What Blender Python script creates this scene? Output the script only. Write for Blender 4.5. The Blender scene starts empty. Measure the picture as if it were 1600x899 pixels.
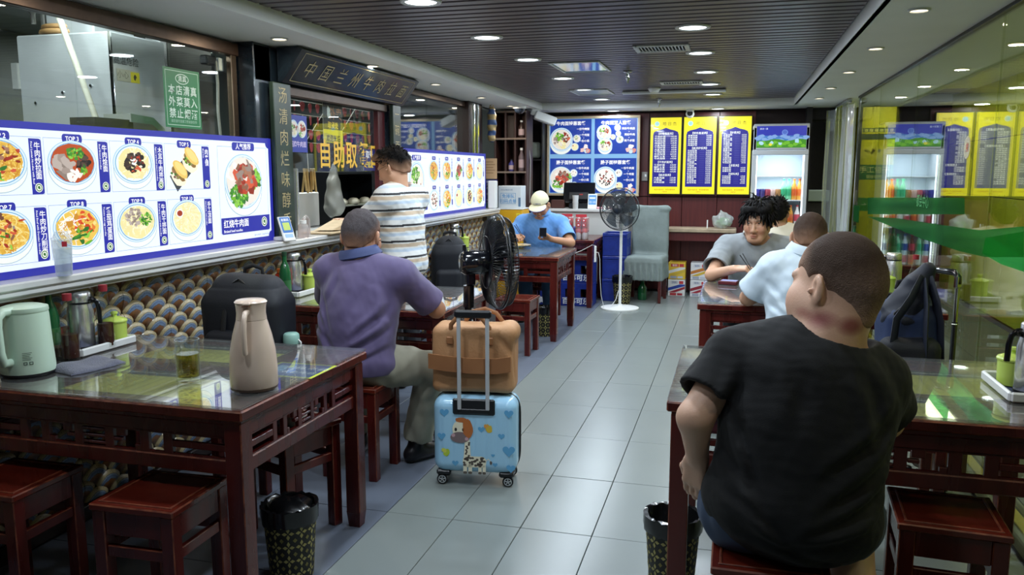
import bpy, math, random
import numpy as np
from mathutils import Matrix, Vector

# ---------------------------------------------------------------- camera, world, light, exposure
S = bpy.context.scene
C = S.collection
PI = math.pi
EYE = 1.48
R_CAM = np.array([[0.96422019, -0.03779728, -0.26239433],
                  [0.26510266, 0.13747467, 0.95436958],
                  [0.0, 0.98978386, -0.14257601]])
cam_d = bpy.data.cameras.new('camera')
cam_d.sensor_fit = 'HORIZONTAL'
cam_d.sensor_width = 36.0
cam_d.lens = 1260.0 / 1600.0 * 36.0
cam_d.clip_start = 0.05
cam = bpy.data.objects.new('camera', cam_d)
C.objects.link(cam)
mw = Matrix.Identity(4)
for i in range(3):
    mw[i][0] = R_CAM[i, 0]
    mw[i][1] = R_CAM[i, 1]
    mw[i][2] = -R_CAM[i, 2]
mw[2][3] = EYE
cam.matrix_world = mw
S.camera = cam

world = bpy.data.worlds.new('world')
S.world = world
world.use_nodes = True
world.node_tree.nodes['Background'].inputs['Color'].default_value = (0.78, 0.88, 1.0, 1)
world.node_tree.nodes['Background'].inputs['Strength'].default_value = 0.07

S.view_settings.view_transform = 'Standard'
S.view_settings.look = 'None'
S.view_settings.gamma = 1.0
S.view_settings.use_curve_mapping = False
S.view_settings.exposure = 0.0
cy = S.cycles
cy.max_bounces = 10
cy.diffuse_bounces = 5
cy.glossy_bounces = 4
cy.transmission_bounces = 6
cy.transparent_max_bounces = 20
cy.caustics_reflective = False
cy.caustics_refractive = False
cy.sample_clamp_indirect = 4.0
cy.use_denoising = True

COOL_W = 13.5      # watts of one cool ceiling downlight
WARM_W = 3.4       # watts of one warm soffit downlight
BOX_E = 0.92       # emission of the menu light boxes
KITCHEN_W = 70.0
CORRIDOR_W = 17.0


def area_light(name, loc, size, watts, col=(1, 1, 1), rot=(0, 0, 0), shape='DISK', sy=None, spread=None, parent=None):
    d = bpy.data.lights.new(name, 'AREA')
    d.shape = shape
    d.size = size
    if sy:
        d.size_y = sy
    d.energy = watts
    d.color = col
    if spread:
        d.spread = spread
    o = bpy.data.objects.new(name, d)
    C.objects.link(o)
    o.location = loc
    o.rotation_euler = rot
    if parent:
        o.parent = parent
    return o


rng = random.Random(7)

# ---------------------------------------------------------------- object helpers


def setp(o, label=None, cat=None, group=None, kind=None):
    if label:
        o['label'] = label
    if cat:
        o['category'] = cat
    if group:
        o['group'] = group
    if kind:
        o['kind'] = kind
    return o


def thing(name, label, cat, loc=(0, 0, 0), rz=0.0, group=None, rot=None):
    o = bpy.data.objects.new(name, None)
    o.empty_display_size = 0.05
    C.objects.link(o)
    o.location = loc
    o.rotation_euler = rot if rot else (0, 0, rz)
    return setp(o, label, cat, group)


def link_mesh(name, me, parent=None, mat=None, label=None, loc=None, rot=None):
    o = bpy.data.objects.new(name, me)
    C.objects.link(o)
    if mat is not None:
        for m in (mat if isinstance(mat, (list, tuple)) else [mat]):
            me.materials.append(m)
    if parent:
        o.parent = parent
    if label:
        o['label'] = label
    if loc:
        o.location = loc
    if rot:
        o.rotation_euler = rot
    return o


KIDS = {}


def children(o):
    return [c for c in C.objects if c.parent == o]


def dup(root, loc, rz=None, label=None, group=None, rot=None):
    kids = {}
    for c in C.objects:
        if c.parent:
            kids.setdefault(c.parent.name, []).append(c)

    def rec(o, p):
        c = o.copy()
        C.objects.link(c)
        if p:
            c.parent = p
        for k in kids.get(o.name, []):
            rec(k, c)
        return c
    r = rec(root, None)
    r.location = loc
    if rz is not None:
        r.rotation_euler = (0, 0, rz)
    if rot is not None:
        r.rotation_euler = rot
    if label:
        r['label'] = label
    if group:
        r['group'] = group
    elif 'group' in r and group == '':
        del r['group']
    return r


class MB:
    """collects shapes; build() links them as one mesh object"""

    def __init__(s):
        s.v, s.f, s.m, s.uv = [], [], [], None

    def add(s, vs, fs, mi=0, M=None):
        n = len(s.v)
        if M is not None:
            vs = [tuple(M @ Vector(p)) for p in vs]
        s.v += [tuple(p) for p in vs]
        for k, f in enumerate(fs):
            s.f.append([n + i for i in f])
            s.m.append(mi[k] if isinstance(mi, list) else mi)
        return s

    def box(s, c, d, mi=0, M=None):
        x, y, z = c
        a, b, e = d[0] / 2, d[1] / 2, d[2] / 2
        vs = [(x + i * a, y + j * b, z + k * e) for i in (-1, 1) for j in (-1, 1) for k in (-1, 1)]
        fs = [(0, 1, 3, 2), (4, 6, 7, 5), (0, 4, 5, 1), (2, 3, 7, 6), (0, 2, 6, 4), (1, 5, 7, 3)]
        return s.add(vs, fs, mi, M)

    def rbox(s, c, d, r=0.004, mi=0, me=None, M=None):
        """box with chamfered edges; me = material slot of the chamfers"""
        me = mi if me is None else me
        x, y, z = c
        h = [d[0] / 2, d[1] / 2, d[2] / 2]
        r = min(r, 0.49 * min(d))
        vs, idx = [], {}
        for i in (-1, 1):
            for j in (-1, 1):
                for k in (-1, 1):
                    sg = (i, j, k)
                    for ax in range(3):
                        p = [sg[q] * (h[q] - (0 if q == ax else r)) for q in range(3)]
                        idx[(sg, ax)] = len(vs)
                        vs.append((x + p[0], y + p[1], z + p[2]))
        fs, ms = [], []
        for ax in range(3):
            o1, o2 = [q for q in range(3) if q != ax]
            for sgn in (-1, 1):
                ring = []
                for (p, q) in ((-1, -1), (1, -1), (1, 1), (-1, 1)):
                    t = [0, 0, 0]
                    t[ax], t[o1], t[o2] = sgn, p, q
                    ring.append(idx[(tuple(t), ax)])
                flip = (sgn < 0) ^ (ax == 1)
                fs.append(ring[::-1] if flip else ring)
                ms.append(mi)
        for ax in range(3):
            o1, o2 = [q for q in range(3) if q != ax]
            for p in (-1, 1):
                for q in (-1, 1):
                    t0, t1 = [0, 0, 0], [0, 0, 0]
                    t0[ax], t1[ax] = -1, 1
                    t0[o1] = t1[o1] = p
                    t0[o2] = t1[o2] = q
                    t0, t1 = tuple(t0), tuple(t1)
                    fs.append([idx[(t0, o1)], idx[(t1, o1)], idx[(t1, o2)], idx[(t0, o2)]])
                    ms.append(me)
        for i in (-1, 1):
            for j in (-1, 1):
                for k in (-1, 1):
                    fs.append([idx[((i, j, k), a)] for a in range(3)])
                    ms.append(me)
        return s.add(vs, fs, ms, M)

    def lathe(s, prof, n=24, mi=0, M=None, c=(0, 0, 0), sx=1.0, sy=1.0):
        vs, fs = [], []
        for (r, z) in prof:
            for k in range(n):
                a = 2 * PI * k / n
                vs.append((c[0] + sx * r * math.cos(a), c[1] + sy * r * math.sin(a), c[2] + z))
        for i in range(len(prof) - 1):
            for k in range(n):
                k2 = (k + 1) % n
                fs.append((i * n + k, i * n + k2, (i + 1) * n + k2, (i + 1) * n + k))
        if prof[0][0] > 1e-5:
            fs.append(tuple(range(n))[::-1])
        if prof[-1][0] > 1e-5:
            b = (len(prof) - 1) * n
            fs.append(tuple(b + k for k in range(n)))
        return s.add(vs, fs, mi, M)

    def cyl(s, a, b, r, n=12, mi=0, r2=None, M=None):
        return s.tube([a, b], r, n, mi, M, r2=r2)

    def tube(s, path, r, n=8, mi=0, M=None, r2=None, closed=False, flat=1.0, radii=None):
        P = [Vector(p) for p in path]
        L = len(P)
        vs, fs = [], []
        up = None
        for i, p in enumerate(P):
            if closed:
                t = P[(i + 1) % L] - P[i - 1]
            else:
                t = P[min(i + 1, L - 1)] - P[max(i - 1, 0)]
            t.normalize()
            if up is None:
                up = Vector((0, 0, 1)) if abs(t.z) < 0.9 else Vector((1, 0, 0))
            u = up - t * up.dot(t)
            if u.length < 1e-6:
                u = t.orthogonal()
            u.normalize()
            up = u
            w = t.cross(u)
            rr = radii[i] if radii else (r if r2 is None else r + (r2 - r) * i / (L - 1))
            for k in range(n):
                a = 2 * PI * k / n
                vs.append(tuple(p + u * (rr * math.cos(a)) + w * (rr * flat * math.sin(a))))
        m = L if closed else L - 1
        for i in range(m):
            j = (i + 1) % L
            for k in range(n):
                k2 = (k + 1) % n
                fs.append((i * n + k, i * n + k2, j * n + k2, j * n + k))
        if not closed:
            fs.append(tuple(range(n))[::-1])
            fs.append(tuple((L - 1) * n + k for k in range(n)))
        return s.add(vs, fs, mi, M)

    def ring(s, c, R, r, ax='z', n=40, m=6, mi=0, M=None):
        pts = []
        for k in range(n):
            a = 2 * PI * k / n
            u, v = R * math.cos(a), R * math.sin(a)
            pts.append({'z': (c[0] + u, c[1] + v, c[2]), 'y': (c[0] + u, c[1], c[2] + v), 'x': (c[0], c[1] + u, c[2] + v)}[ax])
        return s.tube(pts, r, m, mi, M, closed=True)

    def prism(s, pts, z0, z1, mi=0, M=None):
        n = len(pts)
        vs = [(p[0], p[1], z0) for p in pts] + [(p[0], p[1], z1) for p in pts]
        fs = [tuple(range(n))[::-1], tuple(range(n, 2 * n))]
        fs += [(k, (k + 1) % n, n + (k + 1) % n, n + k) for k in range(n)]
        return s.add(vs, fs, mi, M)

    def blob(s, c, r, n=10, m=7, mi=0, M=None, noise=0.0, seed=0):
        q = random.Random(seed)
        vs, fs = [], []
        for i in range(1, m):
            th = PI * i / m
            for k in range(n):
                a = 2 * PI * k / n
                f = 1 + noise * (q.random() - 0.5) * 2
                vs.append((c[0] + r[0] * f * math.sin(th) * math.cos(a), c[1] + r[1] * f * math.sin(th) * math.sin(a), c[2] + r[2] * f * math.cos(th)))
        t = len(vs)
        vs += [(c[0], c[1], c[2] + r[2]), (c[0], c[1], c[2] - r[2])]
        for i in range(m - 2):
            for k in range(n):
                k2 = (k + 1) % n
                fs.append((i * n + k, (i + 1) * n + k, (i + 1) * n + k2, i * n + k2))
        for k in range(n):
            k2 = (k + 1) % n
            fs.append((t, k, k2))
            fs.append((t + 1, (m - 2) * n + k2, (m - 2) * n + k))
        return s.add(vs, fs, mi, M)

    def mesh(s, name, smooth=None):
        me = bpy.data.meshes.new(name)
        me.from_pydata(s.v, [], s.f)
        if any(s.m):
            me.polygons.foreach_set('material_index', np.array(s.m, dtype=np.int32))
        if smooth is not None:
            me.shade_smooth()
            if smooth < 179:
                me.set_sharp_from_angle(angle=math.radians(smooth))
        me.update()
        return me

    def build(s, name, mat, parent=None, smooth=None, label=None, loc=None, rot=None):
        return link_mesh(name, s.mesh(name, smooth), parent, mat, label, loc, rot)


def solo(mb, name, mat, label, cat, loc=(0, 0, 0), rz=0.0, group=None, smooth=None, rot=None):
    o = mb.build(name, mat, None, smooth, None, loc, rot if rot else (0, 0, rz))
    return setp(o, label, cat, group)


def struct(mb, name, mat, smooth=None, parent=None, label=None):
    o = mb.build(name, mat, parent, smooth)
    if not parent:
        o['kind'] = 'structure'
        if label:
            o['label'] = label
    return o


def rotz(a):
    return Matrix.Rotation(a, 4, 'Z')


def T(x, y, z):
    return Matrix.Translation((x, y, z))


# ---------------------------------------------------------------- materials
MAT = {}


def mat(name, col, rough=0.5, metal=0.0, coat=0.0, trans=0.0, ior=1.45, emit=None, es=0.0, var=0.0, scale=20.0, bump=0.0, bscale=None,
        col2=None, sheen=0.0, stretch=None, sss=0.0, alpha=1.0, spec=None, rvar=0.0, detail=3.0):
    if name in MAT:
        return MAT[name]
    m = bpy.data.materials.new(name)
    m.use_nodes = True
    nt = m.node_tree
    b = nt.nodes['Principled BSDF']
    c4 = (*col, 1)
    b.inputs['Base Color'].default_value = c4
    b.inputs['Roughness'].default_value = rough
    b.inputs['Metallic'].default_value = metal
    b.inputs['Coat Weight'].default_value = coat
    b.inputs['Coat Roughness'].default_value = 0.08
    b.inputs['Transmission Weight'].default_value = trans
    b.inputs['IOR'].default_value = ior
    b.inputs['Sheen Weight'].default_value = sheen
    b.inputs['Alpha'].default_value = alpha
    if spec is not None:
        b.inputs['Specular IOR Level'].default_value = spec
    if sss:
        b.inputs['Subsurface Weight'].default_value = sss
        b.inputs['Subsurface Radius'].default_value = (0.012, 0.005, 0.003)
        b.inputs['Subsurface Scale'].default_value = 0.6
    if emit:
        b.inputs['Emission Color'].default_value = (*emit, 1)
        b.inputs['Emission Strength'].default_value = es
    if var or bump or col2 or rvar:
        tc = nt.nodes.new('ShaderNodeTexCoord')
        src = tc.outputs['Object']
        if stretch:
            mp = nt.nodes.new('ShaderNodeMapping')
            mp.inputs['Scale'].default_value = stretch
            nt.links.new(src, mp.inputs['Vector'])
            src = mp.outputs['Vector']
        nz = nt.nodes.new('ShaderNodeTexNoise')
        nz.inputs['Scale'].default_value = scale
        nz.inputs['Detail'].default_value = detail
        nt.links.new(src, nz.inputs['Vector'])
        if var or col2:
            r = nt.nodes.new('ShaderNodeValToRGB')
            r.color_ramp.elements[0].position = 0.3
            r.color_ramp.elements[1].position = 0.7
            lo = col2 if col2 else tuple(x * (1 - var) for x in col)
            hi = col if col2 else tuple(min(1, x * (1 + var)) for x in col)
            r.color_ramp.elements[0].color = (*lo, 1)
            r.color_ramp.elements[1].color = (*hi, 1)
            nt.links.new(nz.outputs['Fac'], r.inputs['Fac'])
            nt.links.new(r.outputs['Color'], b.inputs['Base Color'])
        if rvar:
            mr = nt.nodes.new('ShaderNodeMapRange')
            mr.inputs['To Min'].default_value = max(0.02, rough - rvar)
            mr.inputs['To Max'].default_value = min(1, rough + rvar)
            nt.links.new(nz.outputs['Fac'], mr.inputs['Value'])
            nt.links.new(mr.outputs['Result'], b.inputs['Roughness'])
        if bump:
            n2 = nz
            if bscale:
                n2 = nt.nodes.new('ShaderNodeTexNoise')
                n2.inputs['Scale'].default_value = bscale
                nt.links.new(src, n2.inputs['Vector'])
            bp = nt.nodes.new('ShaderNodeBump')
            bp.inputs['Strength'].default_value = bump
            bp.inputs['Distance'].default_value = 0.01
            nt.links.new(n2.outputs['Fac'], bp.inputs['Height'])
            nt.links.new(bp.outputs['Normal'], b.inputs['Normal'])
    MAT[name] = m
    return m


def glass_mat(name, tint=(1, 1, 1), base=0.04, rough=0.0, dirt=0.0, gloss=(1, 1, 1), dirtcol=(0.8, 0.85, 0.85)):
    """sheet glass: clear transmission plus a Schlick reflection at both faces"""
    if name in MAT:
        return MAT[name]
    m = bpy.data.materials.new(name)
    m.use_nodes = True
    nt = m.node_tree
    nt.nodes.clear()
    out = nt.nodes.new('ShaderNodeOutputMaterial')
    tr = nt.nodes.new('ShaderNodeBsdfTransparent')
    tr.inputs['Color'].default_value = (*tint, 1)
    gl = nt.nodes.new('ShaderNodeBsdfGlossy')
    gl.inputs['Roughness'].default_value = rough
    gl.inputs['Color'].default_value = (*gloss, 1)
    lw = nt.nodes.new('ShaderNodeLayerWeight')
    pw = nt.nodes.new('ShaderNodeMath')
    pw.operation = 'POWER'
    pw.inputs[1].default_value = 5.0
    ma = nt.nodes.new('ShaderNodeMath')
    ma.operation = 'MULTIPLY_ADD'
    ma.inputs[1].default_value = 1 - base
    ma.inputs[2].default_value = base
    mx = nt.nodes.new('ShaderNodeMixShader')
    # Facing with blend .5 is 1-|N.I|
    lw.inputs['Blend'].default_value = 0.5
    nt.links.new(lw.outputs['Facing'], pw.inputs[0])
    nt.links.new(pw.outputs[0], ma.inputs[0])
    nt.links.new(ma.outputs[0], mx.inputs[0])
    nt.links.new(tr.outputs[0], mx.inputs[1])
    nt.links.new(gl.outputs[0], mx.inputs[2])
    last = mx.outputs[0]
    if dirt:
        df = nt.nodes.new('ShaderNodeBsdfDiffuse')
        df.inputs['Color'].default_value = (*dirtcol, 1)
        m2 = nt.nodes.new('ShaderNodeMixShader')
        m2.inputs[0].default_value = dirt
        nt.links.new(last, m2.inputs[1])
        nt.links.new(df.outputs[0], m2.inputs[2])
        last = m2.outputs[0]
    nt.links.new(last, out.inputs['Surface'])
    MAT[name] = m
    return m


def attr_mat(name, rough=0.5, emission=0.0, attr='Col', coat=0.0, sss=0.0, bump=0.0, bscale=60.0, sheen=0.0, spec=None):
    """colour printed, dyed or grown into the surface, read from the mesh's colour attribute"""
    if name in MAT:
        return MAT[name]
    m = bpy.data.materials.new(name)
    m.use_nodes = True
    nt = m.node_tree
    b = nt.nodes['Principled BSDF']
    a = nt.nodes.new('ShaderNodeAttribute')
    a.attribute_name = attr
    b.inputs['Roughness'].default_value = rough
    b.inputs['Coat Weight'].default_value = coat
    b.inputs['Sheen Weight'].default_value = sheen
    if spec is not None:
        b.inputs['Specular IOR Level'].default_value = spec
    nt.links.new(a.outputs['Color'], b.inputs['Base Color'])
    if sss:
        b.inputs['Subsurface Weight'].default_value = sss
        b.inputs['Subsurface Radius'].default_value = (0.012, 0.005, 0.003)
        b.inputs['Subsurface Scale'].default_value = 0.5
    if emission:
        vm = nt.nodes.new('ShaderNodeVectorMath')
        vm.operation = 'SCALE'
        vm.inputs['Scale'].default_value = 0.3
        nt.links.new(a.outputs['Color'], vm.inputs[0])
        nt.links.new(vm.outputs[0], b.inputs['Base Color'])
        nt.links.new(a.outputs['Color'], b.inputs['Emission Color'])
        b.inputs['Emission Strength'].default_value = emission
    if bump:
        tc = nt.nodes.new('ShaderNodeTexCoord')
        nz = nt.nodes.new('ShaderNodeTexNoise')
        nz.inputs['Scale'].default_value = bscale
        nz.inputs['Detail'].default_value = 4
        bp = nt.nodes.new('ShaderNodeBump')
        bp.inputs['Strength'].default_value = bump
        bp.inputs['Distance'].default_value = 0.004
        nt.links.new(tc.outputs['Object'], nz.inputs['Vector'])
        nt.links.new(nz.outputs['Fac'], bp.inputs['Height'])
        nt.links.new(bp.outputs['Normal'], b.inputs['Normal'])
    MAT[name] = m
    return m


def hexc(h):
    """sRGB hex to linear"""
    h = h.lstrip('#')
    o = []
    for i in (0, 2, 4):
        v = int(h[i:i + 2], 16) / 255
        o.append(v / 12.92 if v <= 0.04045 else ((v + 0.055) / 1.055) ** 2.4)
    return tuple(o)


WOOD = mat('mahogany', hexc('5a1a14'), 0.28, coat=0.25, col2=hexc('3c0e0c'), scale=14, stretch=(1, 1, 0.12), rvar=0.1)
WOODTOP = mat('mahogany_top', hexc('6e2415'), 0.25, coat=0.35, col2=hexc('3e100b'), scale=9, stretch=(0.25, 1, 1), rvar=0.1)
WORN = mat('worn_wood_edge', hexc('8a4a30'), 0.4, col2=hexc('471511'), scale=30)
WHITEP = mat('white_plastic', hexc('e6e8e6'), 0.35)
BLACKP = mat('black_plastic', hexc('14161a'), 0.35)
BLACKG = mat('black_gloss', hexc('0c0e14'), 0.15, coat=0.5)
STEEL = mat('brushed_steel', hexc('dcdee0'), 0.24, metal=0.85, var=0.05, scale=60, stretch=(1, 1, 0.05))
CHROME = mat('chrome', hexc('d0d4d8'), 0.1, metal=1.0)
PRINT_LIT = attr_mat('backlit_print', 0.3, BOX_E)
PRINT = attr_mat('ink_print', 0.45)
PRINT_SCREEN = attr_mat('screen_print', 0.2, 0.9)
GLASS = glass_mat('sheet_glass', (0.93, 0.96, 0.95))
TABLEGLASS = glass_mat('table_glass', (0.93, 0.96, 0.95), 0.19, 0.0, dirt=0.03)
JARGLASS = glass_mat('jar_glass', (0.95, 0.97, 0.96), 0.06)
GREENGLASS = glass_mat('green_bottle_glass', (0.06, 0.35, 0.14), 0.06)
CLEARP = glass_mat('clear_film', (0.86, 0.9, 0.92), 0.07, 0.12, dirt=0.12)

# ---------------------------------------------------------------- flat print: lettering and pictures as coloured polygons
GLYPHS = {}


def glyphs(s, bold=0.0, res=2):
    key = (s, bold, res)
    if key in GLYPHS:
        return GLYPHS[key]
    c = bpy.data.curves.new('lettering_curve', 'FONT')
    c.body = s
    c.size = 1.0
    c.resolution_u = res
    c.fill_mode = 'FRONT'
    c.offset = bold
    o = bpy.data.objects.new('lettering_curve', c)
    C.objects.link(o)
    dg = bpy.context.evaluated_depsgraph_get()
    ev = o.evaluated_get(dg)
    me = ev.to_mesh()
    vs = [(v.co.x, v.co.y) for v in me.vertices]
    fs = [tuple(p.vertices) for p in me.polygons]
    ev.to_mesh_clear()
    bpy.data.objects.remove(o)
    bpy.data.curves.remove(c)
    xs = [v[0] for v in vs] or [0]
    GLYPHS[key] = (vs, fs, min(xs), max(xs))
    return GLYPHS[key]


class Print:
    """u right, v up, small steps of depth for each layer of ink"""
    STEP = 0.00025

    def __init__(s):
        s.v, s.f, s.c = [], [], []

    def poly(s, pts, col, layer=0):
        n = len(s.v)
        s.v += [(p[0], p[1], layer * s.STEP) for p in pts]
        s.f.append(list(range(n, n + len(pts))))
        s.c.append(col)
        return s

    def rect(s, x0, y0, x1, y1, col, layer=0):
        return s.poly([(x0, y0), (x1, y0), (x1, y1), (x0, y1)], col, layer)

    def rrect(s, x0, y0, x1, y1, r, col, layer=0, n=4, corners=(1, 1, 1, 1)):
        pts = []
        for k, (cx, cy, a0) in enumerate(((x1 - r, y1 - r, 0), (x0 + r, y1 - r, 90), (x0 + r, y0 + r, 180), (x1 - r, y0 + r, 270))):
            if corners[k]:
                for i in range(n + 1):
                    a = math.radians(a0 + 90 * i / n)
                    pts.append((cx + r * math.cos(a), cy + r * math.sin(a)))
            else:
                pts.append((x1 if k in (0, 3) else x0, y1 if k < 2 else y0))
        return s.poly(pts, col, layer)

    def ell(s, cx, cy, rx, ry, col, layer=0, n=28):
        return s.poly([(cx + rx * math.cos(2 * PI * k / n), cy + ry * math.sin(2 * PI * k / n)) for k in range(n)], col, layer)

    def frame(s, x0, y0, x1, y1, w, col, layer=0):
        s.rect(x0, y0, x1, y0 + w, col, layer).rect(x0, y1 - w, x1, y1, col, layer)
        return s.rect(x0, y0 + w, x0 + w, y1 - w, col, layer).rect(x1 - w, y0 + w, x1, y1 - w, col, layer)

    def blob(s, cx, cy, rx, ry, col, layer, q, n=9, j=0.3, a=0.0):
        pts = []
        for k in range(n):
            t = 2 * PI * k / n
            f = 1 + j * (q.random() * 2 - 1)
            x, y = rx * f * math.cos(t), ry * f * math.sin(t)
            pts.append((cx + x * math.cos(a) - y * math.sin(a), cy + x * math.sin(a) + y * math.cos(a)))
        return s.poly(pts, col, layer)

    def strip(s, pts, w, col, layer):
        n = len(s.v)
        z = layer * s.STEP
        for i, p in enumerate(pts):
            a, b = pts[max(i - 1, 0)], pts[min(i + 1, len(pts) - 1)]
            d = math.hypot(b[0] - a[0], b[1] - a[1]) or 1
            nx, ny = -(b[1] - a[1]) / d * w / 2, (b[0] - a[0]) / d * w / 2
            s.v += [(p[0] + nx, p[1] + ny, z), (p[0] - nx, p[1] - ny, z)]
        for i in range(len(pts) - 1):
            s.f.append([n + 2 * i, n + 2 * i + 1, n + 2 * i + 3, n + 2 * i + 2])
            s.c.append(col)
        return s

    def text(s, t, x, y, size, col, layer=1, anchor='c', bold=0.0, res=2, rot=0.0, sx=1.0, shear=0.0):
        vs, fs, x0, x1 = glyphs(t, bold, res)
        off = {'c': -(x0 + x1) / 2, 'l': -x0, 'r': -x1}[anchor]
        n = len(s.v)
        ca, sa = math.cos(rot), math.sin(rot)
        z = layer * s.STEP
        for (u, v) in vs:
            u2 = (u + off + shear * v) * size * sx
            v2 = (v - 0.36) * size
            s.v.append((x + u2 * ca - v2 * sa, y + u2 * sa + v2 * ca, z))
        for f in fs:
            s.f.append([n + i for i in f])
            s.c.append(col)
        return s

    def vtext(s, t, x, y, size, pitch, col, layer=1, bold=0.0, res=2):
        for k, ch in enumerate(t):
            s.text(ch, x, y - k * pitch, size, col, layer, 'c', bold, res)
        return s

    def build(s, name, mt, parent, M, label=None):
        """M maps (u, v, depth) into the parent's frame"""
        me = bpy.data.meshes.new(name)
        me.from_pydata([tuple(M @ Vector(p)) for p in s.v], [], s.f)
        ca = me.color_attributes.new('Col', 'FLOAT_COLOR', 'CORNER')
        buf = np.ones((sum(len(f) for f in s.f), 4), dtype=np.float32)
        i = 0
        for f, c in zip(s.f, s.c):
            buf[i:i + len(f), :3] = c
            i += len(f)
        ca.data.foreach_set('color', buf.ravel())
        me.update()
        return link_mesh(name, me, parent, mt, label)


def MX(o, u, v):
    """matrix of a panel: origin o, u and v directions; depth = u x v"""
    u, v = Vector(u).normalized(), Vector(v).normalized()
    w = u.cross(v)
    m = Matrix.Identity(4)
    for i in range(3):
        m[i][0], m[i][1], m[i][2], m[i][3] = u[i], v[i], w[i], o[i]
    return m


PAL = {
    'noodle': ['e8c25a', 'd9a83e', 'f0d88a', 'c98a2e', 'e3b64c'], 'beef': ['8a5a44', '6e4636', 'a5735a', '94837a'], 'broth': ['c8642a', 'b5481e'],
    'green': ['6fae2e', '3f8a2a', '8cc84a', '2f6f2a'], 'dark': ['2a2226', '3a2c2a', '1e1a1e', '55413a'], 'red': ['b8402a', 'a03020', 'd0583a', '8c2a1c'],
    'pale': ['f2e8b8', 'ece0a0', 'f6f0d0', 'e6dca8'], 'white': ['f4efe6', 'e8e0d6', 'fbf8f2'], 'tomato': ['d8502a', 'c8401e', 'e07a3a'], 'grey': ['a09088', '8a7c74', 'b8aaa2']}
PAL = {k: [hexc(c) for c in v] for k, v in PAL.items()}


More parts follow.
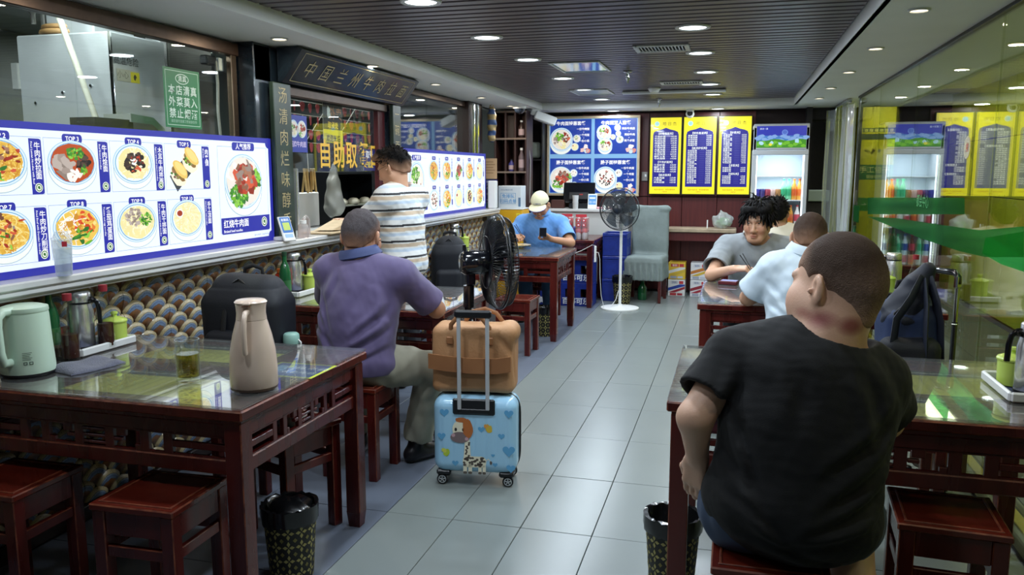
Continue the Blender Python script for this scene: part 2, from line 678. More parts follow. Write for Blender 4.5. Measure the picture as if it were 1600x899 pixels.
def dish(P, cx, cy, r, kind, L, q, deep=True, den=1.0, sx=1.0, sy=1.0):
    """a photographed plate of food, printed"""
    if sx != 1.0 or sy != 1.0:
        n0 = len(P.v)
        dish(P, cx, cy, r, kind, L, q, deep, den)
        P.v[n0:] = [(cx + (a - cx) * sx, cy + (b - cy) * sy, c) for a, b, c in P.v[n0:]]
        return
    rim, ink = hexc('d8e8f4'), hexc('5aa0cc')
    if deep:
        P.ell(cx, cy - r * 0.28, r * 0.99, r * 0.99, hexc('9fb8c8'), L, 36)
        P.ell(cx, cy - r * 0.27, r * 0.97, r * 0.97, hexc('eef2ec'), L + 1, 36)
    P.ell(cx, cy, r, r, hexc('8fbcd8'), L + 2, 36)
    P.ell(cx, cy, r * 0.975, r * 0.975, rim, L + 3, 36)
    P.ell(cx, cy, r * 0.9, r * 0.9, ink, L + 4, 36)
    P.ell(cx, cy, r * 0.865, r * 0.865, hexc('e6f1f7'), L + 5, 36)
    R = r * 0.83

    def spot(pal, n, sx, sy, ox, oy, sp, lay, j=0.35):
        for _ in range(max(1, int(n * den))):
            a, d = q.random() * 2 * PI, math.sqrt(q.random()) * sp * R
            P.blob(cx + ox * R + d * math.cos(a), cy + oy * R + d * math.sin(a), sx * R * (0.6 + q.random() * 0.8), sy * R * (0.6 + q.random() * 0.8),
                   q.choice(PAL[pal]), lay + q.random() * 2, q, 8, j, q.random() * PI)

    def noodles(pal, n, sp, lay, w=0.055, ox=0, oy=0):
        for _ in range(max(1, int(n * den))):
            a, d = q.random() * 2 * PI, math.sqrt(q.random()) * sp * R
            x, y = cx + ox * R + d * math.cos(a), cy + oy * R + d * math.sin(a)
            t0, cur, ln = q.random() * 2 * PI, (q.random() - 0.5) * 9, R * (0.12 + 0.1 * q.random())
            pts = []
            for k in range(6):
                if math.hypot(x - cx, y - cy) < R * 1.02:
                    pts.append((x, y))
                x += ln * math.cos(t0)
                y += ln * math.sin(t0)
                t0 += cur * 0.12
            if len(pts) > 1:
                P.strip(pts, w * R, q.choice(PAL[pal]), lay + q.random() * 2)
    B = L + 6
    if kind == 'fried':
        P.blob(cx, cy, R, R, PAL['noodle'][1], B, q, 18, 0.07)
        noodles('noodle', 90, 0.95, B + 1)
        spot('red', 8, 0.12, 0.07, 0.2, 0.1, 0.8, B + 4)
        spot('beef', 8, 0.12, 0.08, -0.1, 0.2, 0.8, B + 4)
        spot('green', 7, 0.16, 0.07, -0.2, -0.4, 0.5, B + 4)
    elif kind == 'braised':
        P.blob(cx, cy, R * 1.05, R * 1.05, PAL['broth'][1], B, q, 22, 0.03)
        spot('grey', 9, 0.3, 0.22, -0.4, -0.1, 0.5, B + 2)
        spot('dark', 10, 0.16, 0.12, 0.55, 0.05, 0.35, B + 2)
        spot('green', 24, 0.1, 0.08, 0.15, 0.55, 0.35, B + 4)
        spot('white', 6, 0.18, 0.1, 0.05, -0.7, 0.3, B + 4)
        spot('green', 6, 0.12, 0.08, 0.55, -0.4, 0.2, B + 4)
    elif kind == 'fungus':
        P.blob(cx, cy, R * 0.92, R * 0.92, PAL['pale'][1], B, q, 18, 0.06)
        noodles('pale', 40, 0.85, B + 1)
        spot('dark', 30, 0.14, 0.11, 0.02, 0.1, 0.6, B + 4)
        spot('red', 9, 0.09, 0.07, 0.05, 0, 0.5, B + 6)
        spot('white', 6, 0.08, 0.06, 0, 0.1, 0.5, B + 6)
    elif kind == 'beefgreen':
        P.blob(cx, cy, R, R, PAL['pale'][1], B, q, 18, 0.05)
        noodles('pale', 50, 0.9, B + 1)
        spot('grey', 34, 0.09, 0.07, -0.2, 0.35, 0.5, B + 4)
        spot('green', 30, 0.08, 0.06, 0.5, 0.15, 0.38, B + 5)
    elif kind == 'cold':
        P.blob(cx, cy, R * 0.98, R * 1.02, PAL['pale'][0], B, q, 20, 0.05)
        noodles('pale', 80, 0.92, B + 1, 0.06)
        P.ell(cx - 0.55 * R, cy + 0.35 * R, 0.26 * R, 0.26 * R, hexc('f4f4f0'), B + 5, 16)
        P.ell(cx - 0.55 * R, cy + 0.35 * R, 0.19 * R, 0.19 * R, hexc('a03a24'), B + 6, 14)
    elif kind == 'tomato':
        P.blob(cx, cy, R * 1.05, R, PAL['noodle'][0], B, q, 20, 0.04)
        noodles('noodle', 30, 0.8, B + 1, 0.05, -0.3, 0)
        noodles('white', 22, 0.45, B + 2, 0.05, -0.5, 0.05)
        spot('tomato', 16, 0.14, 0.1, 0.35, 0.25, 0.65, B + 3)
        spot('noodle', 12, 0.16, 0.1, 0.2, 0.1, 0.7, B + 4)
        spot('green', 7, 0.22, 0.09, 0.25, -0.5, 0.45, B + 5)
    elif kind == 'beef':
        P.blob(cx, cy, R * 1.08, R * 1.08, PAL['white'][1], B, q, 22, 0.03)
        spot('green', 40, 0.12, 0.08, -0.35, -0.6, 0.5, B + 2)
        spot('green', 14, 0.16, 0.1, 0.7, 0.1, 0.35, B + 2)
        spot('white', 10, 0.2, 0.14, -0.55, 0.3, 0.35, B + 2)
        spot('red', 20, 0.22, 0.18, 0.1, 0.1, 0.6, B + 4)
        spot('beef', 14, 0.18, 0.12, 0.15, 0.2, 0.6, B + 5)
    elif kind == 'herb':
        P.blob(cx, cy, R, R, PAL['white'][1], B, q, 18, 0.05)
        spot('green', 70, 0.1, 0.07, -0.2, 0.25, 0.6, B + 2)
        spot('white', 10, 0.22, 0.12, 0.4, -0.4, 0.45, B + 4)
        spot('beef', 5, 0.12, 0.08, 0.2, -0.3, 0.4, B + 5)
    elif kind == 'minced':
        P.blob(cx, cy, R * 0.95, R * 0.95, PAL['white'][0], B, q, 18, 0.05)
        spot('dark', 26, 0.1, 0.07, 0, 0, 0.75, B + 3)
        spot('red', 14, 0.09, 0.06, 0.1, 0.1, 0.7, B + 4)
    elif kind == 'soup':
        P.blob(cx, cy, R, R, PAL['white'][1], B, q, 18, 0.04)
        spot('green', 26, 0.12, 0.1, -0.25, 0.3, 0.45, B + 3)
        spot('red', 14, 0.14, 0.1, 0.45, 0.25, 0.4, B + 3)
        spot('beef', 8, 0.14, 0.1, 0.4, 0.1, 0.4, B + 4)
        spot('grey', 8, 0.16, 0.12, -0.5, -0.1, 0.3, B + 3)
        spot('pale', 14, 0.2, 0.1, 0.1, -0.5, 0.4, B + 3)


def seal(P, cx, cy, r, L):
    """round halal mark"""
    P.ell(cx, cy, r, r, hexc('f0f4ea'), L, 18)
    P.ell(cx, cy, r * 0.82, r * 0.82, hexc('2f6a30'), L + 1, 18)
    P.ell(cx, cy, r * 0.62, r * 0.62, hexc('e8eede'), L + 2, 14)
    P.blob(cx, cy, r * 0.34, r * 0.4, hexc('2f6a30'), L + 3, random.Random(3), 8, 0.25)

# ---------------------------------------------------------------- structure
XL, XG, YB = -2.64, 1.13, 10.05
ZS, ZC = 2.20, 2.27
GROUT = mat('grout', hexc('6c7072'), 0.8, col2=hexc('26282a'), scale=3.0)
TILE = mat('grey_floor_tile', hexc('7e8684'), 0.27, var=0.02, scale=3)
TILE2 = mat('blue_grey_floor_tile', hexc('666e7c'), 0.35, var=0.04, scale=3)
PLASTER = mat('white_plaster', hexc('f2f4f2'), 0.6, var=0.02, scale=3)
SLAT = mat('dark_slat', hexc('584f54'), 0.35, var=0.12, scale=5, stretch=(0.3, 6, 1))
SLATB = mat('slat_backing', hexc('141216'), 0.8)
BRONZE = mat('bronze_trim', hexc('4a3a30'), 0.35, metal=0.6, var=0.15)
MARBLE = mat('white_marble', hexc('d8d8d4'), 0.22, coat=0.2, col2=hexc('c2c4c6'), scale=4, detail=8)
PANEL = mat('mahogany_panel', hexc('5e2826'), 0.35, col2=hexc('4c1d1e'), scale=26, stretch=(1.4, 1, 0.06))
DARKWALL = mat('dark_wall', hexc('1c1a1c'), 0.6, var=0.2)
KWALL = mat('kitchen_wall', hexc('4e5452'), 0.5, var=0.15, scale=3)
NAVY = mat('dark_slate', hexc('1a2630'), 0.25, coat=0.3, col2=hexc('121a24'), scale=16, detail=8)

floor = struct(MB().box((-2.2, 5.3, -0.06), (7.4, 13.0, 0.1)), 'floor', GROUT)
t1 = MB().rbox((0, 0, -0.006), (0.299, 0.604, 0.012), 0.0015).mesh('tile')
t1.materials.append(TILE)
t2 = MB().rbox((0, 0, -0.006), (0.597, 0.604, 0.012), 0.0015).mesh('tile')
t2.materials.append(TILE2)
for r in range(-4, 12):
    y = 3.10 + 0.607 * (r + 0.5)
    for c in range(9):
        link_mesh('tile', t1, floor, None, None, (-1.42 + 0.302 * (c + 0.5), y, 0.0 + rng.uniform(-0.0006, 0.0006)), (rng.uniform(-.0008, .0008), rng.uniform(-.0008, .0008), 0))
    for c in range(2):
        link_mesh('tile', t2, floor, None, None, (-1.42 - 0.6 * (c + 0.5), y, rng.uniform(-0.0006, 0.0006)), (rng.uniform(-.0006, .0006), rng.uniform(-.0006, .0006), 0))
    link_mesh('tile', t2, floor, None, None, (1.32 + 0.28, y, -0.001))
    link_mesh('tile', t2, floor, None, None, (1.32 + 0.88, y, -0.001))

# ceiling: plaster soffits round a recessed field of slats
ceil = struct(MB().box((-0.83, 4.4, ZC + 0.075), (3.0, 10.4, 0.05)), 'ceiling', SLATB)
sm = MB().rbox((0, 0, 0.02), (2.80, 0.074, 0.04), 0.004).mesh('slat')
sm.materials.append(SLAT)
for k in range(92):
    link_mesh('slat', sm, ceil, None, None, (-0.83, 0.28 + 0.1 * k, ZC))
struct(MB().box((-2.57, 4.7, ZS + 0.09), (0.68, 10.7, 0.18)), 'ceiling_left', PLASTER)
struct(MB().box((1.16, 4.7, ZS + 0.09), (1.16, 10.7, 0.18)), 'ceiling_right', PLASTER)
struct(MB().box((-0.83, 9.76, ZS + 0.09), (2.82, 0.6, 0.18)), 'ceiling_back', PLASTER)
struct(MB().rbox((0.596, 4.5, ZS + 0.045), (0.03, 9.9, 0.09), 0.003), 'trim_1', mat('pale_trim', hexc('d4dade'), 0.5))

# left wall: wainscot of scale-pattern tiles under a marble ledge, sheet glass above
wl = struct(MB().box((-2.78, 4.0, 0.5), (0.24, 9.24, 1.0)), 'wall_left', mat('tile_bed', hexc('2a241e'), 0.8))
SCALE = bpy.data.materials.new('scale_glaze')
SCALE.use_nodes = True
nt = SCALE.node_tree
b = nt.nodes['Principled BSDF']
uvn = nt.nodes.new('ShaderNodeUVMap')
sep = nt.nodes.new('ShaderNodeSeparateXYZ')
ramp = nt.nodes.new('ShaderNodeValToRGB')
cr = ramp.color_ramp
cr.elements[0].position = 0.0
cr.elements[0].color = (*hexc('4a2e1a'), 1)
cr.elements[1].position = 1.0
cr.elements[1].color = (*hexc('6a5a40'), 1)
for p, c in ((0.30, '5a381c'), (0.50, '8a5a30'), (0.55, '946440'), (0.565, '2e2a28'), (0.59, '7a8ea8'), (0.70, '5c7090'), (0.765, '94a2ae'), (0.785, '36302a'), (0.81, 'b4a47e'), (0.95, 'a09068')):
    e = cr.elements.new(p)
    e.color = (*hexc(c), 1)
nz = nt.nodes.new('ShaderNodeTexNoise')
nz.inputs['Scale'].default_value = 45
ma = nt.nodes.new('ShaderNodeMath')
ma.operation = 'MULTIPLY_ADD'
ma.inputs[1].default_value = 0.08
vo = nt.nodes.new('ShaderNodeTexVoronoi')
vo.inputs['Scale'].default_value = 90
rr = nt.nodes.new('ShaderNodeValToRGB')
rr.color_ramp.elements[0].position = 0.12
rr.color_ramp.elements[0].color = (0.35, 0.3, 0.25, 1)
rr.color_ramp.elements[1].position = 0.3
rr.color_ramp.elements[1].color = (1, 1, 1, 1)
mx = nt.nodes.new('ShaderNodeMix')
mx.data_type = 'RGBA'
mx.blend_type = 'MULTIPLY'
mx.inputs[0].default_value = 0.8
tc = nt.nodes.new('ShaderNodeTexCoord')
nt.links.new(uvn.outputs['UV'], sep.inputs[0])
nt.links.new(tc.outputs['Object'], nz.inputs['Vector'])
nt.links.new(tc.outputs['Object'], vo.inputs['Vector'])
nt.links.new(nz.outputs['Fac'], ma.inputs[0])
nt.links.new(sep.outputs['X'], ma.inputs[2])
sb = nt.nodes.new('ShaderNodeMath')
sb.operation = 'SUBTRACT'
sb.inputs[1].default_value = 0.04
nt.links.new(ma.outputs[0], sb.inputs[0])
nt.links.new(sb.outputs[0], ramp.inputs['Fac'])
nt.links.new(vo.outputs['Distance'], rr.inputs['Fac'])
nt.links.new(ramp.outputs['Color'], mx.inputs[6])
nt.links.new(rr.outputs['Color'], mx.inputs[7])
nt.links.new(mx.outputs[2], b.inputs['Base Color'])
b.inputs['Roughness'].default_value = 0.3
b.inputs['Coat Weight'].default_value = 0.3


def scale_tile(w, h, sw=0.151, dz=0.052):
    """one wall tile carrying rows of domed fish-scale cushions; +x is out of the wall, y along it"""
    vs, fs, uv = [], [], []
    base = 0.0
    n = 0

    def clipq(y, z):
        return min(max(y, 0.0015), w - 0.0015), min(max(z, 0.0015), h - 0.0015)
    rows = int(h / dz) + 3
    for r in range(-2, rows):
        for c in range(-1, int(w / sw) + 2):
            cyy = (c + (0.5 if r % 2 else 0.0)) * sw
            bz = r * dz
            # outline: pointed at the foot, rounded shoulders, blunt top
            out = [(0, 0), (0.10, 0.25), (0.24, 0.55), (0.38, 0.80), (0.485, 1.05), (0.475, 1.28), (0.39, 1.60), (0.22, 1.88), (0, 2.0), (-0.22, 1.88), (-0.39, 1.60), (-0.475, 1.28), (-0.485, 1.05), (-0.38, 0.80), (-0.24, 0.55), (-0.10, 0.25)]
            pts = [(cyy + p[0] * sw * 0.97, bz + p[1] * dz * 0.985) for p in out]
            ctr = (cyy, bz + 1.1 * dz)
            if max(p[0] for p in pts) < 0.01 or min(p[0] for p in pts) > w - 0.01 or max(p[1] for p in pts) < 0.012 or min(p[1] for p in pts) > h - 0.012:
                continue
            i0 = len(vs)
            rings = [(1.0, 0.0), (0.86, 0.0085), (0.5, 0.013), (0.0, 0.0145)]
            m = len(pts)
            for (f, hx) in rings[:-1]:
                for p in pts:
                    q = clipq(ctr[0] + (p[0] - ctr[0]) * f, ctr[1] + (p[1] - ctr[1]) * f)
                    vs.append((base + hx + 0.0045 * (p[1] - bz) / dz, q[0], q[1]))
            q = clipq(*ctr)
            vs.append((base + rings[-1][1] + 0.005, q[0], q[1]))
            ft = (cyy, bz)

            def u_of(v):
                return math.hypot((v[1] - ft[0]) / sw * 1.75, (v[2] - ft[1]) / dz * 0.5) * 0.98
            for k in range(len(rings) - 2):
                for j in range(m):
                    fs.append((i0 + k * m + j, i0 + k * m + (j + 1) % m, i0 + (k + 1) * m + (j + 1) % m, i0 + (k + 1) * m + j))
            for j in range(m):
                fs.append((i0 + 2 * m + j, i0 + 2 * m + (j + 1) % m, i0 + 3 * m))
            for v in vs[i0:]:
                uv.append((u_of(v), 0.0))
    i0 = len(vs)
    vs += [(-0.006, 0.0015, 0.0015), (-0.006, w - 0.0015, 0.0015), (-0.006, w - 0.0015, h - 0.0015), (-0.006, 0.0015, h - 0.0015),
           (0.0005, 0.0015, 0.0015), (0.0005, w - 0.0015, 0.0015), (0.0005, w - 0.0015, h - 0.0015), (0.0005, 0.0015, h - 0.0015)]
    fs += [(i0 + 4, i0 + 5, i0 + 6, i0 + 7), (i0, i0 + 1, i0 + 5, i0 + 4), (i0 + 1, i0 + 2, i0 + 6, i0 + 5), (i0 + 2, i0 + 3, i0 + 7, i0 + 6), (i0 + 3, i0, i0 + 4, i0 + 7)]
    uv += [(0.0, 0)] * 8
    me = bpy.data.meshes.new('tile')
    me.from_pydata(vs, [], fs)
    ul = me.uv_layers.new(name='UVMap')
    for lp in me.loops:
        ul.data[lp.index].uv = uv[lp.vertex_index]
    me.shade_smooth()
    me.set_sharp_from_angle(angle=math.radians(50))
    me.materials.append(SCALE)
    return me


st = scale_tile(0.302, 0.47)
for k in range(-2, 28):
    y = 2.395 + 0.302 * (k - 6)
    if y < 0 or y > 8.4:
        continue
    for z in (0.06, 0.532):
        link_mesh('tile', st, wl, None, None, (XL - 0.022, y, z))
struct(MB().rbox((XL + 0.004, 4.0, 0.03), (0.02, 9.24, 0.06), 0.003), 'baseboard_left', mat('dark_skirting', hexc('241a18'), 0.4))

ledge = thing('ledge_shelf', 'long white marble ledge running under the glowing menu boards and past the serving window', 'ledge', (-2.66, 4.0, 1.0))
MB().rbox((-0.04, 0, 0.064), (0.40, 9.24, 0.030), 0.006).build('top', MARBLE, ledge)
MB().rbox((-0.035, 0, 0.036), (0.37, 9.24, 0.024), 0.006).build('moulding', MARBLE, ledge)
MB().rbox((-0.04, 0, 0.016), (0.33, 9.24, 0.016), 0.004).build('moulding', MARBLE, ledge)

# glass partition to the kitchen
def glazing(name, y0, y1, seams, z0, z1, x):
    w = bpy.data.objects.new(name, None)
    C.objects.link(w)
    w['kind'] = 'structure'
    ys = [y0] + seams + [y1]
    for a, bb in zip(ys[:-1], ys[1:]):
        MB().rbox((x, (a + bb) / 2, (z0 + z1) / 2), (0.010, bb - a - 0.006, z1 - z0), 0.001).build('pane', GLASS, w)
    return w


w1 = glazing('window_1', 0.2, 4.09, [1.60, 2.93], 1.075, 2.12, -2.75)
MB().rbox((-2.75, 2.1, 2.155), (0.06, 4.1, 0.07), 0.004).build('frame', BRONZE, w1)
MB().rbox((-2.745, 4.06, 1.63), (0.035, 0.05, 1.1), 0.004).build('frame', mat('bronze_post', hexc('8a7866'), 0.25, metal=0.9), w1)
w2 = glazing('window_2', 6.14, 8.06, [7.05], 1.075, 2.14, -2.75)
MB().rbox((-2.75, 7.1, 2.165), (0.06, 1.95, 0.05), 0.004).build('frame', BRONZE, w2)
# mirror-clad columns at the far end of the kitchen glass
colm = struct(MB().rbox((-2.76, 8.30, 1.1), (0.16, 0.46, 2.2), 0.004), 'wall_column', mat('dark_column', hexc('281c1c'), 0.35))
for y in (8.17, 8.30):
    MB().tube([(-2.672, y, 1.08), (-2.672, y, 2.18)], 0.028, 10).build('pipe', CHROME, colm)

# right glass wall
w3 = bpy.data.objects.new('window_3', None)
C.objects.link(w3)
w3['kind'] = 'structure'
GLASSR = glass_mat('right_sheet_glass', (0.90, 0.93, 0.80), 0.06)
for a, bb in ((-0.6, 1.45), (1.45, 2.85), (2.85, 4.19), (4.19, 5.95), (5.95, 7.4), (7.4, 8.55)):
    MB().rbox((XG + 0.006, (a + bb) / 2, 1.10), (0.012, bb - a - 0.008, 2.17), 0.001).build('pane', GLASSR, w3)
MB().rbox((XG + 0.006, 4.0, 2.192), (0.04, 9.2, 0.02), 0.002).build('frame', mat('dark_track', hexc('2a2a28'), 0.4, metal=0.5), w3)
MB().rbox((XG + 0.006, 4.0, 0.008), (0.05, 9.2, 0.016), 0.002).build('frame', mat('dark_track', hexc('2a2a28'), 0.4), w3)
MB().rbox((XG + 0.012, 8.575, 1.10), (0.04, 0.03, 2.17), 0.003).build('frame', CHROME, w3)
DECAL = glass_mat('green_film', (0.36, 0.76, 0.40), 0.02, 0.15, dirt=0.10, gloss=(0.2, 0.5, 0.25), dirtcol=(0.02, 0.22, 0.06))
FOLI = glass_mat('leafy_film', (0.45, 0.85, 0.50), 0.02, 0.15, dirt=0.30, gloss=(0.2, 0.6, 0.3), dirtcol=(0.03, 0.42, 0.10))
for nm, mt_, pts in (('film', DECAL, [(7.726, 1.251), (4.603, 1.347), (4.579, 1.264), (7.668, 1.108)]),
                     ('film', DECAL, [(7.659, 1.086), (6.377, 1.145), (4.906, 1.184), (4.301, 1.202), (3.689, 1.260), (3.657, 1.139), (4.165, 1.087), (4.607, 1.072), (5.507, 1.066), (6.606, 1.075)]),
                     ('leafy_film', FOLI, [(4.189, 1.174), (3.684, 1.240), (3.641, 1.081), (3.927, 1.080), (4.219, 1.099)]),
                     ('film', DECAL, [(8.54, 1.0), (8.18, 1.0), (8.18, 1.155), (8.54, 1.155)])):
    MB().prism([(-p[0], p[1]) for p in pts], 0, 0.0012, M=Matrix(((0, 0, -1, XG - 0.0005), (-1, 0, 0, 0), (0, 1, 0, 0), (0, 0, 0, 1)))).build(nm, mt_, w3, label='translucent green film stuck on the glass')
MB().prism([(0.057 * math.cos(k * PI / 14), 0.057 * math.sin(k * PI / 14)) for k in range(28)], 0, 0.001,
           M=Matrix(((0, 0, -1, XG - 0.0005), (-1, 0, 0, 4.63), (0, 1, 0, 1.60), (0, 0, 0, 1)))).build('sticker', glass_mat('warning_film', (0.95, 0.85, 0.55), 0.04, 0.1, dirt=0.25), w3)
pc = Print().text('都会中心', 0, 0, 0.085, hexc('2f8a4a'), 1, bold=0.01)
pc.build('lettering', PRINT, w3, MX((XG - 0.003, 5.55, 1.295), (0, -1, 0), (0, 0, 1)))
pc = Print().text('推', 0, 0, 0.05, hexc('b0503a'), 1, bold=0.01)
pc.build('lettering', PRINT, w3, MX((XG - 0.003, 4.62, 1.60), (0, -1, 0), (0, 0, 1)))

# corridor beyond the right glass
YEL = mat('yellow_olive_board', hexc('a4aa2c'), 0.35, var=0.10, scale=3)
wr = struct(MB().box((2.62, 4.5, 1.2), (0.1, 11.5, 2.4), 0), 'wall_corridor', mat('board_joint', hexc('4a4412'), 0.7))
bm_ = MB().rbox((0, 0, 0), (0.02, 1.192, 0.592), 0.003).mesh('panel')
bm_.materials.append(YEL)
for r in range(4):
    for c in range(10):
        link_mesh('panel', bm_, wr, None, None, (2.565, -0.7 + 1.2 * (c + 0.5), 0.02 + 0.6 * (r + 0.5)))
struct(MB().box((1.90, 4.5, 2.45), (1.5, 11.5, 0.1)), 'ceiling_corridor', PLASTER)
tb = struct(MB().rbox((1.22, 4.0, 0.004), (0.05, 9.2, 0.012), 0.002), 'trim_2', mat('yellow_edge', hexc('b8a82a'), 0.4))
struct(MB().rbox((1.265, 4.0, 0.004), (0.025, 9.2, 0.010), 0.002), 'trim_3', BLACKP)

# back wall
YW = YB
wb = struct(MB().box((-0.98, YW + 0.07, 1.2), (3.56, 0.1, 2.4)), 'wall_back', mat('panel_bed', hexc('1e0f0e'), 0.7))
for k in range(5):
    x = -1.86 + 0.413 * k
    MB().rbox((x + 0.206 - 0.0, YW + 0.012, 0.60), (0.407, 0.016, 1.14), 0.003).build('panel', PANEL, wb)
    MB().rbox((x + 0.206 - 0.0, YW + 0.012, 1.68), (0.407, 0.016, 1.0), 0.003).build('panel', PANEL, wb)
struct(MB().box((1.75, YW + 2.0, 1.2), (2.2, 0.1, 2.4)), 'wall_end', DARKWALL)
struct(MB().box((0.78, YW + 0.9, 1.2), (0.06, 2.2, 2.4)), 'wall_recess', DARKWALL)
struct(MB().box((0.99, YW + 0.2, 2.14), (0.44, 0.5, 0.14)), 'trim_4', DARKWALL)

# kitchen shell
struct(MB().box((-5.75, 5.0, 1.3), (0.1, 11, 2.6)), 'wall_kitchen', KWALL)
struct(MB().box((-4.3, 9.6, 1.3), (2.9, 0.1, 2.6)), 'wall_kitchen_end', KWALL)
struct(MB().box((-4.3, 0.0, 1.3), (2.9, 0.1, 2.6)), 'wall_kitchen_front', KWALL)
struct(MB().box((-4.35, 5.0, 2.66), (3.0, 11, 0.1)), 'ceiling_kitchen', mat('kitchen_ceiling', hexc('8a928e'), 0.6, var=0.06, scale=2))
struct(MB().box((-2.80, 4.7, 2.42), (0.06, 10.7, 0.44)), 'wall_bulkhead', mat('bulkhead', hexc('6a6a66'), 0.6))

# ---------------------------------------------------------------- lamps
LAMP_C = mat('cool_diffuser', (0.9, 0.95, 1), 0.4, emit=(0.86, 0.94, 1.0), es=6.0)
LAMP_W = mat('warm_diffuser', (1, 0.9, 0.75), 0.4, emit=(1.0, 0.83, 0.58), es=4.5)
RIMC = mat('lamp_rim', hexc('d8dcdc'), 0.35)


def downlight(r, dm):
    rim = MB().lathe([(r * 0.86, -0.002), (r * 0.92, -0.008), (r * 1.12, -0.007), (r * 1.16, 0.0)], 28).mesh('trim_ring', 60)
    rim.materials.append(RIMC)
    df = MB().lathe([(0.0, -0.0045), (r * 0.5, -0.0044), (r * 0.88, -0.003)], 28).mesh('diffuser', 60)
    df.materials.append(dm)
    return rim, df


dlc, dlw = downlight(0.085, LAMP_C), downlight(0.042, LAMP_W)
cool = [(-1.455, y) for y in (1.58, 2.63, 3.68, 4.73, 5.72, 6.93, 7.95, 9.02)] + [(-0.26, y) for y in (2.63, 3.68, 4.71, 5.71, 6.80, 7.74, 8.76)] + [(-0.26, 1.58)]
warm = [(-2.43, y) for y in (1.7, 2.87, 4.05, 5.23, 6.45, 7.71, 8.77)] + [(0.765, y) for y in (1.75, 2.93, 4.11, 5.29, 6.47, 7.65, 8.67)]
CW = {1.58: 0.4, 2.63: 0.9, 3.68: 1.0}


def place_lamp(parts, x, y, z, label, group, watts, col, r):
    t = thing('ceiling_downlight', label, 'ceiling light', (x, y, z), 0, group)
    link_mesh('trim_ring', parts[0], t)
    link_mesh('diffuser', parts[1], t)
    if watts:
        area_light('lamp_glow', (x, y, z - 0.012), r * 1.6, watts, col)


ORD = ('first', 'second', 'third', 'fourth', 'fifth', 'sixth', 'seventh', 'eighth', 'ninth')
for i, (x, y) in enumerate(cool):
    n = 'on the serving window side' if x < -1 else 'on the clear glass side'
    k = sorted(q[1] for q in cool if (q[0] < -1) == (x < -1)).index(y)
    place_lamp(dlc, x, y, ZC - 0.001, f'{ORD[k]} cool round downlight from the entrance, slatted ceiling, row {n}', 'cool downlights in the slatted ceiling', COOL_W * CW.get(y, 1.0), (0.80, 0.90, 1.0), 0.085)
for i, (x, y) in enumerate(warm):
    n = 'over the menu boards' if x < -1 else 'along the clear glass'
    place_lamp(dlw, x, y, ZS - 0.001, f'{ORD[i % 7]} small warm spotlight from the entrance in the plaster soffit {n}', 'warm spotlights in the soffits', WARM_W * (0.5 if y < 3.5 else 1), (1.0, 0.84, 0.62), 0.042)
for x in (-1.44, -0.23):
    place_lamp(dlc, x, 9.80, ZS - 0.001, 'round cool white downlight in the plaster strip above the ' + ('blue menu board' if x < -1 else 'yellow posters'), 'downlights over the back wall', COOL_W * 0.5, (0.80, 0.90, 1.0), 0.075)
BATTEN = mat('batten_white', hexc('d0d4d2'), 0.5)


def batten(label, x, y, z, sx, sy, watts, col):
    t = thing('batten_lamp', label, 'lamp', (x, y, z))
    MB().rbox((0, 0, 0.02), (sx + 0.06, sy + 0.06, 0.03), 0.004).build('tray', BATTEN, t)
    MB().rbox((0, 0, 0.002), (sx, sy, 0.008), 0.002).build('diffuser', mat('batten_diffuser', (0.9, 0.95, 0.95), 0.4, emit=(0.9, 1.0, 0.96), es=1.5), t)
    area_light('batten_glow', (x, y, z - 0.008), sx, watts, col, shape='RECTANGLE', sy=sy)


batten('ceiling batten lamp over the bright steel hood in the kitchen', -3.15, 3.0, 2.57, 0.2, 1.2, KITCHEN_W * 0.5, (0.9, 1.0, 0.98))
batten('added fill batten for the steel hood, on the kitchen ceiling nearest the entrance', -3.7, 2.2, 2.57, 0.6, 0.2, KITCHEN_W * 0.3, (0.85, 0.95, 1.0))  # unseen lamp, added to brighten the front of the steel hood
batten('ceiling batten lamp just inside the serving window', -3.15, 5.5, 2.57, 0.2, 1.2, KITCHEN_W * 0.3, (0.95, 1.0, 0.97))
batten('ceiling batten lamp deep in the kitchen beyond the serving window', -4.2, 6.6, 2.57, 1.2, 0.2, KITCHEN_W, (0.9, 1.0, 0.96))
batten('long batten lamp on the corridor ceiling beyond the clear glass, nearer the entrance', 1.95, 3.5, 2.36, 0.3, 4.0, CORRIDOR_W, (1.0, 0.98, 0.9))
batten('long batten lamp on the corridor ceiling beyond the clear glass, farther back', 1.95, 8.4, 2.36, 0.3, 3.0, CORRIDOR_W * 0.8, (1.0, 0.98, 0.9))

# ---------------------------------------------------------------- glowing menu boards
INK, WHITE, PALEB = hexc('2b2f9e'), (1.0, 1.0, 1.0), hexc('e6f2fb')


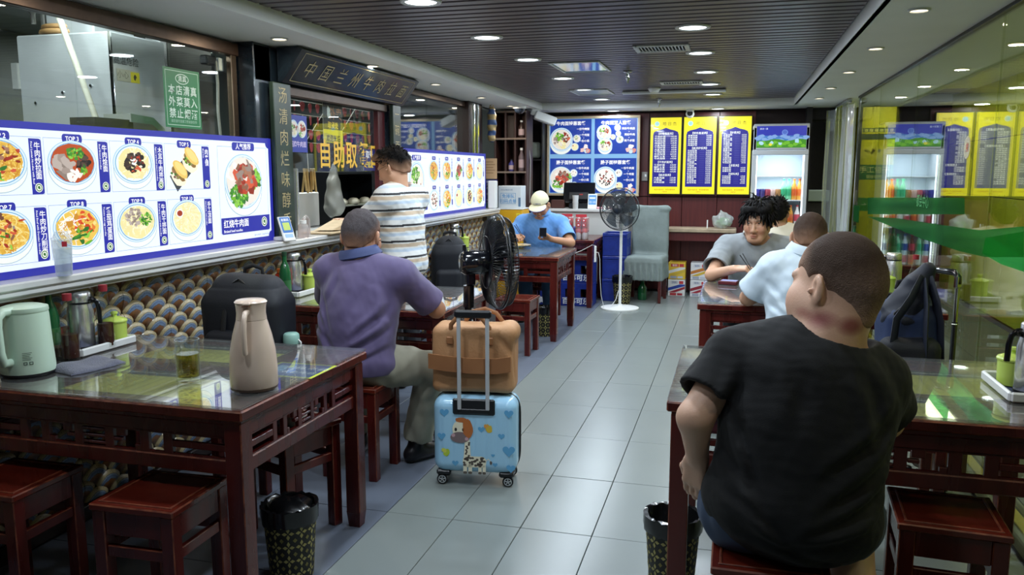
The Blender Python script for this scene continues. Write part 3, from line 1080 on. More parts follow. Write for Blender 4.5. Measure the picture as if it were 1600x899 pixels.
def menu_cell(P, x0, y0, x1, y1, top, zh, en, kind, q, L=2, den=1.0, big=False):
    line = hexc('7f93c8')
    P.frame(x0, y0, x1, y1, 0.0016, line, L)
    P.rrect(x0 + (x1 - x0) * 0.43 - 0.052, y1 - 0.018, x0 + (x1 - x0) * 0.43 + 0.052, y1 + 0.018, 0.013, INK, L + 1)
    P.text(top, x0 + (x1 - x0) * 0.43, y1, 0.026, WHITE, L + 2, 'c', 0.02)
    P.rrect(x1 - 0.058, y0, x1, y1 - 0.006, 0.012, INK, L + 1, corners=(1, 0, 0, 1))
    P.vtext(zh, x1 - 0.021, y1 - 0.034, 0.030, 0.0285, WHITE, L + 2, 0.012)
    P.text(en, x1 - 0.046, y1 - 0.018, 0.0125, WHITE, L + 2, 'l', 0.01, 1, rot=-PI / 2)
    seal(P, x1 - 0.026, y0 + 0.026, 0.018, L + 2)
    cx, cy = x0 + (x1 - x0 - 0.058) * 0.5, y0 + (y1 - y0) * 0.53
    if kind == 'bread':
        cy -= 0.016
        P.poly([(cx - 0.11, cy - 0.035), (cx - 0.06, cy - 0.11), (cx + 0.115, cy + 0.035), (cx + 0.04, cy + 0.085)], hexc('3c4046'), L)
        for (bx, by) in ((cx - 0.045, cy - 0.02), (cx + 0.045, cy + 0.045)):
            P.blob(bx, by - 0.012, 0.062, 0.048, hexc('f3ead0'), L + 3, q, 18, 0.05, -0.6)
            P.blob(bx - 0.004, by, 0.056, 0.022, hexc('8a6a3a'), L + 4, q, 16, 0.15, -0.65)
            for _ in range(24):
                a = q.random() * 2 * PI
                P.blob(bx - 0.008 + 0.045 * math.cos(a) * q.random(), by - 0.004 + 0.02 * math.sin(a), 0.008, 0.006, q.choice(PAL['beef'] + PAL['green']), L + 5, q, 6)
            P.blob(bx + 0.012, by + 0.018, 0.062, 0.030, hexc('e8c468'), L + 6, q, 18, 0.04, -0.65)
            P.blob(bx + 0.014, by + 0.021, 0.05, 0.02, hexc('f0d684'), L + 7, q, 16, 0.04, -0.65)
    else:
        dish(P, cx, cy + 0.006, 0.106, kind, L + 3, q, True, 1.6, 1.2, 0.85)


lb = thing('menu_lightbox', 'large glowing menu board of numbered dishes with a red braised beef bowl', 'menu board', (-2.63, 3.02, 1.0795), 0)
W_, H_ = 2.36, 0.588
MB().rbox((0, 0, H_ / 2), (0.05, W_, H_), 0.004).build('housing', mat('sign_housing', hexc('20242e'), 0.4), lb)
P = Print()
q = random.Random(5)
P.rect(0, 0, W_, H_, INK, 0)
P.rrect(0.028, 0.03, W_ - 0.03, H_ - 0.028, 0.02, hexc('e6f0fa'), 1)
for (cx, cy) in ((W_ - 0.03, H_ - 0.028), (W_ - 0.03, 0.03), (0.028, 0.03), (0.028, H_ - 0.028)):
    P.ell(cx, cy, 0.03, 0.03, INK, 2, 16)
Y0 = 3.02 - W_ / 2
names = [('TOP 1', '兰州牛肉面', 'Lanzhou beef noodles', 'soup'), ('TOP 2', '牛肉炒拉面', 'Fried Lamian Noodles with Beef', 'fried'), ('TOP 3', '牛肉烩面', 'Beef Braised noodles', 'braised'),
         ('TOP 4', '木耳牛肉拌面', 'Agaric and Beef mixed noodles', 'fungus'), ('TOP 5', '肉夹馍', 'Meat bun', 'bread'),
         ('TOP 6', '牛肉盖面', 'Noodles with Beef', 'beef'), ('TOP 7', '牛肉炒刀削面', 'Fried Beef with Daoxiao Noodles', 'fried'), ('TOP 8', '番茄鸡蛋面', 'Tomato and egg noodles', 'tomato'),
         ('TOP 9', '牛肉干拌面', 'Beef spicy mixed with noodles', 'beefgreen'), ('TOP 10', '手工凉面', 'Handmade cold noodles', 'cold')]
for k in range(10):
    c, r = k % 5, k // 5
    x0 = 1.893 + 0.3475 * c - Y0
    if r == 0:
        ya, yb = 0.312, 0.532
    else:
        ya, yb = 0.052, 0.268
    t_, zh, en, kd = names[k]
    menu_cell(P, x0, ya, x0 + 0.337, yb, t_, zh, en, kd, q)
x0, x1 = 3.69 - Y0, 4.148 - Y0
P.frame(x0, 0.075, x1, 0.532, 0.002, hexc('7f93c8'), 2)
P.rrect(x0 + 0.13, 0.512, x1 - 0.12, 0.556, 0.014, INK, 3)
P.text('人气推荐', (x0 + x1) / 2 + 0.005, 0.534, 0.036, WHITE, 4, 'c', 0.012)
dish(P, (x0 + x1) / 2 - 0.005, 0.345, 0.160, 'beef', 4, q, True, 1.8, 1.1, 0.93)
P.rrect(x0, 0.068, x1, 0.155, 0.012, INK, 20, corners=(0, 0, 1, 1))
P.text('红烧牛肉面', x0 + 0.02, 0.122, 0.046, WHITE, 21, 'l', 0.016)
P.text('Braised beef noodles', x0 + 0.02, 0.084, 0.020, WHITE, 21, 'l', 0.016)
seal(P, x1 - 0.055, 0.117, 0.028, 21)
P.text('图片仅供参考，请以实物为准', x1 - 0.01, 0.045, 0.011, hexc('5a64a8'), 3, 'r', 0, 1)
P.build('print', PRINT_LIT, lb, MX((0.0256, -W_ / 2, 0), (0, 1, 0), (0, 0, 1)))

W2, H2 = 2.26, 0.588
lb2 = thing('menu_lightbox', 'glowing menu board with ten small dishes and a green herb bowl, beyond the serving window', 'menu board', (-2.63, 7.27, 1.0795), 0)
MB().rbox((0, 0, H2 / 2), (0.05, W2, H2), 0.004).build('housing', mat('sign_housing', hexc('20242e'), 0.4), lb2)
P = Print()
P.rect(0, 0, W2, H2, INK, 0)
P.rrect(0.028, 0.03, W2 - 0.03, H2 - 0.028, 0.02, hexc('e6f0fa'), 1)
for (cx, cy) in ((W2 - 0.03, H2 - 0.028), (W2 - 0.03, 0.03), (0.028, 0.03), (0.028, H2 - 0.028)):
    P.ell(cx, cy, 0.03, 0.03, INK, 2, 16)
P.strip([(0.06, 0.515), (0.52, 0.515)], 0.002, hexc('7f93c8'), 2)
P.rrect(0.19, 0.492, 0.39, 0.538, 0.014, INK, 3)
P.text('人气推荐', 0.29, 0.515, 0.04, WHITE, 4, 'c', 0.012)
dish(P, 0.29, 0.33, 0.155, 'herb', 4, q, True, 1.5, 1.1, 1.0)
P.rrect(0.06, 0.068, 0.52, 0.155, 0.012, INK, 20)
P.text('牛肉拌面', 0.08, 0.12, 0.046, WHITE, 21, 'l', 0.016)
zz = ['羊肉拌面', '牛肉炒饭', '大盘鸡拌面', '孜然羊肉饭', '酸菜牛肉面', '葱爆牛肉饭', '洋葱炒肉', '青椒牛肉面', '拌三丝', '红烧羊肉面']
kk = ['fried', 'tomato', 'beef', 'tomato', 'cold', 'minced', 'tomato', 'cold', 'fungus', 'tomato']
for k in range(10):
    c, r = k % 5, k // 5
    xa = 0.555 + 0.335 * c
    ya, yb = ((0.312, 0.53), (0.052, 0.27))[r]
    P.rrect(xa + 0.10, yb - 0.028, xa + 0.19, yb + 0.004, 0.01, INK, 3)
    P.text('TOP ' + str(k + 1), xa + 0.145, yb - 0.012, 0.022, WHITE, 4, 'c', 0.015, 1)
    dish(P, xa + 0.138, (ya + yb) / 2 - 0.016, 0.096, kk[k], 4, q, False, 1.2, 1.25, 1.0)
    P.rect(xa + 0.272, ya + 0.01, xa + 0.302, yb - 0.005, hexc('cfdcf4'), 2)
    P.vtext(zz[k], xa + 0.287, yb - 0.02, 0.026, 0.026, INK, 3, 0.01, 1)
    P.rect(xa + 0.272, ya + 0.035, xa + 0.302, ya + 0.085, INK, 3)
P.build('print', PRINT_LIT, lb2, MX((0.0256, -W2 / 2, 0), (0, 1, 0), (0, 0, 1)))

# ---------------------------------------------------------------- serving window surround
GOLD = mat('gold_leaf', hexc('c8b478'), 0.45, metal=0.3)
GOLDP = hexc('b8a87a')
sv = thing('serving_window_surround', 'dark slate serving window surround with gold calligraphy on posts and slanted header', 'window surround', (-2.66, 5.1, 0))
MB().rbox((-0.045, -0.92, 1.64), (0.16, 0.17, 1.12), 0.005).build('post', NAVY, sv)
MB().rbox((0.07, -0.80, 1.535), (0.03, 0.19, 0.91), 0.004).build('plaque', mat('plaque_slate', hexc('26352e'), 0.3, coat=0.3, var=0.15), sv)
MB().rbox((-0.045, 0.90, 1.64), (0.16, 0.15, 1.12), 0.005).build('post', NAVY, sv)
MB().rbox((0.07, 0.87, 1.535), (0.03, 0.15, 0.91), 0.004).build('plaque', mat('plaque_slate', hexc('26352e'), 0.3), sv)
MB().rbox((-0.045, 0, 2.09), (0.16, 2.0, 0.20), 0.005).build('lintel', NAVY, sv)
MB().rbox((0.02, 0.0, 1.96), (0.05, 1.55, 0.05), 0.004).build('sash_rail', BRONZE, sv)
MB().rbox((0.0, 0.72, 1.53), (0.04, 0.12, 0.88), 0.004).build('sash_rail', mat('red_mahogany_jamb', hexc('4a1a20'), 0.4), sv)
Pv = Print().vtext('汤清肉烂味醇香', 0, 0, 0.10, 0.122, GOLDP, 1, -0.005, 2)
Pv.build('lettering', PRINT, sv, MX((0.086, -0.80, 1.92), (0, 1, 0), (0, 0, 1)))
Pv = Print().vtext('一碗面香飘四方', 0, 0, 0.09, 0.122, GOLDP, 1, -0.005, 2)
Pv.build('lettering', PRINT, sv, MX((0.086, 0.87, 1.92), (0, 1, 0), (0, 0, 1)))
hd = MB()
prof = [(0.06, 2.0), (0.085, 1.995), (0.225, 2.178), (0.20, 2.196), (0.06, 2.196)]
vs = [(p[0], -0.80, p[1]) for p in prof] + [(p[0], 0.995, p[1]) for p in prof]
hd.add(vs, [(0, 1, 2, 3, 4)[::-1], (5, 6, 7, 8, 9)] + [(k, 5 + k, 5 + (k + 1) % 5, (k + 1) % 5)[::-1] for k in range(5)])
hb = hd.build('header_board', NAVY, sv)
ph = Print()
ph.frame(0.06, 0.02, 1.735, 0.215, 0.004, GOLDP, 1)
for k, ch in enumerate('中国兰州牛肉拉面'):
    ph.text(ch, 0.20 + 0.20 * k, 0.118, 0.125, GOLDP, 2, 'c', -0.006, 3, shear=0.12)
ph.build('lettering', PRINT, sv, MX((0.0865, -0.80, 1.994), (0, 1, 0), (0.140, 0, 0.183)))
glz = MB().rbox((-0.02, 0, 1.715), (0.008, 1.36, 0.47), 0.001).build('pane', GLASS, sv)
ps = Print()
for k, ch in enumerate('自助取餐口'):
    ps.text(ch, 0.10 + 0.195 * k, 0.10, 0.20, hexc('e8b83a'), 1, 'c', 0.015, 2, sx=0.9)
ps.build('lettering', PRINT, sv, MX((-0.012, -0.225, 1.495), (0, 1, 0), (0, 0, 1)), label='yellow lettering on the pane')


def sheet(name, label, cat, w, h, M, draw, mt=None, thick=0.002, group=None, back=None):
    """a flat printed sheet; M maps (u, v, depth)"""
    t = thing(name, label, cat, tuple(M.translation), 0, group)
    Ml = M.copy()
    Ml.translation = (0, 0, 0)
    MB().box((w / 2, h / 2, -thick / 2), (w, h, thick), M=Ml).build('sheet', back or WHITEP, t)
    p = Print()
    draw(p)
    p.build('print', mt or PRINT, t, Ml @ T(0, 0, 0.0003))
    return t


def d_blue(p):
    p.rect(0, 0, 0.23, 0.23, hexc('2a3a9c'), 0)
    dish(p, 0.065, 0.145, 0.055, 'soup', 1, q, False, 0.5)
    dish(p, 0.165, 0.145, 0.055, 'beef', 1, q, False, 0.5)
    p.text('招牌牛肉面', 0.115, 0.05, 0.04, hexc('d8c8e8'), 1, 'c', 0.015, 1)


sheet('poster', 'small blue poster with two red bowls stuck on the serving window', 'poster', 0.23, 0.21, MX((-2.674, 4.515, 1.60), (0, 1, 0), (0, 0, 1)), d_blue)


def d_black(p):
    p.rect(0, 0, 0.28, 0.42, hexc('e0cf2a'), 0)
    p.rect(0, 0.22, 0.28, 0.42, hexc('12100e'), 1)
    p.blob(0.08, 0.34, 0.03, 0.045, hexc('f2efe6'), 2, q, 10, 0.3)
    p.text('外卖', 0.18, 0.33, 0.09, hexc('c87a3a'), 2, 'c', 0.01)
    p.text('取餐处', 0.14, 0.25, 0.05, hexc('e0b83a'), 2, 'c', 0.01)
    p.rrect(0.02, 0.0, 0.26, 0.13, 0.03, hexc('20202c'), 2)
    p.text('欢迎光临', 0.14, 0.16, 0.05, hexc('201a10'), 2, 'c', 0.01)


sheet('poster', 'black and yellow notice hanging behind the serving window', 'poster', 0.28, 0.42, MX((-2.70, 5.01, 1.545), (0, 1, 0), (0, 0, 1)), d_black)


def d_num(p):
    p.rect(0, 0, 0.2, 0.16, hexc('2a2c6a'), 0)
    p.text('取号', 0.1, 0.12, 0.06, hexc('f0f0f0'), 1, 'c', 0.02)
    p.text('一起来', 0.1, 0.045, 0.05, hexc('e8d04a'), 1, 'c', 0.02)


sheet('poster', 'small purple notice with white and yellow words low on the serving window', 'poster', 0.2, 0.16, MX((-2.674, 5.56, 1.485), (0, 1, 0), (0, 0, 1)), d_num)

# rows of red drop pennants behind the window
REDD = mat('red_pennant', hexc('b03a44'), 0.5, var=0.15)
dm = MB().prism([(0.025 * math.cos(a) * (1 if math.sin(a) > -0.2 else 0.8), 0.026 * math.sin(a) if math.sin(a) > 0 else 0.042 * math.sin(a)) for a in [k * 2 * PI / 14 + PI / 2 for k in range(14)]], -0.001, 0.001,
                M=Matrix(((0, 0, 1, 0), (1, 0, 0, 0), (0, 1, 0, 0), (0, 0, 0, 1)))).mesh('pennant')
dm.materials.append(REDD)
for r, z in enumerate((1.925, 1.835, 1.74, 1.65)):
    t = thing('pennant_garland', f'{["topmost", "second", "third", "lowest"][r]} string of red drop-shaped pennants behind the serving window glass', 'garland', (-2.86, 5.3, z), 0, 'red pennant strings')
    MB().tube([(0, -0.85, 0.03), (0, 0, 0.026), (0, 0.95, 0.03)], 0.0015, 5).build('cord', mat('white_cord', hexc('c8c8c0'), 0.6), t)
    for k in range(17):
        link_mesh('pennant', dm, t, None, None, (0.002, -0.80 + 0.104 * k, rng.uniform(-0.004, 0.004)), (0, 0, rng.uniform(-0.3, 0.3)))

# green halal notice on the kitchen glass


def d_green(p):
    G, Wt = hexc('1f7a46'), hexc('d8ece0')
    p.rrect(0, 0, 0.28, 0.295, 0.006, G, 0)
    p.frame(0.012, 0.012, 0.268, 0.283, 0.003, hexc('bfe0cc'), 1)
    p.ell(0.14, 0.245, 0.052, 0.026, Wt, 1)
    p.ell(0.14, 0.245, 0.047, 0.022, G, 2)
    p.text('清真', 0.14, 0.246, 0.034, Wt, 3, 'c', 0.01)
    for k, s_ in enumerate(('本店清真', '外菜莫入', '禁止烟酒')):
        for j, ch in enumerate(s_):
            p.text(ch, 0.055 + 0.057 * j, 0.188 - 0.058 * k, 0.052, Wt, 2, 'c', 0.014)
    p.text('请您遵守清真习惯谢谢合作', 0.14, 0.033, 0.017, hexc('a8d0b8'), 2, 'c', 0, 1)


sheet('notice_sign', 'green notice sign with white lettering on the kitchen glass', 'sign', 0.28, 0.295, MX((-2.743, 3.485, 1.70), (0, 1, 0), (0, 0, 1)), d_green, back=mat('green_board', hexc('1f7a46'), 0.4))

# ---------------------------------------------------------------- things in the kitchen
def steel_box(name, label, c, d, cat='range hood', m=None):
    t = thing(name, label, cat, (c[0], c[1], c[2] - d[2] / 2))
    MB().rbox((0, 0, d[2] / 2), d, 0.008).build('body', m or mat('hood_steel', hexc('c4c8cc'), 0.34, metal=0.6, var=0.12, scale=2.5, rvar=0.1), t)
    return t


h1 = steel_box('range_hood', 'big bright steel hood standing behind the kitchen glass, with a yellow warning sticker', (-3.40, 3.76, 1.79), (0.60, 0.41, 0.80))
MB().rbox((0.292, -0.203, 0.40), (0.02, 0.008, 0.80), 0.002).build('corner_strip', CHROME, h1)
for (x, z) in ((-0.20, 0.45), (-0.02, 0.50), (0.16, 0.53)):
    MB().cyl((x, -0.205, z), (x, -0.211, z), 0.008, 10).build('rivet', CHROME, h1)
MB().rbox((0, 0, 0.98), (0.3, 0.3, 0.36), 0.006).build('flue', mat('hood_steel', hexc('b4b8bc'), 0.3), h1)
Pk = Print()
Pk.rect(0, 0, 0.17, 0.062, hexc('b8b4a4'), 0)
Pk.rect(0.10, 0.0, 0.165, 0.055, hexc('d8c81e'), 1).blob(0.132, 0.030, 0.010, 0.017, hexc('2a2410'), 2, q, 8, 0.3)
Pk.text('小心', 0.045, 0.034, 0.042, hexc('6a665a'), 1, 'c', 0, 1)
Pk.text('高温危险', 0.075, 0.105, 0.046, hexc('26221e'), 1, 'c', 0.0, 1)
Pk.build('sticker', PRINT, h1, MX((0.302, -0.18, 0.555), (0, 1, 0), (0, 0, 1)), label='pale sticker with a yellow warning mark')
h3 = steel_box('duct_cabinet', 'dark steel duct cabinet behind the green notice', (-3.45, 4.26, 1.96), (0.60, 0.40, 1.30), 'duct', mat('dark_steel', hexc('6a6a66'), 0.4, metal=0.9, var=0.15, scale=9))
MB().rbox((0.25, -0.24, 0.65), (0.10, 0.06, 1.30), 0.006).build('post', STEEL, h3)
solo(MB().tube([(0, 0, 0.25), (0, 0, 0), (0.07, 0, -0.20), (0.22, 0, -0.62), (0.24, 0, -0.9)], 0.015, 10), 'flue_pipe', mat('cream_pipe', hexc('a8a69a'), 0.4), 'slanting cream pipe in front of the bright steel hood', 'pipe', (-3.275, 3.40, 2.28), smooth=40)
ro = thing('hose_coil', 'coil of brown hose lying on the bright steel hood', 'hose', (-3.60, 3.68, 2.19))
cl = MB()
for k, (R, z) in enumerate(((0.12, 0.018), (0.115, 0.045), (0.10, 0.03))):
    cl.ring((0, 0.01 * k, z), R * 0.9, 0.015, 'z', 26, 8)
cl.build('coil', mat('brown_hose', hexc('8a6a44'), 0.5, var=0.2), ro, 50, loc=(0.1, 0, 0))
sh = thing('hood_flap', 'curved pale hood flap beside the slanting pipe above the menu board', 'hood flap', (-3.02, 3.38, 1.60))
MB().rbox((-0.1, 0, -0.78), (0.08, 0.08, 1.62), 0.004).build('stand', DARKWALL, sh)
fl = MB()
pts = [(0.0, 0.16), (0.16, 0.15), (0.24, 0.10), (0.27, 0.02), (0.235, 0.025), (0.205, 0.08), (0.15, 0.115), (0.0, 0.12)]
fl.prism(pts, 0, 0.16, M=Matrix(((0, 0, 1, 0), (1, 0, 0, 0), (0, 1, 0, 0), (0, 0, 0, 1))))
fl.build('flap', mat('pale_metal', hexc('a8aca8'), 0.35, metal=0.6), sh, 40)
MB().box((0.08, -0.10, 0.08), (0.14, 0.25, 0.10)).build('back_plate', DARKWALL, sh)
pf = thing('pendant_pipe', 'dark stepped pipe hanging from the kitchen ceiling', 'pipe', (-3.42, 3.40, 2.21))
MB().lathe([(0.012, 0), (0.012, 0.05), (0.02, 0.06), (0.02, 0.10), (0.05, 0.12), (0.05, 0.16), (0.026, 0.18), (0.026, 0.40)], 16).build('stem', mat('dark_iron', hexc('3a3a38'), 0.4, metal=0.7), pf, 40)
fx = thing('light_panel', 'bright panel lamp on the kitchen side wall', 'lamp', (-4.30, 4.35, 2.06))
MB().rbox((0, 0.0, 0.30), (0.02, 0.02, 0.5), 0.003).build('hanger', WHITEP, fx)
MB().rbox((0, 0, 0), (0.05, 0.5, 0.16), 0.004).build('tray', WHITEP, fx)
MB().rbox((0.028, 0, 0), (0.008, 0.46, 0.13), 0.002).build('diffuser', mat('kitchen_diffuser', (0.8, 0.95, 0.85), 0.4, emit=(0.72, 0.9, 0.78), es=0.75), fx)
solo(MB().tube([(0, 0, 0.42), (0.0, 0.01, 0.3), (0, 0.0, 0.15), (0, 0.012, 0.0)], 0.008, 8), 'wall_cable', mat('grey_cable', hexc('8a8a84'), 0.5), 'thin grey cable hanging beside the green notice', 'cable', (-2.775, 3.96, 1.66), smooth=50)
lm = thing('kitchen_spotlight', 'grey spotlight bracket at the top of the kitchen glass near the slate post', 'spotlight', (-2.80, 3.93, 2.08))
MB().rbox((0, 0, 0), (0.05, 0.09, 0.05), 0.008).build('case', BLACKP, lm)
MB().rbox((0, 0.10, -0.01), (0.03, 0.05, 0.07), 0.004).build('socket', WHITEP, lm)
sp = thing('steel_shelf', 'tall steel side panel inside the serving window', 'panel', (-3.0, 4.98, 0.0))
MB().rbox((0, 0, 0.75), (0.22, 0.03, 1.5), 0.004).build('panel', STEEL, sp)
bd = thing('chopstick_bundle', 'bundle of tan sticks hanging inside the serving window', 'sticks', (-3.02, 5.36, 1.40))
MB().tube([(0, 0, 0.08), (0.02, -0.05, 0.30), (0.20, -0.05, 0.545)], 0.003, 5).build('cord', WHITEP, bd)
for k in range(9):
    MB().tube([(rng.uniform(-.02, .02), (k - 4) * 0.012, 0.10), (rng.uniform(-.03, .03), (k - 4) * 0.02, rng.uniform(-0.08, -0.05))], 0.009, 6).build('stick', mat('tan_wood', hexc('b89a62'), 0.6, var=0.2), bd, 50)
gb = thing('kitchen_worktop', 'steel worktop with a dark cupboard under it inside the serving window', 'worktop', (-3.30, 5.6, 0))
MB().rbox((0, 0, 1.02), (0.62, 2.6, 0.03), 0.004).build('top', STEEL, gb)
MB().rbox((0, 0, 0.5), (0.58, 2.5, 1.0), 0.006).build('cupboard', mat('dark_steel2', hexc('3a3e40'), 0.4, metal=0.8), gb)
bc = thing('bun_cabinet', 'black open cabinet with a shelf of white buns inside the serving window', 'cabinet', (-3.42, 6.62, 1.036))
for y in (-0.52, 0.52):
    MB().rbox((0, y, 0.22), (0.4, 0.02, 0.44), 0.003).build('side_panel', BLACKP, bc)
MB().rbox((-0.19, 0, 0.22), (0.02, 1.02, 0.44), 0.003).build('back_panel', BLACKP, bc)
MB().rbox((0, 0, 0.43), (0.4, 1.02, 0.02), 0.003).build('top', BLACKP, bc)
MB().rbox((0.0, 0, 0.15), (0.38, 1.02, 0.015), 0.003).build('shelf', mat('pale_shelf', hexc('c8d0c8'), 0.4), bc)
bun = MB().lathe([(0.0, 0.055), (0.03, 0.05), (0.052, 0.03), (0.055, 0.012), (0.045, 0.0), (0.0, 0.0)], 14).mesh('bun', 70)
bun.materials.append(mat('bun_dough', hexc('e6e6d8'), 0.7, var=0.06))
for k in range(8):
    o = link_mesh('steamed_bun', bun, None, None, None, (-3.31 + 0.05 * (k % 2), 6.2 + 0.115 * k, 1.194), (0, 0, k))
    setp(o, f'{ORD[k]} white steamed bun from the near end of the black cabinet shelf', 'bun', 'steamed buns on the shelf')


# ---------------------------------------------------------------- back wall boards
def d_board(p):
    W, H = 1.09, 0.92
    p.rect(0, 0, W, H, hexc('7fb0d8'), 0)
    B, D = hexc('1f3f9e'), hexc('ffffff')
    cells = [(0.0, 0.475, '牛肉面特惠套餐', 'soup'), (0.555, 0.475, '牛肉面双人套餐', 'soup'), (0.0, 0.0, '臊子面特惠套餐', 'beef'), (0.555, 0.0, '臊子面特惠套餐', 'minced')]
    for k, (x, y, t_, kd) in enumerate(cells):
        p.rect(x + 0.01, y + 0.012, x + 0.525, y + 0.435, B, 1)
        p.text(t_, x + 0.27, y + 0.385, 0.052, D, 2, 'c', 0.02)
        if k == 1:
            dish(p, x + 0.125, y + 0.275, 0.09, 'soup', 3, q, True, 0.7)
            dish(p, x + 0.14, y + 0.12, 0.09, 'soup', 3, q, True, 0.7)
            for (a, b_, r_, kn) in ((0.29, 0.325, 0.04, 'minced'), (0.30, 0.255, 0.034, 'cold'), (0.235, 0.215, 0.034, 'cold'), (0.32, 0.185, 0.046, 'herb')):
                dish(p, x + a, y + b_, r_, kn, 3, q, False, 0.4)
        else:
            dish(p, x + 0.15, y + 0.19, 0.145, kd, 3, q, True)
            for (a, b_, kn) in ((0.345, 0.20, 'herb'), (0.32, 0.10, 'cold')) if k == 0 else ((0.31, 0.255, 'minced'), (0.32, 0.10, 'cold')):
                dish(p, x + a, y + b_, 0.048, kn, 3, q, False, 0.4)
        for j, tt in enumerate(('一份牛肉面', '一个鸡蛋', '一份小菜') if k != 1 else ('两份牛肉面', '两份牛肉', '两个卤蛋')):
            p.text(tt, x + 0.50, y + 0.315 - 0.072 * j, 0.032, D, 2, 'r', 0.018, 1)
            if j:
                p.text('+', x + 0.43, y + 0.315 - 0.072 * j + 0.036, 0.026, D, 2, 'c', 0.01, 1)
        for (a, b_, c_) in ((0.455, 0.10, 'f2e4e0'), (0.42, 0.06, 'e8c0b4'), (0.46, 0.045, 'c8e0ec'), (0.49, 0.05, 'd88a7a')):
            p.blob(x + a, y + b_, 0.032, 0.026, hexc(c_), 4, q, 10, 0.3)


bb_ = thing('menu_board', 'blue glowing four-panel set meal board in a wooden frame on the back wall', 'menu board', (-1.705, 9.97, 1.18))
MB().rbox((0, 0.0, 0.485), (1.15, 0.05, 0.97), 0.004).build('housing', DARKWALL, bb_)
for (c_, d_) in (((0, -0.035, 0.015), (1.15, 0.03, 0.03)), ((0, -0.035, 0.955), (1.15, 0.03, 0.03)), ((-0.56, -0.035, 0.485), (0.03, 0.03, 0.91)), ((0.56, -0.035, 0.485), (0.03, 0.03, 0.91))):
    MB().rbox(c_, d_, 0.004).build('frame', mat('pale_wood_frame', hexc('b8a68a'), 0.4, var=0.1), bb_)
p = Print()
d_board(p)
p.build('print', attr_mat('backlit_print_blue', 0.2, 0.85, coat=0.5), bb_, MX((-0.545, -0.026, 0.025), (1, 0, 0), (0, 0, 1)))

DISHES = ['牛肉拉面', '羊肉拉面', '牛肉炒面', '大盘鸡面', '孜然羊肉', '红烧牛肉', '葱爆羊肉', '番茄炒蛋', '酸辣土豆', '手抓羊肉', '牛肉泡馍', '刀削面', '凉拌牛肉', '鸡蛋炒饭', '羊肉串']
SECT = [[('特色拉面类', 11), ('干拌炒面类', 4), ('盖浇面类', 3)], [('特色套餐类', 6), ('盖浇炒饭类', 18)], [('炒菜类', 17), ('凉菜类', 3), ('饮料类', 5)]]
POSE = [(-1.008, 0.362), (-0.616, 0.374), (-0.207, 0.362)]
for k, (x0, w) in enumerate(POSE):
    h = 0.905
    zb = 1.212
    t = thing('menu_poster', ['leftmost yellow glowing price list beside the blue menu board', 'middle yellow glowing price list below the round camera', 'yellow glowing price list next to the drinks fridge'][k], 'menu poster', (x0 + w / 2, 9.985, zb), 0, 'yellow price lists on the back wall')
    MB().rbox((0, 0.0, h / 2), (w + 0.022, 0.04, h + 0.022), 0.003).build('housing', mat('poster_edge', hexc('2a3010'), 0.4), t)
    p = Print()
    p.rect(0, 0, w, h, hexc('f2e62e'), 0)
    B = hexc('2c2a86')
    p.poly([(0.03, 0.085), (w - 0.03, 0.085), (w - 0.03, 0.70), (w - 0.04, 0.735), (w - 0.075, 0.752), (w / 2 + 0.05, 0.765), (w / 2, 0.785), (w / 2 - 0.05, 0.765), (0.075, 0.752), (0.04, 0.735), (0.03, 0.70)], B, 1)
    p.ell(0.075, 0.832, 0.030, 0.030, hexc('cfe8e0'), 1, 18)
    p.ell(0.075, 0.832, 0.022, 0.022, hexc('9fd8d8'), 2, 18)
    for j, ch in enumerate('哈日杰'):
        p.text(ch, 0.165 + 0.058 * j, 0.832, 0.045, hexc('6a6420'), 2, 'c', 0, 1)
    y = 0.728
    Wt = hexc('f2f6ee')
    tot = sum(n for _, n in SECT[k]) + 1.9 * len(SECT[k])
    dy = 0.62 / tot
    for (sec, n) in SECT[k]:
        y -= dy * 0.45
        p.text('【' + sec + '】', w / 2, y, 0.030, Wt, 2, 'c', 0.01, 1)
        y -= dy * 1.3
        for j in range(n):
            s_ = q.choice(DISHES)
            p.text(s_, 0.05, y, dy * 0.92, Wt, 2, 'l', 0.012, 1, sx=min(1.35, 0.145 / (dy * 0.92 * len(s_))))
            p.text(f'{q.choice([8, 10, 12, 15, 18, 22, 25, 28])}元/份', w - 0.05, y, dy * 0.86, Wt, 2, 'r', 0.012, 1)
            p.rect(w * 0.5, y - 0.001, w * 0.66, y + 0.0006, hexc('6a6cb0'), 2)
            y -= dy
        y -= dy * 0.15
    p.text('欢迎光临本店，祝您用餐愉快', w / 2, 0.05, 0.019, hexc('b0641e'), 2, 'c', 0, 1)
    p.text('订餐热线', w / 2, 0.025, 0.015, hexc('b0641e'), 2, 'c', 0, 1)
    p.build('print', attr_mat('backlit_print_yellow', 0.2, 0.95, coat=0.5), t, MX((-w / 2, -0.0206, 0), (1, 0, 0), (0, 0, 1)))

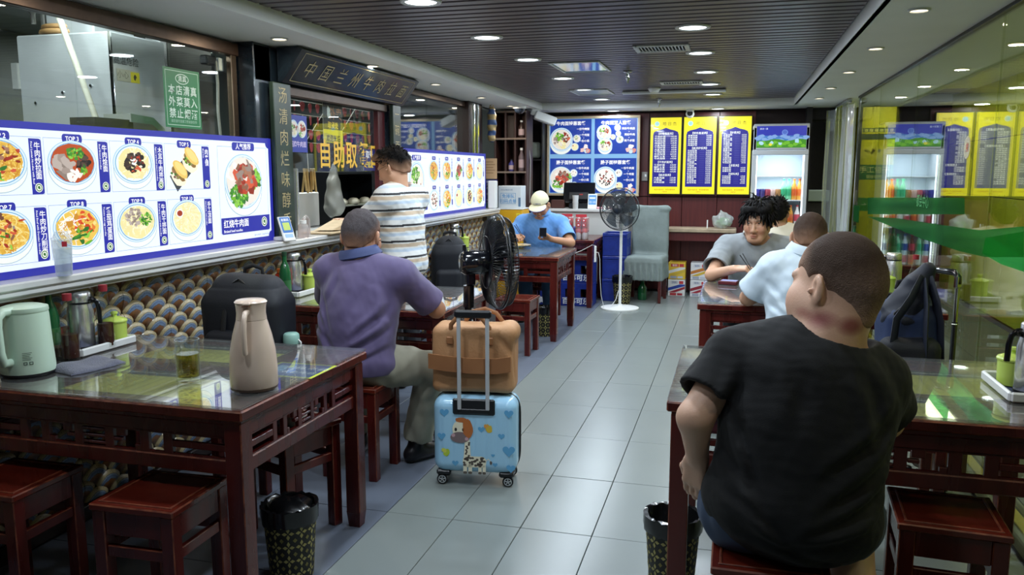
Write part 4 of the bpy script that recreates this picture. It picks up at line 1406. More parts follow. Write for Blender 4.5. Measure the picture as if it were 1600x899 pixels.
# drinks fridge
fr = thing('drinks_fridge', 'tall white drinks fridge with a lit blue sky header and shelves of bottles', 'fridge', (0.465, 9.72, 0))
FRW = mat('fridge_body', hexc('b6bcc2'), 0.35)
for x in (-0.275, 0.275):
    MB().rbox((x, 0, 0.98), (0.035, 0.56, 1.96), 0.006).build('side_panel', FRW, fr)
MB().rbox((0, 0.27, 0.98), (0.53, 0.03, 1.96), 0.004).build('back_panel', mat('fridge_liner', hexc('c8d2da'), 0.4), fr)
MB().rbox((0, 0, 0.12), (0.53, 0.54, 0.24), 0.006).build('plinth', FRW, fr)
MB().rbox((0, 0, 1.855), (0.585, 0.56, 0.285), 0.008).build('header', FRW, fr)
ph = Print()
ph.rect(0, 0, 0.52, 0.235, hexc('2a34a8'), 0)
ph.rect(0, 0.0, 0.52, 0.13, hexc('3f78c0'), 1)
for k in range(16):
    ph.blob(0.02 + 0.033 * k, 0.10 + 0.028 * math.sin(k * 1.7), 0.035, 0.02, hexc('7fa4d8'), 2, q, 10, 0.25)
ph.poly([(0, 0), (0.52, 0), (0.52, 0.085)] + [(0.52 - 0.04 * k, 0.085 + 0.01 * math.sin(k)) for k in range(1, 13)] + [(0, 0.07)], hexc('3f8a22'), 3)
for k in range(12):
    ph.blob(0.03 + 0.042 * k, 0.04 + 0.02 * math.sin(k * 2.1), 0.03, 0.018, hexc('6cb42e'), 4, q, 9, 0.3)
ph.ell(0.295, 0.165, 0.032, 0.030, hexc('6c90d8'), 4, 16)
ph.ell(0.295, 0.168, 0.024, 0.022, hexc('4a68c0'), 5, 16)
for (a, b_) in ((0.05, 0.05), (0.25, 0.04), (0.42, 0.07), (0.16, 0.05)):
    ph.blob(a, b_, 0.02, 0.02, hexc('a8d4e8'), 5, q, 8, 0.5)
ph.blob(0.15, 0.035, 0.018, 0.016, hexc('e0d83a'), 6, q, 9, 0.2)
ph.text('清凉一夏', 0.075, 0.205, 0.022, hexc('c8d4f0'), 4, 'c', 0.01, 1)
ph.build('header_print', attr_mat('backlit_header', 0.3, 0.9), fr, MX((-0.26, -0.2805, 1.738), (1, 0, 0), (0, 0, 1)))
for (c_, d_) in (((0, -0.272, 1.685), (0.585, 0.03, 0.05)), ((0, -0.272, 0.27), (0.585, 0.03, 0.06)), ((-0.272, -0.272, 0.977), (0.04, 0.03, 1.36)), ((0.272, -0.272, 0.977), (0.04, 0.03, 1.36))):
    MB().rbox(c_, d_, 0.005).build('door_frame', FRW, fr)
MB().rbox((0, -0.268, 0.977), (0.51, 0.008, 1.37), 0.001).build('door_pane', glass_mat('fridge_glass', (0.95, 0.97, 0.98)), fr)
MB().tube([(-0.262, -0.30, 0.90), (-0.262, -0.312, 0.93), (-0.262, -0.312, 1.15), (-0.262, -0.30, 1.18)], 0.008, 8).build('handle', CHROME, fr, 50)
for z in (1.42, 1.16, 0.88, 0.58):
    MB().rbox((0, 0.0, z), (0.515, 0.48, 0.012), 0.002).build('shelf', mat('fridge_shelf', hexc('e0e8ec'), 0.3), fr)
MB().rbox((0.246, -0.235, 1.0), (0.014, 0.014, 1.3), 0.002).build('light_strip', mat('fridge_strip', (1, 1, 1), 0.4, emit=(0.85, 0.93, 1.0), es=3.0), fr)
MB().rbox((-0.246, -0.235, 1.0), (0.014, 0.014, 1.3), 0.002).build('light_strip', mat('fridge_strip', (1, 1, 1), 0.4), fr)
area_light('fridge_glow', (0.465, 9.62, 1.70), 0.4, 4.5, (0.85, 0.93, 1.0), shape='RECTANGLE', sy=0.3)
area_light('fridge_glow', (0.465, 9.62, 1.40), 0.4, 4.0, (0.85, 0.93, 1.0), shape='RECTANGLE', sy=0.3)


def drink(kind, colr, liquid, x, y, z, label, group='drinks in the fridge', h=1.0):
    t = thing('drink_can' if kind == 'can' else 'drink_bottle', label, 'can' if kind == 'can' else 'bottle', (x, y, z), 0, group)
    cm = mat('drink_' + colr, hexc(colr), 0.3, var=0.1)
    if kind == 'can':
        MB().lathe([(0.026, 0), (0.031, 0.008), (0.031, 0.105), (0.026, 0.118), (0.0, 0.116)], 14).build('body', cm, t, 50)
        MB().lathe([(0.025, 0.1165), (0.025, 0.12), (0.022, 0.12), (0.0, 0.117)], 14).build('lid', CHROME, t, 50)
    else:
        lm_ = mat('liquid_' + liquid, hexc(liquid), 0.1, coat=0.5)
        MB().lathe([(0.028, 0), (0.031, 0.01), (0.031, 0.13 * h), (0.026, 0.16 * h), (0.013, 0.20 * h), (0.012, 0.225 * h), (0, 0.225 * h)], 14).build('body', lm_, t, 50)
        MB().lathe([(0.0318, 0.045), (0.0318, 0.12)], 14).build('paper_label', cm, t, 50)
        MB().lathe([(0.014, 0.225 * h), (0.014, 0.245 * h), (0, 0.247 * h)], 12).build('cap', cm, t, 50)
    return t


for k, (kd, c1, c2) in enumerate([('can', '2a2c8a', ''), ('can', '3a3470', ''), ('can', '9a3a4a', ''), ('can', 'c8a8a0', ''), ('can', 'a8784a', ''), ('bottle', '3fae7a', '8ad0a8'), ('bottle', '3fae7a', '7ac89a'), ('bottle', 'd8622a', 'e0983a'), ('bottle', 'e0702e', 'e8a844')]):
    drink(kd, c1, c2, 0.465 - 0.225 + 0.056 * k, 9.56, 1.166, f'{ORD[k]} {"can" if kd == "can" else "bottle"} from the handle side on the fridge shelf below the empty one', h=0.95)
for k in range(7):
    drink('bottle', ['c84a5a', 'e0e4e0', 'd8622a'][k % 3], ['e8e4e0', 'e8ece8', 'e0983a'][k % 3], 0.465 - 0.21 + 0.07 * k, 9.56, 0.886, f'{ORD[k]} bottle from the handle side on the middle fridge shelf', h=0.9)
for k in range(7):
    drink('bottle', ['3a58a8', '3fae7a', 'c84a5a'][k % 3], ['c8dce8', '8ad0a8', '5a2a1a'][k % 3], 0.465 - 0.21 + 0.07 * k, 9.56, 0.586, f'{ORD[k]} bottle from the handle side on the low fridge shelf', h=0.9)
rb = thing('recess_cabinet', 'grey-green cabinet end in the dark recess beside the fridge', 'cabinet', (0.97, 10.85, 0))
MB().rbox((0, 0, 0.55), (0.26, 0.3, 1.1), 0.01).build('body', DARKWALL, rb)
MB().rbox((0, -0.01, 1.18), (0.3, 0.34, 0.14), 0.01).build('top', mat('grey_green', hexc('8fa09a'), 0.5), rb)

# ---------------------------------------------------------------- tables and stools
def lattice(L, h=0.075):
    """carved fret between the rails of an apron, along x, z from 0 to h"""
    m = MB()
    t = 0.016
    x = -L / 2
    seq = [('slot', .13), ('post', .022), ('hole', .035), ('post', .022), ('hook', .065), ('post', .022), ('tri', .055), ('post', .022), ('hookr', .065), ('post', .022), ('hole', .035), ('post', .022), ('slot', .13)]
    k = L / sum(w for _, w in seq)
    for kind, w in seq:
        w *= k
        c = x + w / 2
        if kind == 'post':
            m.rbox((c, 0, h / 2), (w, t, h), 0.002)
        elif kind == 'slot':
            m.rbox((c, 0, h / 2), (w, t, 0.022), 0.002)
        elif kind == 'tri':
            for z in (0.2, 0.5, 0.8):
                m.rbox((c, 0, h * z), (w, t, 0.010), 0.002)
        elif kind in ('hook', 'hookr'):
            s_ = 1 if kind == 'hook' else -1
            m.rbox((c + s_ * w * 0.22, 0, h * 0.80), (w * 0.36, t, h * 0.4), 0.003)
            m.rbox((c + s_ * w * 0.34, 0, h * 0.45), (w * 0.3, t, 0.012), 0.002)
            m.rbox((c - s_ * w * 0.4, 0, h * 0.15), (w * 0.2, t, h * 0.3), 0.002)
        x += w
    m.box((0, 0, 0.003), (L, t * 0.9, 0.006))
    m.box((0, 0, h - 0.003), (L, t * 0.9, 0.006))
    return m


def make_table(label, w, d, x, y, glass=True, h=0.75):
    t = thing('dining_table', label, 'table', (x, y, 0), 0, 'dark mahogany dining tables')
    top = MB()
    top.rbox((0, 0, h - 0.024), (w, d, 0.034), 0.005, 0, 1)
    top.rbox((0, 0, h - 0.050), (w - 0.03, d - 0.03, 0.022), 0.006, 0, 0)
    top.build('tabletop', [WOOD, WORN], t)
    for sx in (-1, 1):
        for sy in (-1, 1):
            lx, ly = sx * (w / 2 - 0.045), sy * (d / 2 - 0.045)
            lg = MB().rbox((lx, ly, 0.38), (0.062, 0.062, 0.64), 0.003, 0, 1)
            lg.add([(lx - .031, ly - .031, .07), (lx + .031, ly - .031, .07), (lx + .031, ly + .031, .07), (lx - .031, ly + .031, .07),
                    (lx - .024, ly - .024, 0), (lx + .024, ly - .024, 0), (lx + .024, ly + .024, 0), (lx - .024, ly + .024, 0)],
                   [(0, 1, 5, 4), (1, 2, 6, 5), (2, 3, 7, 6), (3, 0, 4, 7), (4, 5, 6, 7)])
            lg.build('leg', [WOOD, WORN], t)
    for ax, L, off in (('x', w - 0.152, d / 2 - 0.04), ('y', d - 0.152, w / 2 - 0.04)):
        for s_ in (-1, 1):
            M = T(0, s_ * off, 0) if ax == 'x' else T(s_ * off, 0, 0) @ rotz(PI / 2)
            MB().rbox((0, 0, h - 0.083), (L, 0.024, 0.045), 0.003, 0, 0, M).build('rail', [WOOD, WORN], t)
            MB().rbox((0, 0, h - 0.205), (L, 0.024, 0.05), 0.004, 0, 1, M).build('rail', [WOOD, WORN], t)
            lt = lattice(L)
            lt2 = MB().add(lt.v, lt.f, 0, M @ T(0, 0, h - 0.181))
            lt2.build('lattice', WOOD, t)
    if glass:
        MB().rbox((0, 0, h + 0.0005), (w - 0.004, d - 0.004, 0.008), 0.0015).build('glass_top', TABLEGLASS, t)
    return t


ZT = 0.7555
make_table('mahogany table carrying a mint kettle and a beige vacuum jug', 1.18, 0.89, -2.035, 2.545)
make_table('mahogany table where the man in the purple polo sits', 1.18, 0.86, -2.04, 4.36)
make_table('mahogany table where the man in the cream cap eats', 1.18, 0.84, -2.035, 7.18)
make_table('mahogany table at the back carrying red drink packs, over blue crates', 0.76, 0.82, -1.83, 9.0, False)
make_table('mahogany table in front of the man in the black T-shirt', 1.28, 0.84, 0.452, 2.99)
make_table('mahogany table shared by the young man in grey and the man in the pale shirt', 1.28, 0.92, 0.458, 5.05)
make_table('mahogany table farthest back along the clear glass wall', 1.20, 0.84, 0.50, 7.35)


def make_stool(label, x, y, rz=0.0):
    t = thing('square_stool', label, 'stool', (x, y, 0), rz, 'square mahogany stools')
    st_ = MB().rbox((0, 0, 0.449), (0.30, 0.30, 0.022), 0.004, 0, 1)
    st_.build('seat', [WOODTOP, WORN], t)
    gr = MB()
    for (c_, d_) in (((0, -0.125, 0.461), (0.262, 0.007, 0.004)), ((0, 0.125, 0.461), (0.262, 0.007, 0.004)), ((-0.125, 0, 0.461), (0.007, 0.25, 0.004)), ((0.125, 0, 0.461), (0.007, 0.25, 0.004))):
        gr.rbox(c_, d_, 0.0015)
    gr.build('seat_border', WORN, t)
    for sx in (-1, 1):
        for sy in (-1, 1):
            MB().rbox((sx * 0.122, sy * 0.122, 0.219), (0.044, 0.044, 0.438), 0.003, 0, 1).build('leg', [WOOD, WORN], t)
    for k in range(4):
        M = rotz(k * PI / 2)
        MB().rbox((0, -0.130, 0.398), (0.20, 0.018, 0.078), 0.003, 0, 1, M).build('apron', [WOOD, WORN], t)
        MB().rbox((0, -0.128, 0.305), (0.20, 0.02, 0.036), 0.003, 0, 1, M).build('stretcher', [WOOD, WORN], t)
    return t


s0 = make_stool('empty mahogany stool nearer the aisle before the mint kettle table', -1.755, 2.10, 0.03)
for (x, y, rz, lab) in ((-2.32, 2.07, 0.02, 'empty mahogany stool by the tiled wall in front of the mint kettle table'),
                        (-1.74, 2.86, -0.34, 'turned mahogany stool standing between the beige jug table and the purple polo man'),
                        (-1.75, 3.54, 0.0, 'mahogany stool under the man in the purple polo'),
                        (-1.69, 6.32, -0.03, 'empty mahogany stool behind the black fan near the man in the cap'),
                        (0.125, 2.19, 0.0, 'mahogany stool under the man in the black T-shirt'),
                        (0.655, 2.60, -0.06, 'empty mahogany stool beside the man in the black T-shirt, by the glass wall'),
                        (-1.85, 7.98, 0.0, 'mahogany stool under the man in the cream cap'),
                        (0.36, 4.40, 0.0, 'mahogany stool under the man in the pale blue shirt'),
                        (0.15, 5.86, 0.0, 'mahogany stool under the young man in the grey T-shirt'),
                        (0.32, 6.72, 0.0, 'mahogany stool under the diner in the cream shirt with dashes'),
                        (-2.17, 3.26, 0.0, 'mahogany stool carrying the big black backpack behind the beige jug'),
                        (-2.09, 5.80, 0.0, 'mahogany stool carrying the slim black backpack behind the standing man'),
                        (0.765, 3.80, 0.0, 'mahogany stool carrying the navy blue backpack')):
    dup(s0, (x, y, 0), rz, lab)

# printed menu sheets lying under the table glass


def d_sheet(w, h, kind):
    def f(p):
        if kind == 'yellow':
            p.rect(0, 0, w, h, hexc('c9c452'), 0)
            p.rect(0, h - 0.07, w, h, hexc('2e3a2a'), 1)
            for k in range(12):
                p.rect(0.03 + w / 13 * k, 0.03, 0.03 + w / 13 * k + 0.012, h - 0.10, hexc('b2ad3c'), 1)
            for k in range(9):
                p.text(DISHES[k], 0.04 + w / 10 * k + 0.02, h - 0.035, 0.022, hexc('c8d0c0'), 2, 'c', 0.01, 1)
        else:
            p.rect(0, 0, w, h, hexc('1f4a9a'), 0)
            p.frame(0, 0, w, h, 0.012, hexc('c8d02e'), 1)
            p.blob(w * 0.2, h * 0.5, w * 0.12, h * 0.28, hexc('7fb0d8'), 1, q, 12, 0.2)
            p.text('扫码点餐', w * 0.62, h * 0.66, 0.045, hexc('e8eef4'), 2, 'c', 0.01, 1)
            p.text('欢迎光临', w * 0.62, h * 0.34, 0.036, hexc('e8eef4'), 2, 'c', 0.01, 1)
    return f


SHEETB = mat('sheet_paper', hexc('d8d8b8'), 0.6)


def menu_sheet(label, x, y, w, h, kind, rz=0.0):
    M = T(x, y, 0.7442 + 0.0004) @ rotz(rz)
    t = thing('menu_sheet', label, 'menu sheet', (x, y, 0.7442), rz, 'menu sheets under the table glass')
    MB().box((0, 0, 0.0), (w, h, 0.0012)).build('sheet', SHEETB, t)
    p = Print()
    Print.STEP, keep = 0.00008, Print.STEP
    d_sheet(w, h, kind)(p)
    Print.STEP = keep
    p.build('print', PRINT, t, T(-w / 2, -h / 2, 0.0008))
    return t


menu_sheet('yellow menu sheet under the glass in front of the tea mug, nearer edge', -1.92, 2.33, 0.56, 0.30, 'yellow', 0.02)
menu_sheet('yellow menu sheet under the glass behind the tea mug', -2.02, 2.78, 0.56, 0.26, 'yellow', 0.02)
menu_sheet('blue notice sheet under the glass beside the beige jug', -1.56, 2.62, 0.24, 0.20, 'blue', 0.0)
menu_sheet('yellow menu sheet under the glass in front of the purple polo man', -2.25, 4.25, 0.44, 0.30, 'yellow')
menu_sheet('blue notice sheet under the glass before the black T-shirt man, aisle side', -0.06, 2.83, 0.18, 0.24, 'blue', 0.0)
menu_sheet('small yellow menu sheet under the glass beside the black T-shirt man', 0.50, 2.72, 0.26, 0.22, 'yellow', 0.0)
menu_sheet('yellow menu sheet under the glass below the green jar near the entrance', 0.80, 3.05, 0.50, 0.34, 'yellow', 0.0)
menu_sheet('blue notice sheet under the glass by the young man’s phone box', -0.10, 4.78, 0.16, 0.26, 'blue', 0.0)
menu_sheet('blue notice sheet under the glass before the man in the cap', -1.86, 7.35, 0.30, 0.24, 'blue', 0.0)

# ---------------------------------------------------------------- table ware
LIME = mat('lime_ceramic', hexc('b9d05e'), 0.3, coat=0.3)
TRAYM = mat('tray_melamine', hexc('d6d8d8'), 0.35)


def steel_pot(label, x, y, rz, z=ZT):
    t = thing('steel_vacuum_pot', label, 'pot', (x, y, z), rz, 'steel vacuum pots on the tables')
    MB().lathe([(0.046, 0.010), (0.049, 0.014), (0.049, 0.155), (0.044, 0.175), (0.042, 0.186)], 28).build('body', STEEL, t, 50)
    MB().lathe([(0.046, 0.0), (0.0505, 0.002), (0.0505, 0.012), (0.046, 0.013)], 28).build('base', BLACKP, t, 50)
    MB().lathe([(0.043, 0.186), (0.043, 0.193)], 24).build('collar', BLACKP, t, 50)
    MB().lathe([(0.041, 0.193), (0.042, 0.196), (0.042, 0.228), (0.038, 0.233), (0, 0.234)], 28).build('lid', STEEL, t, 50)
    h = MB()
    h.tube([(0.035, 0, 0.205), (0.055, 0, 0.205), (0.072, 0, 0.19), (0.078, 0, 0.16), (0.080, 0, 0.105)], 0.010, 8, flat=0.6)
    h.rbox((0.045, 0, 0.198), (0.03, 0.02, 0.02), 0.004)
    h.build('handle', BLACKG, t, 50)
    return t


def lime_jar(label, x, y, z=ZT):
    t = thing('lime_jar', label, 'jar', (x, y, z), 0, 'lime green jars on the tables')
    MB().lathe([(0.038, 0.0), (0.044, 0.004), (0.046, 0.075), (0.046, 0.085), (0.0, 0.084)], 26).build('body', LIME, t, 40)
    ld = MB().lathe([(0.049, 0.086), (0.050, 0.092), (0.046, 0.098), (0.020, 0.108), (0.0, 0.109)], 26)
    ld.lathe([(0.010, 0.107), (0.009, 0.114), (0.015, 0.122), (0.013, 0.130), (0, 0.132)], 16)
    ld.build('lid', LIME, t, 40)
    return t


def tray(label, x, y, rz, L=0.28, W=0.16, z=ZT):
    t = thing('serving_tray', label, 'tray', (x, y, z), rz, 'white serving trays on the tables')
    MB().rbox((0, 0, 0.005), (W - 0.02, L - 0.02, 0.008), 0.003).build('base', mat('tray_navy', hexc('3a4060'), 0.4), t)
    r = MB()
    for (c_, d_) in (((0, -L / 2, 0.017), (W, 0.014, 0.032)), ((0, L / 2, 0.017), (W, 0.014, 0.032)), ((-W / 2, 0, 0.017), (0.014, L, 0.032)), ((W / 2, 0, 0.017), (0.014, L, 0.032))):
        r.rbox(c_, d_, 0.005)
    r.build('rim', TRAYM, t)
    return t


def bottle(label, x, y, z, kind, group=None, h=1.0):
    t = thing('sauce_bottle', label, 'bottle', (x, y, z), 0, group)
    if kind == 'green':
        MB().lathe([(0.030, 0), (0.033, 0.006), (0.033, 0.15), (0.024, 0.19), (0.013, 0.215), (0.012, 0.255), (0, 0.255)], 20).build('glass', mat('green_glass_solid', hexc('1c5a34'), 0.1, coat=0.6), t, 50)
        MB().lathe([(0.0335, 0.05), (0.0335, 0.11)], 20).build('paper_label', mat('green_label', hexc('2f6a3a'), 0.5), t, 50)
        MB().lathe([(0.014, 0.25), (0.0145, 0.272), (0, 0.274)], 16).build('cap', mat('dark_green_cap', hexc('20402c'), 0.4), t, 50)
    elif kind == 'red':
        MB().lathe([(0.030, 0), (0.034, 0.006), (0.034, 0.14), (0.018, 0.20), (0.015, 0.235), (0, 0.235)], 20).build('glass', JARGLASS, t, 50)
        MB().lathe([(0.0, 0.008), (0.030, 0.008), (0.030, 0.10), (0.0, 0.10)], 18).build('sauce', mat('dark_vinegar', hexc('3a1a12'), 0.2), t, 50)
        MB().lathe([(0.0165, 0.232), (0.017, 0.258), (0, 0.260)], 16).build('cap', mat('red_cap', hexc('942a34'), 0.4), t, 50)
    elif kind == 'orange':
        MB().lathe([(0.028, 0), (0.031, 0.006), (0.031, 0.16), (0.018, 0.20), (0.014, 0.23), (0, 0.23)], 20).build('body', mat('pink_bottle', hexc('c89a8a'), 0.3), t, 50)
        MB().lathe([(0.018, 0.228), (0.018, 0.256), (0, 0.258)], 16).build('cap', mat('orange_cap', hexc('c87a5a'), 0.4), t, 50)
    else:
        MB().rbox((0, 0, 0.07), (0.06, 0.05, 0.14), 0.012).build('body', mat('chilli_red', hexc('b8361e'), 0.35, var=0.3, scale=40), t, 40)
        MB().lathe([(0.022, 0.14), (0.022, 0.165), (0, 0.166)], 16).build('cap', mat('orange_cap2', hexc('d86a2a'), 0.4), t, 50)
    return t


tray('white tray behind the mint kettle under the steel pot', -2.525, 2.685, 0.0, 0.30, 0.15)
steel_pot('steel vacuum pot on the tray beside the mint kettle', -2.545, 2.645, 0.25, ZT + 0.009)
lime_jar('lime jar beside the pot near the mint kettle', -2.510, 2.790, ZT + 0.009)
tray('white tray next to the purple polo man', -2.50, 4.27, 0.0, 0.30, 0.17)
steel_pot('steel vacuum pot next to the purple polo man', -2.535, 4.28, 0.0, ZT + 0.009)
lime_jar('lime jar next to the purple polo man', -2.475, 4.365, ZT + 0.009)
steel_pot('steel vacuum pot beyond the black fan, by the slim backpack', -2.55, 7.22, 0.6)
lime_jar('lime jar beyond the black fan', -2.50, 7.36)
tray('white tray holding the lime jar by the navy backpack', 0.90, 5.12, 0.0, 0.28, 0.16)
steel_pot('steel vacuum pot standing behind the navy backpack', 0.95, 5.34, 2.6)
lime_jar('lime jar between the black T-shirt man’s head and the navy backpack', 0.885, 5.15, ZT + 0.009)
tray('white tray by the glass wall, nearest the entrance', 0.965, 2.955, 0.0, 0.30, 0.20)
lime_jar('lime jar by the glass wall, nearest the entrance', 0.925, 3.01, ZT + 0.009)
steel_pot('steel vacuum pot by the glass wall, nearest the entrance', 0.950, 2.905, 3.3, ZT + 0.009)
bottle('tall green bottle standing behind the mint kettle', -2.605, 2.555, ZT, 'green')
bottle('red-capped clear sauce bottle behind the steel pot, nearer the kettle', -2.468, 2.505, ZT, 'red', 'red-capped sauce bottles')
bottle('clear sauce bottle with red cap behind the steel pot, farther from the kettle', -2.472, 2.695, ZT + 0.009, 'red', 'red-capped sauce bottles')
bottle('green bottle by the wall beside the purple polo man', -2.46, 4.06, ZT, 'green')
bottle('orange chilli sauce tub beside the green bottle by the purple polo man', -2.53, 4.13, ZT, 'tub')
bottle('red-capped bottle poking up above the navy backpack', 1.0, 4.98, ZT, 'red')
bottle('clear red-capped bottle near the lime jar beyond the black fan', -2.59, 6.98, ZT, 'red')
bottle('green bottle by the glass wall at the table farthest back', 0.98, 7.3, ZT, 'green')
cjar = thing('chilli_jar', 'clear glass jar of dark chilli beside the mint kettle', 'jar', (-2.54, 2.525, ZT))
MB().lathe([(0.034, 0), (0.037, 0.004), (0.039, 0.105), (0.037, 0.105), (0.035, 0.006), (0, 0.006)], 24).build('glass', JARGLASS, cjar, 50)
MB().lathe([(0.0, 0.0065), (0.034, 0.0065), (0.035, 0.042), (0.0, 0.046)], 20).build('chilli', mat('chilli_flakes', hexc('5a3a1e'), 0.7, col2=hexc('2a160c'), scale=160, bump=0.5), cjar, 60)
pk = thing('tea_packet', 'small red and yellow packet standing behind the chilli jar', 'packet', (-2.605, 2.635, ZT))
MB().rbox((0, 0, 0.05), (0.03, 0.09, 0.10), 0.004).build('box', mat('packet_red', hexc('a82a22'), 0.5), pk)
MB().rbox((0.0158, 0, 0.03), (0.001, 0.07, 0.04), 0.0003).build('band', mat('packet_yellow', hexc('d8b83a'), 0.5), pk)

# mint kettle
MINT = mat('mint_plastic', hexc('c2dac6'), 0.32, coat=0.15)
kt = thing('electric_kettle', 'pale mint electric kettle with an open side handle', 'kettle', (-2.445, 2.285, ZT), math.radians(280))
MB().lathe([(0.088, 0.012), (0.089, 0.03), (0.083, 0.12), (0.079, 0.215), (0.077, 0.228)], 36).build('body', MINT, kt, 50)
MB().lathe([(0.086, 0), (0.089, 0.003), (0.089, 0.010), (0.086, 0.012)], 36).build('base', BLACKP, kt, 50)
MB().lathe([(0.078, 0.228), (0.080, 0.232), (0.078, 0.245), (0.055, 0.252), (0, 0.254)], 36).build('lid', MINT, kt, 50)
MB().tube([(0.060, 0, 0.238), (0.105, 0, 0.240), (0.128, 0, 0.225), (0.134, 0, 0.19), (0.130, 0, 0.10), (0.118, 0, 0.062), (0.078, 0, 0.058)], 0.016, 10, flat=0.8).build('handle', MINT, kt, 60)
MB().lathe([(0.024, 0), (0.02, 0.02), (0, 0.03)], 12, M=T(-0.076, 0, 0.208) @ Matrix.Rotation(-0.9, 4, 'Y')).build('spout', MINT, kt, 50)
pk_ = Print()
for k in range(5):
    pk_.rect(0, 0.03 - 0.006 * k, 0.03 - 0.004 * (k % 3), 0.032 - 0.006 * k, hexc('6a7a6e'), 1)
for k in range(2):
    pk_.frame(0.002 + 0.018 * k, -0.012, 0.014 + 0.018 * k, -0.001, 0.0025, hexc('4a5a50'), 1)
a_ = math.radians(-40 - 280 + 360 - 4)
pk_.build('print', PRINT, kt, MX((0.0885 * math.cos(a_) - 0.015 * -math.sin(a_), 0.0885 * math.sin(a_) - 0.015 * math.cos(a_), 0.06), (-math.sin(a_), math.cos(a_), 0), (0, 0, 1)))

# towel
tw = MB()
pts = []
nx, ny = 14, 10
for L_ in range(2):
    for j in range(ny + 1):
        for i in range(nx + 1):
            u, v = i / nx, j / ny
            e = min(1, 6 * min(u, 1 - u)) ** 0.5 * min(1, 6 * min(v, 1 - v)) ** 0.5
            z = (0.004 + (0.014 + 0.006 * math.sin(5 * u + 2 * v) + 0.004 * math.sin(9 * v)) * e) if L_ else 0.0
            pts.append(((u - .5) * 0.155 + 0.008 * math.sin(4 * v), (v - .5) * 0.225 + 0.008 * math.sin(3 * u), z))
fs = []
n1 = (nx + 1) * (ny + 1)
for j in range(ny):
    for i in range(nx):
        a = j * (nx + 1) + i
        fs.append((a + 1, a, a + nx + 1, a + nx + 2))
        fs.append((n1 + a, n1 + a + 1, n1 + a + nx + 2, n1 + a + nx + 1))
edge = [i for i in range(nx + 1)] + [(j + 1) * (nx + 1) - 1 for j in range(1, ny + 1)] + [ny * (nx + 1) + i for i in range(nx - 1, -1, -1)] + [j * (nx + 1) for j in range(ny - 1, 0, -1)]
for k in range(len(edge)):
    a, b2 = edge[k], edge[(k + 1) % len(edge)]
    fs.append((a, b2, n1 + b2, n1 + a))
tw.add(pts, fs)
solo(tw, 'folded_cloth', mat('grey_terry', hexc('5c5f70'), 0.9, var=0.15, scale=30, bump=0.5, bscale=220, sheen=0.3), 'folded grey wiping cloth in front of the mint kettle', 'cloth', (-2.315, 2.415, ZT), -0.22, smooth=80)

# tea mug
mg = thing('tea_mug', 'straight clear glass mug of green tea with leaves', 'mug', (-1.815, 2.345, ZT), math.radians(20))
MB().lathe([(0.036, 0), (0.040, 0.003), (0.0415, 0.148), (0.0385, 0.148), (0.0375, 0.018), (0, 0.016)], 32).build('glass', JARGLASS, mg, 50)
MB().lathe([(0.0, 0.0185), (0.0366, 0.0185), (0.0378, 0.098), (0.0, 0.098)], 28).build('tea', glass_mat('green_tea', (0.78, 0.70, 0.22), 0.03), mg, 50)
lv = MB()
for k in range(46):
    a, d = rng.random() * 2 * PI, 0.034 * math.sqrt(rng.random())
    z = 0.022 + 0.026 * rng.random() if k < 36 else 0.05 + 0.04 * rng.random()
    M = T(d * math.cos(a), d * math.sin(a), z) @ Matrix.Rotation(rng.random() * 6, 4, 'Z') @ Matrix.Rotation(rng.uniform(-0.8, 0.8), 4, 'X')
    lv.blob((0, 0, 0), (0.008, 0.003, 0.0012), 6, 4, M=M)
setp(lv.build('tea_leaves', mat('tea_leaf', hexc('5a4a1e'), 0.6, var=0.3), mg), kind='stuff')
MB().tube([(0.0405, 0, 0.128), (0.058, 0, 0.124), (0.066, 0, 0.10), (0.066, 0, 0.06), (0.057, 0, 0.04), (0.0395, 0, 0.036)], 0.0055, 8, flat=1.3, M=rotz(math.radians(-95))).build('handle', JARGLASS, mg, 60)

# beige vacuum jug
BEI = mat('beige_plastic', hexc('dcc6b4'), 0.22, coat=0.3)
jg = thing('vacuum_jug', 'beige vacuum jug with a strap handle and a push lid', 'jug', (-1.545, 2.33, ZT), math.radians(-72))
jg.scale = (1, 1, 0.935)
MB().lathe([(0.076, 0.008), (0.0785, 0.012), (0.0785, 0.07), (0.074, 0.14), (0.064, 0.195), (0.054, 0.235), (0.0495, 0.252)], 40).build('body', BEI, jg, 60)
MB().lathe([(0.074, 0), (0.077, 0.002), (0.077, 0.008)], 40).build('base', mat('brown_base', hexc('4a3a30'), 0.4), jg, 50)
MB().lathe([(0.050, 0.253), (0.0475, 0.275), (0.0490, 0.300), (0.0515, 0.312)], 36).build('neck', BEI, jg, 60)
MB().lathe([(0.0525, 0.312), (0.0535, 0.315), (0.047, 0.322), (0, 0.324)], 36).build('lid', BEI, jg, 60)
MB().rbox((-0.055, 0, 0.309), (0.03, 0.03, 0.012), 0.004).build('spout', BEI, jg)
MB().tube([(0.048, 0, 0.285), (0.072, 0, 0.283), (0.088, 0, 0.262), (0.094, 0, 0.215), (0.094, 0, 0.16), (0.088, 0, 0.145)], 0.012, 10, flat=0.7).build('handle', BEI, jg, 60)
MB().rbox((0.050, 0, 0.314), (0.022, 0.026, 0.012), 0.004).build('lid_button', BEI, jg)
MB().rbox((0.0505, 0, 0.3065), (0.0235, 0.030, 0.0025), 0.001).build('button_outline', mat('brown_line', hexc('6a4630'), 0.4), jg)

